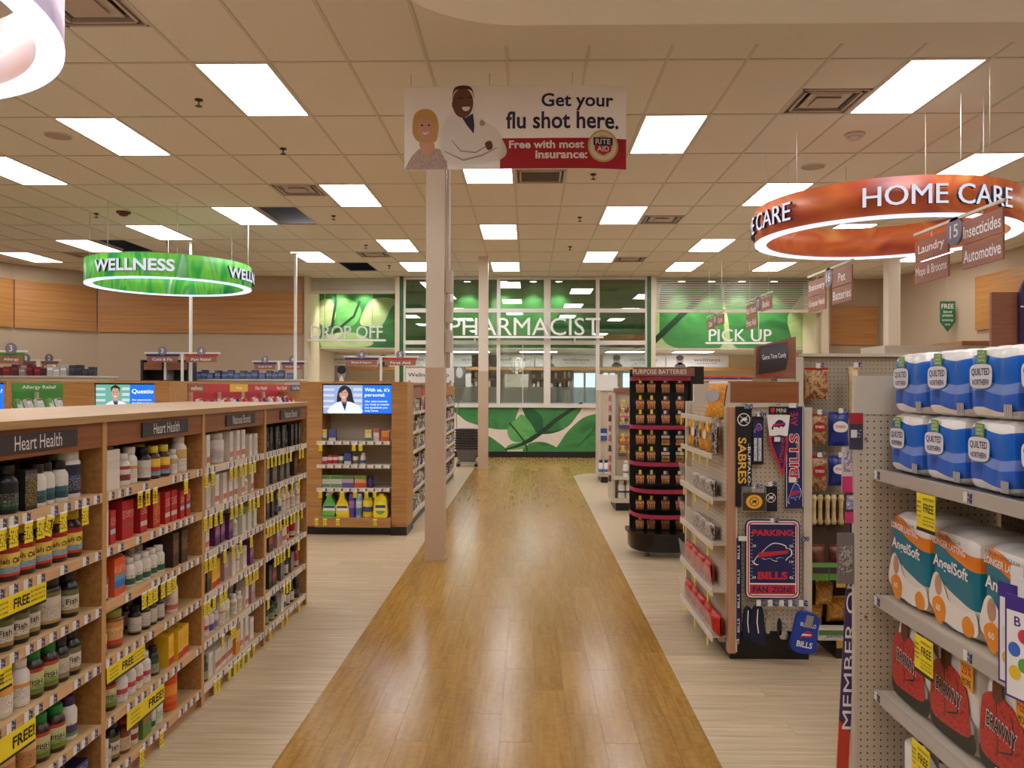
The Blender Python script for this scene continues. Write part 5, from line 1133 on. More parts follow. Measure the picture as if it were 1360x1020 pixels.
# ---- fixtures behind with products on top
def island(lab, pa, pb, Y, z, m=CREAM):
    x0, x1 = PX(pa, Y), PX(pb, Y); t = thing('low_gondola', lab, 'shelving', ((x0 + x1) / 2, Y, 0)); h = (x1 - x0) / 2
    boxp('body', t, m, -h, h, 0, .5, .1, z - .03); boxp('plinth', t, BLACK, -h, h, .03, .47, 0, .1); boxp('top_shelf', t, m, -h - .02, h + .02, -.03, .53, z - .03, z); return t
island('beige gondola far left carrying red and grey packs', -40, 134, 12.9, 1.74); island('beige gondola below the pole carrying dark blue packs', 256, 398, 14.0, 1.705)
packs_l = [(-14, (150, 40, 50)), (-3, (120, 34, 60)), (8, (150, 50, 50)), (19, (96, 60, 60)), (29, (170, 150, 140)), (39, (110, 40, 60)), (49, (140, 34, 50)), (57, (60, 40, 60)), (66, (206, 196, 190)), (75, (206, 200, 196)), (84, (196, 190, 186)), (95, (60, 60, 64)), (104, (52, 54, 60)), (113, (64, 62, 66)), (121, (56, 56, 64))]
for i, (px, c) in enumerate(packs_l):
    k = 'pl%d' % i; carton(k, 'pack', .095, .1, random.uniform(.1, .19), c, [(0, c), (.5, tuple(min(255, int(v * 1.3) + 10) for v in c)), (.7, c)], 'beauty_pack'); q = KINDS[k]
    put(k, (PX(px, 12.95), 13.0, 1.74), random.uniform(-.1, .1), '%s pack on the far left gondola top, %s from left' % ('red' if c[0] > 2 * c[1] else 'grey' if c[0] < 100 else 'pale', ORD[i] if i < 18 else 'last'), 'packs on the far left gondola')
for i, px in enumerate((263, 271, 279, 289, 298, 306, 314, 322, 330, 338, 348, 357, 365, 373, 384)):
    k = 'pb%d' % (i % 4); c = [(40, 54, 110), (30, 40, 84), (50, 70, 130), (36, 38, 56)][i % 4]
    if k not in KINDS: carton(k, 'dark blue pack', .1, .1, (.13, .16, .11, .15)[i % 4], c, [(0, c), (.4, (90, 110, 170)), (.6, c)], 'foot_care_pack', ink=(200, 206, 220))
    put(k, (PX(px, 14.1), 14.15, 1.705), 0, 'dark blue pack on the gondola by the pole, %s from left' % ORD[i], 'dark blue packs on the gondola by the pole')
t = thing('shelf_tower', 'black framed display tower behind the man screen', 'shelving', (PX(219, 13.6), 13.6, 0)); h = PX(250, 13.6) - PX(219, 13.6); zt = PZ(479, 13.6)
boxp('back', t, BLACK, -h, h, .3, .32, 0, zt)
for x in (-h, .0, h): boxp('upright', t, CHAR if x else WHITE, x - .02, x + .02, 0, .3, 0, zt)
for z in (1.4, 1.68, zt): boxp('shelf', t, CHAR, -h, h, 0, .3, z - .02, z)
for x0, x1 in ((-h + .04, -.05), (.05, h - .02)): boxp('header_sign', t, SIGNW, x0, x1, -.01, 0, zt - .17, zt - .04)

# ---- aisle numbers on T poles
def pole_sign(lab, pa, pb, py, Y, a, b, pole=None):
    x0, x1 = PX(pa, Y), PX(pb, Y); z = PZ(py, Y); xm = (x0 + x1) / 2 if pole is None else PX(pole, Y); t = thing('aisle_marker', lab, 'sign', (xm, Y, 0), group='aisle markers on poles')
    boxp('pole', t, WHITE, -.018, .018, -.018, .018, 0, z); boxp('crossbar', t, WHITE, x0 - xm, x1 - xm, -.015, .015, z - .012, z + .012)
    for k, (num, col, word) in enumerate((a, b)):
        c0, c1 = (x0 - xm + .03, -.05) if k == 0 else (.05, x1 - xm - .03)
        o = ob('number_disc', MB().prism(ell((c0 + c1) / 2 + (.0), z + .035, .075, .075, 24), -.03, -.018).mesh('number_disc', DISC), t); text(o, num, (c0 + c1) / 2, z + .035, .045, .08, LETW, -.031)
        boxp('colour_strip', t, mat('strip ' + rc(col), col, .5), c0, c1, -.012, .004, z - .06, z - .02)
        o = boxp('sign_board', t, SIGNW, c0 + .02, c1 - .02, -.018, -.012, z - .16, z - .06); text(o, word, (c0 + c1) / 2, z - .11, (c1 - c0) * .6, .045, LETW, -.019)
pole_sign('aisle marker with discs 3 and 4 above the man screen', 192, 292, 469.5, 13.45, ('3', (40, 44, 120), 'Cold & Flu'), ('4', (186, 40, 44), 'Pain Relief'))
pole_sign('small far aisle marker with discs 3 and 4 by the pole', 335, 406, 480.5, 15.6, ('3', (70, 40, 110), 'Cough & Cold'), ('4', (60, 40, 110), 'Family Needs'))
pole_sign('aisle marker with disc 3 at the far left edge', -38, 36, 467.5, 10.2, ('2', (70, 140, 60), 'Allergy'), ('3', (70, 140, 60), 'Allergy'), pole=-6)
pole_sign('aisle marker with brown boards and discs 1 and 2', 22, 80, 479.5, 14.0, ('1', (142, 90, 68), 'Feminine Care'), ('2', (142, 90, 68), 'Incontinence'))
pole_sign('aisle marker with discs 4 and 5 above the woman screen', 456, 556, 474, 14.4, ('4', (50, 44, 110), 'Braces & Support'), ('5', (190, 40, 40), 'First Aid'))

# ---- stack of shopping baskets
bxx, byy = PX(620, 15.7), 15.9
t = thing('basket_stand', 'black wheeled wire stand under the shopping baskets', 'stand', (bxx, byy, 0))
m = MB().tube([(-.2, -.15, .07), (.2, -.15, .07), (.2, .15, .07), (-.2, .15, .07), (-.2, -.15, .07)], .012, 6); ob('frame', m.mesh('frame', GREYM), t)
for sx in (-.18, .18):
    for sy in (-.13, .13): ob('caster', MB().lathe([(.03, .0), (.035, .03), (.02, .07)], 10, sx, sy).mesh('caster', BLACK), t)
ob('handle', MB().tube([(-.2, .15, .07), (-.24, .17, 1.0), (-.2, .17, 1.25), (-.12, .17, 1.3)], .009, 6).mesh('handle', GREYM), t)
BASK = mat('basket grey', (104, 98, 94), .5)
rimb = MB().tube([(-.225, -.16, .26), (.225, -.16, .26), (.225, .16, .26), (-.225, .16, .26), (-.225, -.16, .26)], .015, 6).mesh('rim', BLACK)
def basket():
    n = 4; V = MB()
    for (z0, a, b, z1, c, d) in ((0, .15, .11, .26, .22, .155),):
        V.grid(1, 1, lambda u, v: (-a + 2 * a * u, -b + 2 * b * v, z0))
        for (p, q, r_, s2) in (((-a, -b), (a, -b), (-c, -d), (c, -d)), ((a, -b), (a, b), (c, -d), (c, d)), ((a, b), (-a, b), (c, d), (-c, d)), ((-a, b), (-a, -b), (-c, d), (-c, -d))):
            V.face([(p[0], p[1], z0), (q[0], q[1], z0), (s2[0], s2[1], z1), (r_[0], r_[1], z1)])
            for k in range(5):
                f = (k + .5) / 5; V.tube([(p[0] + (q[0] - p[0]) * f, p[1] + (q[1] - p[1]) * f, z0), (r_[0] + (s2[0] - r_[0]) * f, r_[1] + (s2[1] - r_[1]) * f, z1)], .004, 4)
    return V.mesh('shopping_basket', BASK)
bme = basket(); hme = MB().tube([(-.22, 0, .27), (-.15, -.05, .285), (.15, -.05, .285), (.22, 0, .27)], .007, 5).mesh('handle', GREYM)
for k in range(8):
    o = ob('shopping_basket', bme, None, (bxx, byy, .1 + .052 * k), random.uniform(-.04, .04)); tag(o, 'dark grey shopping basket, %s from the bottom of the nested stack' % ORD[k], 'basket', 'nested shopping baskets'); ob('rim', rimb, o); ob('handle', hme, o)

# ================================================================== RIGHT NEAR: PAPER GOODS SHELVES
def puff(w_, d, h, rolls=3, layers=2, n=7., amp=.05, nx=18, nz=12):
    """soft plastic-wrapped pack with the rolls bulging through"""
    mb = MB()
    def f(x, y, z):
        s = (abs(x) ** n + abs(y) ** n + abs(z) ** n) ** (-1 / n); x, y, z = x * s, y * s, z * s
        b = abs(math.sin(PI * rolls * (x + 1) / 2)) ** .6; c = abs(math.sin(PI * layers * (z + 1) / 2)) ** .4 if layers > 1 else 1
        y *= 1 - amp + amp * b * c; z *= 1 - .025 + .025 * b
        return (x * w_ / 2, y * d / 2, (z + 1) * h / 2)
    L = lambda t: 2 * t - 1
    mb.grid(nx, nz, lambda a, b: f(L(a), -1, L(b))); mb.grid(nx, nz, lambda a, b: f(-L(a), 1, L(b)))
    mb.grid(6, nz, lambda a, b: f(1, L(a), L(b))); mb.grid(6, nz, lambda a, b: f(-1, -L(a), L(b)))
    mb.grid(nx, 6, lambda a, b: f(L(a), L(b), 1)); mb.grid(nx, 6, lambda a, b: f(L(a), -L(b), -1))
    return mb
TPX, TPY = 1.33, 3.06
tp = thing('paper_goods_shelving', 'cream metal shelving of paper goods at right frame edge', 'shelving', (TPX, TPY, 0), -PI / 2)
TZ = (1.253, .777, .416); TL = 1.5; TD = .46
boxp('back_panel', tp, PEGD, 0, TL, TD, TD + .02, 0, 1.66); boxp('kick', tp, BLACK, 0, TL, .05, TD, 0, .05)
boxp('deck', tp, CREAM, 0, TL, 0, TD, .05, .085)
tps = []
for z in TZ:
    s_ = boxp('shelf', tp, GREYM if z > 1 else CREAM, 0, TL, .0, TD, z - .022, z); tps.append(s_)
    ob('shelf_lip', MB().box(0, TL, -.012, 0, z - .04, z + .004).mesh('shelf_lip', mat('lip grey', (182, 172, 160), .35)), s_)
    for k in (0, 1): ob('price_tag', TAGME, s_, (.02 + k * .62, -.0125, z - .018))
    ob('bracket', MB().prism([(.12, z - .022), (.12, z - .06), (.3, z - .03), (.44, z - .09), (.44, z - .022)], .0, .004).mesh('bracket', GREYM), s_, (0, 0, 0))
wing = thing('pegboard_wing', 'cream pegboard panel standing beside the paper goods shelves', 'panel', (PX(1139, 3.09), 3.09, 0))
boxp('pegboard', wing, PEG, 0, .75, 0, .02, .0, PZ(549, 3.09)); boxp('top_panel', wing, CREAM, 0, .75, -.004, .02, PZ(549, 3.09), PZ(498, 3.09)); boxp('edge_strip', wing, CREAM, -.012, 0, -.004, .024, 0, PZ(498, 3.09))
for z in (PZ(581, 3.09), PZ(815, 3.09)): ob('bolt', MB().prism(ell(.03, z, .006, .006, 10), -.008, 0).mesh('bolt', CHROME), wing)
# toilet paper packs
QB = bands('blue quilted wrapper', 'Z', 0, .218, [(0, (238, 232, 226)), (.13, (48, 104, 204)), (.36, (124, 152, 220)), (.5, (26, 106, 208)), (.85, (240, 236, 232))], rough=.22, wav=(26, .035))
QW = mat('wrapper white oval', (232, 230, 236), .3); QN = mat('wrapper navy', (30, 34, 90), .4, var=0); QG = mat('wrapper green', (104, 160, 50), .4)
qme = puff(.25, .22, .218).mesh('toilet_paper_pack', QB)
def local_tp(Yw): return TPY - Yw
def quilted(Yc, z, lab):
    o = ob('toilet_paper_pack', qme, None, (TPX + .02 + .11, Yc, z), -PI / 2 + random.uniform(-.04, .04)); tag(o, lab, 'toilet paper', 'blue toilet paper packs')
    y = -.1125
    flat(o, 'brand_panel', spline([(-.1, .125), (-.094, .157), (-.045, .164), (.008, .157), (.014, .125), (.004, .097), (-.045, .091), (-.092, .097)], 3), QW, y, .001)
    text(o, 'QUILTED', -.043, .139, .094, .025, QN, y - .0016, bold=.02, name='brand_lettering'); text(o, 'NORTHERN', -.043, .11, .084, .017, QN, y - .0016, bold=.02, name='brand_lettering')
    flat(o, 'green_badge', [(-.062, .168), (-.014, .164), (-.012, .204), (-.06, .207)], QG, y, .001)
    for k in range(3): text(o, ('MORE', 'SHEETS', '24=56')[k], -.037, .197 - .011 * k, .034, .008, LETW, y - .0016, name='badge_lettering')
    for k in range(3): text(o, ('ULTRA', 'SOFT &', 'STRONG')[k], -.043, .083 - .0085 * k, .044, .006, QN, y - .0016, name='brand_lettering')
    flat(o, 'barcode', [(.07, .012), (.108, .012), (.108, .046), (.07, .046)], bands('barcode', 'X', .07, .11, [(i / 14, (30, 30, 40) if i % 2 else (226, 220, 216)) for i in range(14)]), y + .002, .001)
for lv in (0, 1):
    for k, yl in enumerate((3.0, 2.745, 2.49, 2.235, 1.98)):
        quilted(yl - .127 + (.03 if lv == 0 else 0) - .01 * k * (1 - lv), TZ[0] + .218 * lv, 'blue quilted toilet paper pack, %s from left in the %s layer' % (ORD[k], 'upper' if lv else 'lower'))
# angel soft style packs
AS = bands('teal wrapper', 'Z', 0, .33, [(0, (230, 222, 208)), (.38, (24, 118, 140)), (.74, (232, 130, 36)), (.88, (230, 222, 212))], rough=.25, wav=(13, .07))
ame = puff(.3, .24, .33, 3, 3, amp=.04).mesh('bath_tissue_pack', AS)
def angel(Yc, lab):
    o = ob('bath_tissue_pack', ame, None, (TPX + .03 + .12, Yc, TZ[1]), -PI / 2); tag(o, lab, 'toilet paper', 'teal and orange bath tissue packs'); y = -.1225
    text(o, 'AngelSoft', -.01, .205, .21, .05, LETW, y, bold=.02, rot=-.06, name='brand_lettering'); text(o, 'LONGER LASTING', -.02, .275, .2, .022, LETW, y, bold=.02, rot=-.06, name='brand_lettering'); text(o, '6 MEGA = 24 REGULAR', -.03, .3, .17, .012, QN, y, rot=-.06, name='brand_lettering')
    flat(o, 'cloud_print', spline([(-.14, .06), (-.13, .14), (-.1, .175), (-.06, .15), (-.02, .1), (.06, .085), (.13, .1), (.14, .03), (0, .02)], 4), mat('cloud white', (234, 226, 216), .3), y + .003, .001)
    flat(o, 'baby_print', ell(-.085, .135, .022, .034), SKA, y + .002, .001); flat(o, 'orange_tag', spline([(-.125, .07), (-.08, .1), (-.04, .075), (-.05, .02), (-.09, .015)], 4), mat('tag orange', (232, 142, 40), .35), y + .002, .0015); flat(o, 'orange_tag', spline([(.06, .055), (.09, .08), (.125, .06), (.12, .025), (.075, .02)], 4), mat('tag orange', (232, 142, 40)), y + .002, .0015)
    text(o, '60', -.085, .06, .03, .02, LETW, y + .0004, name='brand_lettering'); flat(o, 'swash', stroke([(-.06, .02), (0, .012), (.08, .02)], .003), QN, y + .002, .0015)
for k, yl in enumerate((3.045, 2.742, 2.438, 2.135)): angel(yl - .152, 'teal and orange bath tissue pack, %s from left on middle shelf' % ORD[k])
# paper towel packs with red plaid shirt print
PLAID = mottle('plaid print', [(110, 22, 26), (176, 36, 40), (196, 50, 48), (140, 28, 32)], (90, 90, 90), rough=.3, dist=0); FORM = mat('forest print', (38, 40, 32), .35, var=.2, scale=60)
TWW = mat('towel wrapper', (230, 222, 212), .25, var=.03)
bme2 = puff(.27, .22, .315, 2, 1, amp=.05).mesh('paper_towel_pack', TWW); HILL = mat('hill print', (150, 148, 156), .35)
def towel(Yc, lab, badge):
    o = ob('paper_towel_pack', bme2, None, (TPX + .03 + .11, Yc, TZ[2]), -PI / 2 + random.uniform(-.05, .05)); tag(o, lab, 'paper towels', 'paper towel packs with plaid print'); y = -.1135
    flat(o, 'hill_print', [(-.02, .06), (.03, .13), (.08, .15), (.125, .12), (.125, .06)], HILL, y, .0005)
    flat(o, 'forest_print', spline([(-.125, .03), (-.125, .095), (0, .1), (.1, .085), (.125, .09), (.125, .03), (0, .02)], 3), FORM, y, .0008)
    flat(o, 'shirt_print', spline([(-.126, .07), (-.126, .2), (-.11, .24), (-.07, .26), (-.04, .263), (-.01, .259), (.045, .243), (.085, .205), (.1, .13), (.1, .075), (0, .06)], 4), PLAID, y, .0014)
    flat(o, 'sleeve_print', stroke([(.03, .225), (.045, .17), (.03, .12), (-.03, .1)], [.004, .008, .008, .004]), FORM, y, .0017); flat(o, 'sleeve_print', stroke([(-.045, .235), (-.045, .16), (-.04, .09)], .004), FORM, y, .0017)
    flat(o, 'neck_print', spline([(-.065, .25), (-.045, .235), (-.02, .25), (-.018, .3), (-.06, .3)], 3), SKB, y, .0018)
    text(o, 'BRAWNY', -.02, .168, .158, .05, LETW, y - .0024, bold=.05, rot=-.1, name='brand_lettering'); text(o, 'BRAWNY', -.02, .168, .15, .042, LETB, y - .0032, bold=.012, rot=-.1, name='brand_lettering')
    flat(o, 'badge', [(.05, .225), (.12, .215), (.12, .295), (.05, .3)], mat('badge navy', (44, 44, 110), .35) if badge == 'L' else mat('badge gold', (226, 160, 40), .35), y, .0014)
    text(o, badge if badge != 'L' else 'L', .085, .275, .03 if badge == 'L' else .055, .03, mat('badge text', (232, 180, 50), .4) if badge == 'L' else RED, y - .002, name='badge_lettering'); text(o, '6=8' if badge == 'L' else 'MORE', .085, .238, .05, .022, LETW if badge == 'L' else LETB, y - .002, name='badge_lettering')
for k, (yl, bg) in enumerate(((3.0, 'L'), (2.72, '25%'), (2.43, 'FEET'), (2.15, 'L'))): towel(yl - .136, 'red plaid print paper towel pack, %s from left on lower shelf' % ORD[k], bg)
rme = MB().lathe([(.02, .2), (.055, .2), (.06, .195), (.06, 0)], 24, cap=False).mesh('paper_roll', TWW)
for k in range(3):
    o = ob('paper_roll', rme, None, (TPX + .09, 2.9 - .135 * k, .087)); tag(o, 'white paper roll on the bottom deck, %s from left' % ORD[k], 'paper roll', 'paper rolls on the bottom deck'); ob('core', MB().lathe([(.02, .2), (.02, .1)], 16, cap=False).mesh('core', mat('cardboard', (150, 124, 96), .8)), o)
# yellow FREE cards
def freecard(z1, Yw, sh):
    x = local_tp(Yw); w_, h = .12, .125
    ob('promo_card', MB().box(x - w_ / 2, x + w_ / 2, -.024, -.022, z1 - h, z1).mesh('promo_card', YELP), sh); ob('promo_edge', MB().box(x - w_ / 2, x + w_ / 2, -.0245, -.0215, z1 - h, z1 - h + .012).mesh('promo_edge', BLACK), sh)
    text(sh, 'FREE', x + .02, z1 - .045, .066, .028, LETB, -.025, bold=.01, name='promo_lettering'); text(sh, 'BUY ONE GET SECOND ONE', x + .02, z1 - .016, .07, .009, LETB, -.025, name='promo_lettering')
    for k in range(3): text(sh, ('YOUR CARD SAVINGS', 'MIX AND MATCH', 'SELECTED PAPER')[k], x + .02, z1 - .075 - .012 * k, .072, .006, LETB, -.025, name='promo_lettering')
    for k in range(4): text(sh, ('MEMBER', 'SPECIAL', 'SAVINGS', 'TODAY')[k], x - .042, z1 - .03 - .015 * k, .03, .007, LETB, -.025, name='promo_lettering')
freecard(TZ[0] - .04, onx(1239, 680, TPX)[1], tps[0]); freecard(TZ[1] - .04, onx(1236, 880, TPX)[1], tps[1]); freecard(TZ[2] - .04, onx(1232, 1005, TPX)[1], tps[2])
# purple bordered card packs hanging in front
PUR = mat('purple border', (70, 50, 140), .4)
for k, (pc, dz) in enumerate(((1340, 0), (1356, -.02))):
    Yc = YX(pc + 4, TPX - .05); t = thing('hanging_pack', 'white hanging pack with purple border and coloured circles, %s' % ('rear' if k == 0 else 'front'), 'pack', (TPX - .035 - .012 * k, Yc, .9 + dz), -PI / 2 + .25, 'hanging balloon packs')
    boxp('card', t, PUR, -.06, .06, -.003, .003, -.13, .14); boxp('front_panel', t, LETW, -.054, .054, -.0036, -.003, -.124, .1)
    for (a, b, c) in ((-.03, .0, (60, 110, 200)), (.0, .04, (210, 60, 80)), (.03, .0, (230, 130, 40)), (.0, -.035, (90, 170, 80)), (-.028, -.06, (230, 190, 60))): flat(t, 'circle_print', ell(a, b, .019, .019, 16), mat('dot ' + rc(c), c, .4), -.0036, .0006)
    text(t, 'B', -.02, .075, .02, .025, PUR, -.0042)
    boxp('hang_tab', t, mat('tab white', (226, 222, 220), .4), -.02, .02, -.003, .003, .14, .19)
for z, px in ((TZ[1] + .12, 1345), (TZ[2] + .09, 1336)):
    Yc = YX(px, TPX - .06); t = thing('price_flag', 'white 8.99 price flag on the %s paper goods shelf' % ('middle' if z > .8 else 'lower'), 'price tag', (TPX - .05, Yc, z), -PI / 2 + .3)
    boxp('plate', t, WHITE, -.045, .045, -.002, .002, -.025, .03); boxp('price_field', t, mat('price blue', (90, 120, 190), .5), .0, .04, -.003, -.002, -.018, .022); text(t, '8.99', .02, .002, .034, .02, QN, -.0035); boxp('arm', t, CHROME, -.004, .004, .0, .06, -.03, -.024)

# ---- clip strip and MEMBER ONLY banner
YM = 3.13
t = thing('member_banner', 'narrow purple MEMBER ONLY strip banner leaning beside the pegboard', 'banner', (PX(1125, YM), YM, 0)); ox2 = PX(1125, YM)
def mp(px, py): p = P(px, py, YM); return (p[0] - ox2, p[2])
a0, a1 = mp(1118, 690), mp(1136, 690)
zb = .02; q = [(mp(1114, 1000)[0] - .012, zb), (mp(1128, 1000)[0] - .008, zb), (mp(1146, 620)[0], mp(0, 620)[1]), (mp(1132, 620)[0], mp(0, 620)[1])]
ob('strip', MB().prism(q, -.004, .004).mesh('strip', bands('member strip', 'Z', 0, 1.4, [(0, (196, 60, 40)), (.17, (66, 48, 96))], wav=(30, .03))), t)
ob('edge', MB().prism([(q[1][0], zb), (q[1][0] + .006, zb), (q[2][0] + .006, q[2][1]), q[2]], -.005, .005).mesh('edge', CREAM), t)
m0, m1 = mp(1123, 968), mp(1131, 712); text(t, 'MEMBER ONLY', (m0[0] + m1[0]) / 2 + .004, (m0[1] + m1[1]) / 2, abs(m1[1] - m0[1]), .037, LETW, -.0045, rot=PI / 2 - .035, bold=.012)
CARDS = [('coloured card with pink foot', 1118, 1139, 592, 652, (214, 200, 196), (206, 60, 110)), ('second coloured card with pink foot', 1122, 1142, 652, 692, (70, 60, 66), (206, 60, 110)), ('grey patterned pack', 1112, 1134, 705, 772, (120, 112, 108), (84, 76, 74)), ('dark red topped card', 1128, 1146, 547, 595, (64, 62, 76), (178, 40, 44))]
for k, (lab, a, b, c, d, c1, c2) in enumerate(CARDS):
    yy = YM - .02 - .008 * k; x0, x1, z0, z1 = PX(a, yy), PX(b, yy), PZ(d, yy), PZ(c, yy)
    t = thing('hanging_card', lab + ' hanging on the clip strip beside pegboard', 'card', ((x0 + x1) / 2, yy, z0), group='cards on the clip strip'); w2 = (x1 - x0) / 2; o = boxp('card', t, paper(c1), -w2, w2, -.002, .002, 0, z1 - z0); 
    if k == 3: boxp('top_band', t, paper(c2), -w2, w2, -.003, -.002, (z1 - z0) * .7, z1 - z0); ob('price_tag', TAGME, t, (0, -.003, .06))
    elif k == 2: flat(t, 'pattern_print', [(-w2 * .8, .03), (w2 * .8, .05), (w2 * .8, .15), (-w2 * .8, .14)], mottle('grey pattern', [(60, 54, 54), (190, 184, 176), (70, 64, 62), (170, 160, 150)], (90, 90, 90), dist=0), -.002)
    else: boxp('pink_foot', t, paper(c2), -w2, w2, -.003, -.002, 0, (z1 - z0) * .36); flat(t, 'picture_print', [(-w2 * .8, (z1 - z0) * .45), (w2 * .8, (z1 - z0) * .45), (w2 * .8, (z1 - z0) * .92), (-w2 * .8, (z1 - z0) * .92)], mottle('card picture', [(206, 60, 50), (226, 216, 206), (90, 110, 180), (230, 190, 90)], (70, 70, 70), dist=0), -.002)

# ================================================================== FAN GEAR END CAP
YF = 4.6
exL, exR = PX(966, YF), PX(1077, YF)
fe = thing('fan_gear_endcap', 'pegboard end cap of football and hockey fan gear with wood edge', 'shelving', (exL, YF, 0)); g = lambda px: PX(px, YF) - exL; zf = lambda py: PZ(py, YF, 1020)
boxp('pegboard', fe, PEG, g(975), g(1067), .0, .02, zf(838), zf(541)); boxp('base', fe, BLACK, g(972), g(1077), .03, 1.0, 0, zf(838))
boxp('stile', fe, wood('pink wood stile', (176, 128, 98), (196, 150, 118), (30, 30, 2)), g(966), g(975.5), -.03, .02, zf(866), zf(541)); boxp('stile_edge', fe, CREAM, g(975.5), g(977.5), -.032, .02, zf(864), zf(541))
boxp('post', fe, CREAM, g(1066), g(1077), -.02, .03, zf(838), zf(541)); boxp('top_rail', fe, CREAM, g(966), g(1067), -.01, .03, zf(541), zf(536))
boxp('header', fe, WOODH, g(971), g(1061), .0, .02, zf(535), zf(507)); boxp('header_edge', fe, CREAM, g(1061), g(1064), .0, .025, zf(537), zf(506))
boxp('side_pegboard', fe, pegboard('side peg', (204, 186, 160), 'YZ'), .0, .02, .02, 1.02, .12, zf(541)); boxp('side_base', fe, CREAM, -.03, .02, .06, .98, .09, .13); boxp('core', fe, CREAM, .02, g(1067), 1.0, 1.06, 0, 1.59)
boxp('core_back', fe, CREAM, .02, g(1061), .5, .56, .2, 1.35); boxp('far_upright', fe, CREAM, -.035, .02, 1.0, 1.05, .12, 1.47)
# sloped candy trays on the left side
for k, z in enumerate((.92, .66, .39, .13)):
    s_ = boxp('tray', fe, mat('tray wire', (196, 184, 166), .4), -.075, 0, .03, .98, z - .008, z)
    ob('clear_fence', MB().prism([(-.075, z), (-.095, z + .13), (-.092, z + .13), (-.072, z)], .03, .98).mesh('clear_fence', CLEAR), s_)
    ob('tray_rail', MB().box(-.083, -.074, .03, .98, z - .03, z + .006).mesh('tray_rail', LIPM), s_)
    for j in range(3): ob('sale_tag', MB().box(-.087, -.084, .0, .03, -.055, 0).mesh('sale_tag', YELP), s_, (0, .1 + .36 * j, z - .025))
for z in (1.36, 1.15):
    s_ = boxp('hook_rail', fe, LIPM, -.085, -.075, .05, .95, z, z + .03)
    for j in range(5): ob('hook', MB().tube([(0, .12 + .2 * j, z + .02), (-.085, .12 + .2 * j, z + .02)], .003, 4).mesh('hook', CHROME), s_); ob('sale_tag', MB().box(-.09, -.087, .1 + .2 * j, .13 + .2 * j, z - .05, z + .005).mesh('sale_tag', YELP), s_)
def bag(lab, name, cat, loc, w_, d, h, m, rz=0., group=None, topm=None, panel=None, words=None, letm=None, rx=0.):
    t = thing(name, lab, cat, loc, rz, group)
    if rx: t.rotation_euler = (rx, 0, rz)
    mb = MB()
    def f(u, v, sd):
        e = (1 - abs(2 * u - 1) ** 3) * (1 - abs(2 * v - 1) ** 4); return ((u - .5) * w_ * (1 - .08 * math.sin(PI * v)), sd * (.004 + d / 2 * e * (1 + .12 * math.sin(9 * u + 7 * v))), v * h)
    mb.grid(8, 10, lambda a, b: f(a, b, -1)); mb.grid(8, 10, lambda a, b: f(1 - a, b, 1)); ob('pouch', mb.mesh('pouch', m), t)
    boxp('top_seal', t, topm or m, -w_ * .49, w_ * .49, -.0035, .0035, h * .95, h * 1.08)
    if panel: flat(t, 'label_panel', spline([(-w_ * .3, h * .5), (-w_ * .33, h * .7), (0, h * .8), (w_ * .33, h * .7), (w_ * .3, h * .5), (0, h * .44)], 3), panel, -d / 2 - .006, .002)
    if words: text(t, words, 0, h * .63, w_ * .5, h * .1, letm or LETW, -d / 2 - .0085)
    return t
CND = [mottle('candy orange', [(196, 110, 20), (232, 170, 40), (210, 120, 30), (236, 200, 90)], (40, 40, 40)), mottle('candy dark', [(44, 30, 26), (90, 60, 40), (190, 180, 170), (60, 40, 36)], (40, 40, 40)), mottle('candy red', [(150, 20, 16), (206, 40, 24), (170, 26, 20), (220, 90, 40)], (30, 30, 30))]
for i in range(5): bag('yellow candy bag on side hooks of fan gear end cap, %s from left' % ORD[i], 'candy_bag', 'candy', (exL - .036, 5.42 - .17 * i, 1.175), .13, .04, .17, CND[(0, 1, 0, 0, 1)[i]], -PI / 2, 'candy bags on side hooks', LETW, CND[1] if i % 2 == 0 else LETW)
bag('orange candy bag leaning on top of side rack', 'candy_bag', 'candy', (exL - .04, 4.75, 1.39), .16, .05, .2, CND[0], -PI / 2 + .5, 'candy bags on side hooks', LETW, mat('foil', (190, 190, 196), .25, .6), rx=-.15)
for j, (z, n, m) in enumerate(((.922, 3, CND[1]), (.662, 3, CND[1]), (.392, 4, CND[2]), (.132, 5, CND[2]))):
    for i in range(n): bag('%s candy pouch in %s clear tray of side rack, %s from left' % ('red' if j > 1 else 'dark', ORD[j], ORD[i]), 'candy_pouch', 'candy', (exL - .04, 5.45 - .19 * i - (.0 if j > 1 else .25), z + .002), .185, .05, .115 if j > 1 else .09, m, -PI / 2 + .06 * (-1) ** i, 'candy pouches in the %s tray' % ORD[j])
# Game Time Candy topper
t = thing('candy_topper_sign', 'wood topper board with curved grey Game Time Candy sign', 'sign', (PX(1030, 5.05), 5.05, 0)); gx = lambda px: PX(px, 5.05) - PX(1030, 5.05); gz_ = lambda py: PZ(py, 5.05, 1030)
ob('board', MB().prism([(gx(1003), gz_(503)), (gx(1057), gz_(503)), (gx(1057), gz_(447)), (gx(1004), gz_(460))], 0, .03).mesh('board', SIGNW), t); boxp('post', t, CREAM, -.02, .02, .03, .05, 1.3, gz_(470))
boxp('panel_behind', t, CREAM, gx(1057), gx(1067), .0, .4, 1.3, gz_(474))
c0, c1, d0, d1 = gx(1007), gx(1044), gz_(497), gz_(460)
ob('curved_panel', MB().grid(4, 10, lambda a, b: (c0 + (c1 - c0) * a + .012 * (b - .5), -.012 - .03 * math.sin(PI * b), d0 + (d1 - d0) * b + .03 * a)).mesh('curved_panel', mat('curved grey', (70, 64, 74), .35)), t)
text(t, 'Game Time Candy', (c0 + c1) / 2, (d0 + d1) / 2 + .02, (c1 - c0) * .86, .04, LETW, -.0445, rot=.12)
boxp('red_rule', t, RED, c0 + .01, c1 - .02, -.016, -.012, d0 - .006, d0)
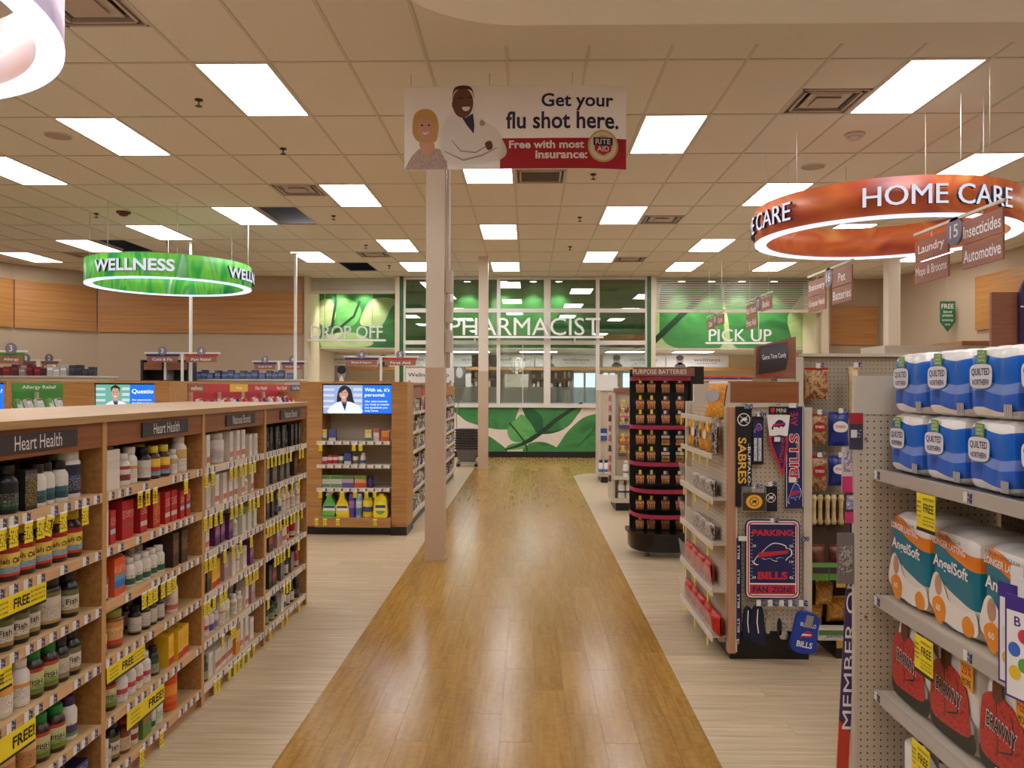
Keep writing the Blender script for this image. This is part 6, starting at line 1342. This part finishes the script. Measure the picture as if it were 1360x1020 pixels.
# ---- fan gear
def rect(px0, px1, py0, py1, Y): return PX((px0 + px1) / 2, Y), PZ(py1, Y, 1020), (PX(px1, Y) - PX(px0, Y)) / 2, PZ(py0, Y, 1020) - PZ(py1, Y, 1020)
def hook(t, z, y1=.05): ob('peg_hook', MB().tube([(0, y1, z + .01), (0, -.02, z + .01), (0, -.03, z + .022)], .0022, 5).mesh('peg_hook', CHROME), t)
BUFP = [(0, .12), (.1, .02), (.16, .1), (.13, .2), (.22, .3), (.3, .26), (.44, .3), (.5, .22), (.62, .18), (.6, .28), (.68, .34), (.8, .3), (.84, .22), (.9, .34), (.98, .42), (1, .58), (.95, .72), (.86, .74), (.84, .84), (.7, .93), (.52, .95), (.36, .8), (.24, .6), (.1, .4)]
def buffalo(t, cx, cz, w_, h, body, streak, y, line=None):
    pts = [(cx + (a - .5) * w_, cz + (b - .5) * h) for a, b in BUFP]; sp = spline(pts, 3)
    if line: flat(t, 'emblem', [(cx + (a - cx) * 1.07, cz + (b - cz) * 1.09) for a, b in sp], line, y, .0006)
    flat(t, 'emblem', sp, body, y, .0010)
    flat(t, 'emblem', [(cx - .42 * w_, cz - .18 * h), (cx - .36 * w_, cz + .06 * h), (cx + .44 * w_, cz + .16 * h), (cx + .4 * w_, cz + .02 * h)], streak, y, .0016)
BRD = mat('team red', (196, 36, 52), .5, var=.03); BNV = mat('team navy', (26, 32, 84), .6, var=.05); BRY = mat('royal blue', (28, 62, 160), .6, var=.05); GLD = mat('team gold', (236, 180, 60), .5, var=.03); KNB = mat('knit black', (26, 24, 30), .8, var=.1, scale=80); KNN = mat('knit navy', (32, 34, 84), .8, var=.1, scale=80)
def sabres(t, cx, cz, r, y, ringm, fill, mark):
    flat(t, 'emblem', ell(cx, cz, r, r, 24), ringm, y, .0006); flat(t, 'emblem', ell(cx, cz, r * .86, r * .86, 24), fill, y, .001)
    for s in (-1, 1): flat(t, 'emblem', stroke([(cx - s * r * .6, cz - r * .55), (cx + s * r * .6, cz + r * .55)], r * .1), mark, y, .0014)
    flat(t, 'emblem', [(cx + (a - .5) * r * 1.1, cz + (b - .5) * r * .7) for a, b in BUFP], mark, y, .0018)
ygear = YF - .035
x, z, w2, h = rect(977, 998, 540, 673, ygear); t = thing('team_scarf', 'black hockey scarf with gold SABRES letters on pegboard', 'scarf', (x, ygear, z))
boxp('knit', t, KNB, -w2, w2, -.006, .006, 0, h); sabres(t, 0, h * .87, w2 * .82, -.006, LETW, KNB, LETW); text(t, 'SABRES', -w2 * .2, h * .46, h * .46, w2 * 1.05, GLD, -.007, rot=-PI / 2, bold=.02); text(t, '-BUFFALO-', w2 * .68, h * .42, h * .42, w2 * .34, LETW, -.007, rot=-PI / 2)
hook(t, h); boxp('price_tag', t, TAGM, .0, .045, -.03, -.027, h - .012, h + .014)
x, z, w2, h = rect(999, 1014, 553, 617, ygear); t = thing('lanyard_pack', 'carded navy football lanyard on fan gear pegboard', 'pack', (x, ygear, z)); boxp('card', t, BLACK, -w2, w2, -.003, .003, 0, h); boxp('strap', t, KNN, -w2 * .9, w2 * .8, -.008, -.003, h * .05, h * .92); buffalo(t, -.0, h * .76, w2 * 1.3, .05, BRY, BRD, -.008, LETW)
for k in (0, 1): flat(t, 'patch', [(-w2 * .7 + k * w2 * .75, .02), (-w2 * .2 + k * w2 * .75, .02), (-w2 * .2 + k * w2 * .75, h * .55), (-w2 * .7 + k * w2 * .75, h * .55)], LETW, -.008)
for k in (0, 1): text(t, ('BUFFALO BILLS', 'AUTHENTIC')[k], -w2 * .45 + k * w2 * .75, h * .3, h * .46, w2 * .3, QN, -.0095, rot=PI / 2)
hook(t, h); boxp('price_tag', t, TAGM, -.01, .04, -.03, -.027, h + .0, h + .026)
x, z, w2, h = rect(1018, 1049, 540, 632, ygear - .012); t = thing('mini_pennant', 'mini football pennant with white logo panel and red edge', 'pennant', (x, ygear - .012, z))
boxp('header_card', t, BLACK, -w2 * .8, w2 * .9, -.004, .004, h * .89, h); text(t, 'MINI', w2 * .25, h * .945, w2 * .8, .022, LETW, -.0045); flat(t, 'shield_print', [(-w2 * .65, h * .98), (-w2 * .3, h * .98), (-w2 * .3, h * .93), (-w2 * .47, h * .905), (-w2 * .65, h * .93)], BRD, -.004)
ob('white_panel', MB().prism([(-w2, h * .88), (w2, h * .88), (w2 * .8, h * .58), (-w2 * .75, h * .58)], -.003, .003).mesh('white_panel', LETW), t); buffalo(t, .0, h * .74, w2 * 1.2, .06, BNV, BRD, -.003)
ob('red_felt', MB().prism(spline([(-w2 * .75, h * .58), (w2 * .8, h * .58), (w2 * .62, h * .2), (w2 * .45, 0), (0, h * .16), (-w2 * .5, h * .36)], 4), -.002, .002).mesh('red_felt', BRD), t); ob('navy_felt', MB().prism(spline([(-w2 * .55, h * .56), (w2 * .6, h * .56), (w2 * .5, h * .25), (w2 * .36, h * .1), (0, h * .24), (-w2 * .35, h * .4)], 4), -.004, -.002).mesh('navy_felt', BNV), t)
text(t, 'BUFFALO', .02, h * .36, h * .34, w2 * .3, BRD, -.0045, rot=-PI / 2 - .12); hook(t, h); boxp('price_tag', t, TAGM, -.03, .02, -.03, -.027, h * .5, h * .5 + .026)
x, z, w2, h = rect(1043, 1067, 540, 675, ygear - .002); t = thing('team_scarf', 'navy football scarf with red BILLS letters on pegboard', 'scarf', (x, ygear - .002, z)); boxp('knit', t, KNN, -w2, w2, -.006, .006, 0, h)
for s in (-1, 1): flat(t, 'stripe', [(s * w2 * .86, .01), (s * w2 * .92, .01), (s * w2 * .92, h), (s * w2 * .86, h)], LETW, -.006)
text(t, 'BILLS', -w2 * .05, h * .52, h * .44, w2 * 1.15, LETW, -.0065, rot=PI / 2, bold=.05); text(t, 'BILLS', -w2 * .05, h * .52, h * .43, w2 * 1.0, BRD, -.0075, rot=PI / 2, bold=.015); text(t, 'AVE', -w2 * .05, h * .88, h * .13, w2 * .8, BRD, -.007, rot=PI / 2); buffalo(t, 0, h * .15, w2 * 1.4, h * .2, BRY, BRD, -.006, LETW); hook(t, h); boxp('price_tag', t, TAGM, -.04, .01, -.03, -.027, h - .005, h + .02); boxp('price_tag', t, TAGM, -.04, .01, -.03, -.027, h * .26, h * .26 + .03)
x, z, w2, h = rect(985, 1017, 648, 679, ygear - .016); t = thing('team_wallet', 'boxed brown wallet with gold hockey emblem', 'wallet', (x, ygear - .016, z)); boxp('box', t, CLEAR, -w2, w2, -.012, .012, 0, h * 1.05); boxp('wallet', t, mat('brown leather', (72, 48, 34), .5), -w2 * .94, w2 * .94, -.0125, .006, .004, h * .8); flat(t, 'emblem', ell(0, h * .42, w2 * .68, h * .3, 24), GLD, -.0125); sabres(t, 0, h * .42, h * .2, -.0135, KNB, GLD, KNB); hook(t, h); boxp('price_tag', t, TAGM, -.005, .045, -.03, -.027, h + .0, h + .026)
x, z, w2, h = rect(1015, 1032, 646, 679, ygear); t = thing('team_wallet', 'black carded wallet with white hockey emblem beside brown wallet', 'wallet', (x, ygear, z)); boxp('card', t, KNB, -w2, w2, -.006, .006, 0, h); sabres(t, 0, h * .55, w2 * .75, -.006, LETW, KNB, LETW); hook(t, h); boxp('price_tag', t, TAGM, -.02, .03, -.03, -.027, h + .004, h + .03)
# parking sign
x, z, w2, h = rect(990, 1062, 690, 795, ygear - .01); t = thing('parking_sign', 'navy and red PARKING BILLS FAN ZONE plaque', 'sign', (x, ygear - .01, z))
def rr(w_, z0, z1, r=.03): return [(sx * (w_ - r) + r * math.cos(a), (z1 - r if zz else z0 + r) + r * math.sin(a)) for sx, zz, a0_ in ((1, 0, -PI / 2), (1, 1, 0), (-1, 1, PI / 2), (-1, 0, PI)) for a in (a0_, a0_ + PI / 4, a0_ + PI / 2)]
ob('plate', MB().prism(rr(w2, 0, h), -.004, .004).mesh('plate', BNV), t); flat(t, 'white_border', rr(w2 * .96, h * .015, h * .985, .026), LETW, -.004, .0006); flat(t, 'red_border', rr(w2 * .92, h * .03, h * .97, .024), BRD, -.004, .001); flat(t, 'white_border', rr(w2 * .87, h * .045, h * .955, .02), LETW, -.004, .0014)
flat(t, 'navy_field', [(-w2 * .84, h * .2), (w2 * .84, h * .2), (w2 * .84, h * .94), (-w2 * .84, h * .94)], BNV, -.004, .0018); flat(t, 'red_field', [(-w2 * .84, h * .06), (w2 * .84, h * .06), (w2 * .84, h * .18), (-w2 * .84, h * .18)], BRD, -.004, .0018)
text(t, 'PARKING', 0, h * .835, w2 * 1.5, h * .08, BRD, -.0065, bold=.04); text(t, 'BILLS', 0, h * .295, w2 * 1.1, h * .1, BRD, -.0065, bold=.05); text(t, 'FAN', -w2 * .45, h * .118, w2 * .56, h * .075, BNV, -.0065, bold=.03); text(t, 'ZONE', w2 * .36, h * .118, w2 * .78, h * .075, BNV, -.0065, bold=.03); buffalo(t, 0, h * .57, w2 * 1.35, h * .28, BNV, BRD, -.006, LETW)
for s in (-1, 1):
    for k in range(14): flat(t, 'yard_mark', [(s * w2 * .8, h * (.25 + .045 * k)), (s * w2 * .74, h * (.25 + .045 * k)), (s * w2 * .74, h * (.254 + .045 * k)), (s * w2 * .8, h * (.254 + .045 * k))], LETW, -.006, .0005)
    for k, n_ in enumerate(('0', '10', '20')): text(t, n_, s * w2 * .68, h * (.27 + .2 * k), .02, .014, LETW, -.0066)
hook(t, h)
for a, b in ((-.02, h * .97), (-w2 - .045, h * .74), (w2 - .005, h * .74)): boxp('price_tag', t, TAGM, a, a + .05, -.03, -.027, b, b + .026)
# lower gear: lanyards, gloves, keychains, blue bag
x, z, w2, h = rect(976, 986, 715, 856, ygear); t = thing('lanyard', 'navy lettered lanyard hanging at left edge of pegboard', 'lanyard', (x, ygear, z)); boxp('strap', t, KNN, -w2 * .5, w2 * .5, -.004, .004, .03, h); boxp('strap', t, KNB, -w2 * .1, w2 * .9, .006, .01, .05, h)
for k in range(4): text(t, 'BILLS', 0, h * (.18 + .23 * k), h * .13, w2 * .6, LETW, -.0045, rot=PI / 2)
ob('clip', MB().tube([(0, 0, .03), (0, 0, 0)], .006, 6).mesh('clip', CHROME), t); hook(t, h)
GLV = mat('glove knit', (30, 32, 56), .9, var=.15, scale=90)
for k, (a, b, c, d) in enumerate(((987, 1001, 808, 853), (997, 1017, 806, 855))):
    x, z, w2, h = rect(a, b, c, d, ygear - .01 * k); t = thing('team_glove', 'dark navy knit glove hanging below the parking sign, %s of two' % ('left' if k == 0 else 'right'), 'glove', (x, ygear - .01 * k, z), group='knit gloves'); 
    ob('knit', MB().prism(spline([(-w2 * .9, h * .12), (-w2, h * .5), (-w2 * .6, h), (w2 * .5, h), (w2 * .8, h * .5), (w2, h * .04), (w2 * .3, 0), (-w2 * .3, h * .06)], 4), -.012, .012).mesh('knit', GLV), t)
    flat(t, 'stripe', stroke([(-w2 * .1, h * .95), (-w2 * .2, h * .6), (-w2 * .0, h * .3)], .006), LETW, -.012); hook(t, h)
for k, (a, b, c, d) in enumerate(((1006, 1014, 806, 838), (1016, 1024, 806, 840), (1032, 1039, 806, 842), (1034, 1048, 830, 848))):
    x, z, w2, h = rect(a, b, c, d, ygear - .015); t = thing('key_chain', 'small silver key chain, %s from left below the parking sign' % ORD[k], 'key chain', (x, ygear - .015, z), group='silver key chains')
    ob('ring', MB().tube([(w2 * .7 * math.cos(i * PI / 6), 0, h * .8 + w2 * .7 * math.sin(i * PI / 6)) for i in range(13)], .003, 5).mesh('ring', CHROME), t); ob('fob', MB().prism(spline([(-w2 * .6, 0), (-w2 * .8, h * .4), (0, h * .6), (w2 * .8, h * .4), (w2 * .6, 0)], 3), -.005, .005).mesh('fob', CHROME if k % 2 else KNB), t); hook(t, h)
for k, (a, b) in enumerate(((1005, 1016), (1020, 1032), (1035, 1047), (1046, 1058), (1061, 1073))):
    x, z, w2, h = rect(a, b, 797, 805, ygear - .04); t = thing('price_flag', 'white price flag in row under parking sign, %s from left' % ORD[k], 'price tag', (x, ygear - .04, z), group='price flags under parking sign'); boxp('plate', t, TAGM, -w2, w2, -.002, .002, 0, h); ob('peg_hook', MB().tube([(0, .08, h * .5), (0, 0, h * .5)], .0025, 5).mesh('peg_hook', CHROME), t)
x, z, w2, h = rect(1046, 1084, 814, 864, ygear - .05); t = thing('team_bag', 'royal blue BUFFALO BILLS cloth bag hanging at end cap corner', 'bag', (x, ygear - .05, z)); t.rotation_euler = (0, .2, 0)
ob('cloth', MB().prism(spline([(-w2 * .75, .0), (-w2 * .85, h * .5), (-w2 * .7, h), (w2 * .6, h * .98), (w2 * .75, h * .5), (w2 * .8, h * .04)], 4), -.02, .02).mesh('cloth', BRY), t); text(t, 'BUFFALO', 0, h * .72, w2 * 1.1, .022, LETW, -.0205); text(t, 'BILLS', 0, h * .2, w2 * 1.1, .034, LETW, -.0205, bold=.03); buffalo(t, 0, h * .46, w2 * .8, .05, BRD, LETW, -.02); boxp('hang_tab', t, mat('tag grey', (150, 140, 140), .5), -.02, .02, -.024, -.02, h * .66, h * .98)

# ================================================================== PET TREAT END CAP
YD = 5.2
px0 = PX(1063, YD); pe = thing('pet_treat_endcap', 'grey pegboard end cap with hanging dog treats and gold shelf strips', 'shelving', (px0, YD, 0))
boxp('pegboard', pe, PEGD, 0, 1.2, 0, .02, .1, PZ(472, YD)); boxp('cap_rail', pe, CREAM, 0, 1.2, -.03, .03, PZ(473, YD), PZ(469, YD)); boxp('base', pe, BLACK, .02, 1.2, -.55, 0, 0, .1)
GSTR = mat('gold strip', (196, 160, 60), .4, .2)
for z in (.45, .1):
    s_ = boxp('shelf', pe, mat('dark shelf', (66, 58, 50), .6), .02, 1.2, -.55, 0, z - .02, z); ob('gold_strip', MB().box(.02, 1.2, -.558, -.55, z - .035, z + .008).mesh('gold_strip', GSTR), s_)
    for k in range(4): ob('price_disc', MB().prism(ell(.1 + .13 * k, z - .014, .013, .013, 14), -.561, -.558).mesh('price_disc', mat('price disc', (120, 40, 60), .5)), s_)
boxp('shelf_back', pe, mat('dark back', (84, 62, 44), .7), .02, 1.2, -.06, -.04, .1, .88); boxp('side_post', pe, CREAM, 0, .03, -.04, 0, .1, .9)
TRT = mottle('treat brown', [(90, 50, 30), (150, 90, 50), (206, 170, 120), (120, 70, 40)], (28, 28, 28)); TRED = mat('treat red', (170, 36, 36), .4, var=.1); TBLU = mat('treat blue', (36, 54, 140), .35, var=.1); RAW = mottle('rawhide', [(206, 176, 120), (226, 200, 150), (196, 160, 104)], (14, 14, 14))
yd = YD - .1
def rectd(a, b, c, d): return PX((a + b) / 2, yd), PZ(d, yd, 1100), PX(b, yd) - PX(a, yd), PZ(c, yd, 1100) - PZ(d, yd, 1100)
for k, (a, b, c, d, kind) in enumerate(((1068, 1100, 489, 530, 'r'), (1074, 1098, 550, 590, 'r'), (1100, 1127, 548, 592, 'b'), (1074, 1098, 606, 652, 'r'), (1100, 1127, 606, 645, 'b'), (1127, 1140, 488, 560, 'w'))):
    x, z, w_, h = rectd(a, b, c, d); lab = {'r': 'clear bag of brown dog treats with red header', 'b': 'blue bag of dog treats', 'w': 'tall pack of rawhide sticks'}[kind]
    t = bag('%s, %s' % (lab, ('topmost on pet pegboard', 'second pegboard row', 'second pegboard row', 'third pegboard row', 'third pegboard row', 'beside the top panel')[k]), 'dog_treat_bag', 'dog treats', (x, yd, z), w_, .06, h * .94, TRT if kind == 'r' else TBLU if kind == 'b' else RAW, 0, 'bags of dog treats', TRED if kind == 'r' else None, LETW if kind == 'b' else TRED if kind == 'r' and k else None, 'treats' if k else None, BRD if kind == 'b' else LETW)
    ob('peg_hook', MB().tube([(0, .12, h * .98), (0, -.06, h * .98)], .003, 5).mesh('peg_hook', CHROME), t); boxp('price_tag', t, TAGM, -.025, .025, -.07, -.066, h * 1.0, h * 1.0 + .03)
for k in range(5):
    x, z, w_, h = rectd(1076 + 9 * k, 1086 + 9 * k, 658, 697); t = thing('rawhide_bone', 'cream rawhide bone hanging on pet pegboard, %s from left' % ORD[k], 'dog bone', (x, yd + .01 * (k % 2), z), group='rawhide bones'); 
    ob('bone', MB().lathe([(.014, 0), (.02, .02), (.014, .04), (.012, h * .5), (.014, h - .04), (.02, h - .02), (.014, h)], 12).mesh('bone', RAW), t); ob('knot', MB().lathe([(.012, h - .035), (.018, h - .015), (.012, h + .004)], 10, .002, 0).mesh('knot', RAW), t)
carton('dogtray', 'green tray of dog chews', .094, .12, .075, (90, 140, 60), [(0, (96, 150, 60)), (.5, (60, 50, 50))], 'dog_chew_tray'); carton('dogbox', 'white flat dog biscuit box', .2, .1, .06, (222, 214, 200), [(0, (226, 218, 204)), (.5, (90, 140, 60))], 'dog_biscuit_box', words=('perfect', .4, .1, .3, (60, 60, 60)))
ysf = YD - .48
for k, px in enumerate((1082, 1104)): put('dogtray', (PX(px + 3, ysf), ysf, .452), 0, 'green tray of dog chews on upper gold strip shelf, %s' % ('left' if k == 0 else 'right'), 'dog chew trays')
put('dogbox', (PX(1105, ysf), ysf - .005, .102), 0, 'white flat dog biscuit box on the lower gold strip shelf', 'dog biscuit boxes')
for k, (px, z) in enumerate(((1081, .102), (1110, .165), (1093, .27))): bag('clear bag of golden chew treats on lower shelf, %s' % ('front left', 'right on the white box', 'topmost')[k], 'chew_bag', 'dog treats', (PX(px, ysf + .12), ysf + .14 - .02 * k, z), .118, .08, .14, mottle('chew gold', [(170, 100, 30), (226, 170, 80), (190, 120, 40), (236, 200, 130)], (30, 30, 30), rough=.2), .1 * k, 'bags of golden chews')
for k, px in enumerate((1086, 1113)): bag('dark pouch of jerky behind the green trays, %s' % ('left' if k == 0 else 'right'), 'jerky_pouch', 'dog treats', (PX(px, ysf + .2), ysf + .22, .452), .1, .05, .14, mottle('jerky', [(80, 40, 30), (130, 70, 50), (100, 50, 36)], (20, 20, 20)), 0, 'jerky pouches')

# ================================================================== BATTERY DISPLAY
YBt = 7.72; xb = PX(881, 7.5); hwB = .285
bt_ = thing('battery_display', 'black curved battery display tower with magenta shelf edges', 'display', (xb, YBt, 0))
BGL = mat('gloss black', (22, 20, 22), .25); MAG = mat('magenta strip', (168, 44, 78), .4)
def plan(w_, d, n=20): return [(w_ * (abs(math.cos(PI * i / n)) ** .75) * (1 if math.cos(PI * i / n) >= 0 else -1), -d * math.sin(PI * i / n) ** .7) for i in range(n + 1)]
def tier(name, w_, d, z0, z1, m): return ob(name, MB().slab(plan(w_, d)[::-1] , z0, z1).mesh(name, m), bt_)
tier('base', hwB + .02, .42, .06, .2, BGL); tier('base_rim', hwB + .045, .46, .2, .235, BGL)
for sx in (-.16, .2): ob('foot', MB().lathe([(.02, 0), (.02, .06)], 10, sx, -.28).mesh('foot', GREYM), bt_)
boxp('back_panel', bt_, BLACK, -hwB, hwB, 0, .03, .06, 1.74); boxp('side_panel', bt_, BLACK, hwB + .0, hwB + .13, -.05, .1, .06, 1.77)
tz = [(.385, .40), (.615, .38), (.86, .32), (1.2, .26), (1.655, .24)]
for z, d in tz:
    s_ = tier('tier_shelf', hwB, d, z - .012, z, BGL)
    pl_ = plan(hwB + .003, d + .003); mb = MB()
    for i in range(len(pl_) - 1): a, b = pl_[i], pl_[i + 1]; mb.face([(b[0], b[1], z - .024), (a[0], a[1], z - .024), (a[0], a[1], z + .014), (b[0], b[1], z + .014)])
    ob('magenta_edge', mb.mesh('magenta_edge', MAG), s_)
o = boxp('header', bt_, SIGNW, -hwB, hwB + .0, -.25, -.22, 1.675, 1.755); text(o, 'PURPOSE BATTERIES', -.04, 1.715, .5, .045, LETW, -.251)
COP = mat('copper cell', (206, 140, 84), .35, .2); CLR2 = frosted('blister', (220, 216, 210), .25)
cell4 = MB()
for k in range(4): cell4.lathe([(.007, .012), (.0075, .05), (.003, .052), (.003, .055)], 8, -.027 + .018 * k, -.01)
cellme = cell4.mesh('cells', COP); cardme = MB().box(-.038, .038, -.002, .002, 0, .105).mesh('battery_pack', bands('battery card', 'Z', 0, .105, [(0, (58, 50, 48)), (.5, (206, 124, 70)), (.86, (70, 58, 56))], ink=(226, 216, 200), inkz=(.6, .8)))
cardme2 = MB().box(-.038, .038, -.002, .002, 0, .105).mesh('battery_pack', bands('battery card two', 'Z', 0, .105, [(0, (226, 196, 60)), (.2, (50, 44, 44)), (.6, (200, 190, 180)), (.85, (40, 36, 40))], ink=(226, 216, 200), inkz=(.6, .8)))
hk = MB().tube([(0, .16, .1), (0, -.02, .1)], .003, 5).mesh('peg_hook', CHROME)
YTAGS = MB().box(-.012, .012, -.003, -.001, -.034, .006).mesh('sale_tag', YELP)
rowsB = [516, 538, 557, 584, 606, 637, 671, 697]
for j, py in enumerate(rowsB):
    for i, px in enumerate((850, 865, 884, 903)):
        yy = YBt - (.17 if j < 5 else .22); z = PZ(py + 7, yy, 880)
        if i == 0 and j < 5 and False: continue
        o = ob('battery_pack', cardme2 if (j in (3, 4) and i > 1) else cardme, None, (PX(px, yy), yy, z)); tag(o, 'carded battery pack, %s row from the top, %s from left' % (ORD[j], ORD[i]), 'batteries', 'battery packs on the black display'); ob('cells', cellme, o); ob('peg_hook', hk, o, (0, 0, .0))
        ob('price_tag' if i > 1 else 'sale_tag', TAGME if i > 1 else YTAGS, o, (0.0, -.02, .118 if i > 1 else .135))

# ================================================================== FARTHER END CAPS AT RIGHT
def peg_endcap(lab, pa, pb, Y, ztop, sidem, length=3.5):
    x0, x1 = PX(pa, Y), PX(pb, Y); t = thing('pegboard_endcap', lab, 'shelving', (x0, Y, 0)); w_ = x1 - x0
    boxp('pegboard', t, PEG, .01, w_, .1, .12, .12, ztop); boxp('base', t, BLACK, .02, w_, .0, .6, 0, .1); boxp('deck', t, CREAM, .0, w_, -.02, .1, .1, .16)
    boxp('side_upright', t, CREAM, -.02, .01, .0, .6, .1, ztop); boxp('header', t, sidem, .0, w_, .06, .1, ztop, ztop + .06); boxp('rear_gondola', t, CREAM, .02, length, .2, .9, .1, ztop - .05); boxp('rear_plinth', t, BLACK, .05, length, .22, .88, 0, .1); return t, x0
peg_endcap('cream pegboard end cap of lotions beyond the battery display', 816, 862, 10.2, 1.5, SIGNW); peg_endcap('farthest cream pegboard end cap near pharmacy counter', 797, 822, 13.2, 1.52, WHITE)
carton('pk_or', 'orange pack', .08, .03, .1, (220, 110, 40), [(0, (226, 120, 50)), (.4, (236, 200, 150)), (.7, (214, 90, 40))], 'skin_care_pack'); carton('pk_pk', 'pink pack', .09, .03, .08, (206, 120, 130), [(0, (210, 130, 140)), (.5, (230, 210, 206))], 'skin_care_pack'); carton('pk_br', 'brown pack', .09, .03, .08, (110, 70, 54), [(0, (120, 76, 60)), (.5, (206, 190, 176))], 'skin_care_pack'); carton('pk_pu', 'purple pack', .09, .03, .09, (90, 70, 120), [(0, (90, 70, 126)), (.5, (206, 196, 206))], 'skin_care_pack')
bottle('lotion', 'white lotion bottle', .2, .036, (232, 228, 222), (226, 224, 220), [(0, (226, 220, 212)), (.3, (90, 120, 90)), (.45, (230, 226, 220))], name='lotion_bottle'); bottle('lotionbig', 'large white lotion bottle', .23, .044, (232, 228, 222), (226, 224, 220), [(0, (226, 220, 212)), (.4, (70, 70, 70)), (.6, (230, 226, 220))], name='lotion_bottle')
Yg = 10.18
for j, (py, ks, pxs) in enumerate(((545, ('pk_pk', 'pk_br', 'pk_pk'), (829, 839, 849)), (556, ('pk_pk', 'pk_pk', 'pk_pu'), (828, 838, 849)), (569, ('pk_pu', 'pk_pu', 'pk_br'), (828, 838, 848)), (590, ('pk_or', 'pk_or', 'pk_pk'), (828, 838, 846)), (606, ('pk_br', 'pk_or', 'pk_or'), (828, 838, 846)))):
    for i, (k, px) in enumerate(zip(ks, pxs)):
        o = put(k, (PX(px, Yg), Yg + .08, PZ(py, Yg)), 0, '%s on lotion end cap, %s row, %s from left' % (KINDS[k]['desc'], ORD[j], ORD[i]), 'small packs on the lotion end cap'); ob('sale_tag', YTAGME, o, (0, -.03, .13)); ob('peg_hook', MB().tube([(0, .03, KINDS[k]['h'] - .01), (0, -.05, KINDS[k]['h'] - .01)], .003, 4).mesh('peg_hook', CHROME), o)
sl = thing('lotion_shelf', 'small shelf holding lotion bottles on the lotion end cap', 'shelf', (PX(838, Yg), Yg, PZ(632, Yg))); boxp('board', sl, CREAM, -.22, .22, -.08, .12, -.02, 0); boxp('shelf_lip', sl, LIPM, -.22, .22, -.088, -.08, -.035, .004)
for i, px in enumerate((831, 839, 846)): put('lotion', (PX(px, Yg), Yg - .02, PZ(632, Yg)), 0, 'white lotion bottle on upper lotion shelf, %s from left' % ORD[i], 'lotion bottles on upper shelf')
for i, px in enumerate((826, 836, 846)): put('lotionbig', (PX(px, Yg), Yg + .04, .16), 0, 'large white lotion bottle on end cap deck, %s from left' % ORD[i], 'lotion bottles on the deck')
carton('bluepack', 'blue hanging pack', .12, .04, .2, (40, 80, 150), [(0, (50, 96, 170)), (.4, (210, 220, 230)), (.6, (40, 80, 150))], 'skin_care_pack'); put('bluepack', (PX(803.5, 13.0), 13.1, PZ(586, 13.0)), 0, 'blue hanging pack on the farthest right end cap', 'packs on the farthest right end cap').location.y = 13.27
bottle('bluebot', 'white and blue bottle', .22, .04, (228, 228, 230), (30, 40, 80), [(0, (60, 110, 180)), (.4, (226, 226, 228))], name='lotion_bottle')
for i, px in enumerate((799.5, 806.5)): put('bluebot', (PX(px, 13.0), 13.17, .16), 0, 'white and blue bottle on farthest end cap deck, %s' % ('left' if i == 0 else 'right'), 'bottles on the farthest end cap deck')
t = thing('topper_sign', 'blank white topper panel above the farthest right end cap', 'sign', (PX(806, 13.6), 13.6, 1.5)); w2 = PX(820, 13.6) - PX(806, 13.6); boxp('panel', t, WHITE, -w2, w2, -.01, .01, .02, PZ(497, 13.6) - 1.5); boxp('foot', t, WHITE, -.05, .05, -.05, .05, -.03, .02)
# peg packs on the near side of the lotion end cap
for j in range(9):
    z = .35 + .13 * j; k = 'pk_pk' if j % 3 else 'pk_br'; put(k, (PX(816, 10.2) - .04, 10.4, z), -PI / 2, 'small carded pack on side of lotion end cap, %s from the floor' % ORD[j], 'carded packs on the lotion end cap side', tiny=False)
# orange packs on a gondola behind the candy rack
t = thing('low_gondola', 'cream gondola behind the candy rack carrying orange packs', 'shelving', (PX(964, 8.6), 8.6, 0)); w2 = PX(1006, 8.6) - PX(964, 8.6); boxp('body', t, CREAM, -w2, w2 + .5, 0, .4, .1, PZ(508, 8.6)); boxp('plinth', t, BLACK, -w2, w2 + .5, .03, .37, 0, .1)
carton('orangepack', 'orange pack', .15, .06, .075, (222, 100, 50), [(0, (226, 120, 70)), (.3, (236, 220, 210)), (.5, (60, 60, 130)), (.75, (222, 96, 46))], 'food_pack')
for i, px in enumerate((934, 953, 972, 991)): put('orangepack', (PX(px, 8.6), 8.64, PZ(508, 8.6)), 0, 'orange pack atop the cream gondola, %s from left' % ORD[i], 'orange packs on the cream gondola')
# wood panel header and purple arch at the right frame edge
t = thing('department_header', 'reddish wood header board with dark purple arched sign at right edge', 'sign', (PX(1330, 6.2), 6.2, 0)); dx = lambda px: PX(px, 6.2) - PX(1330, 6.2); dz = lambda py: PZ(py, 6.2, 1330)
boxp('board', t, SIGNW, dx(1317), dx(1400), 0, .03, dz(462), dz(388)); ob('arch_sign', MB().prism([(dx(1350), dz(455)), (dx(1420), dz(455)), (dx(1420), dz(355))] + ell((dx(1350) + dx(1420)) / 2, dz(395), (dx(1420) - dx(1350)) / 2, dz(358) - dz(395), 12, .3, PI), -.05, -.02).mesh('arch_sign', mat('deep purple', (58, 40, 92), .45)), t); boxp('white_rule', t, LETW, dx(1350), dx(1420), -.054, -.05, dz(409), dz(407)); boxp('post', t, CREAM, .1, .16, .03, .09, 0, dz(462)); boxp('foot', t, CREAM, -.05, .31, -.1, .2, 0, .03)
t = thing('low_gondola', 'cream gondola behind the toilet paper packs', 'shelving', (PX(1230, 6.9), 6.9, 0)); boxp('body', t, CREAM, -.35, 1.6, 0, .5, .1, PZ(458, 6.9)); boxp('plinth', t, BLACK, -.35, 1.6, .03, .47, 0, .1); boxp('wood_cap', t, WOOD, .3, .9, -.01, .51, PZ(458, 6.9), PZ(452, 6.9))
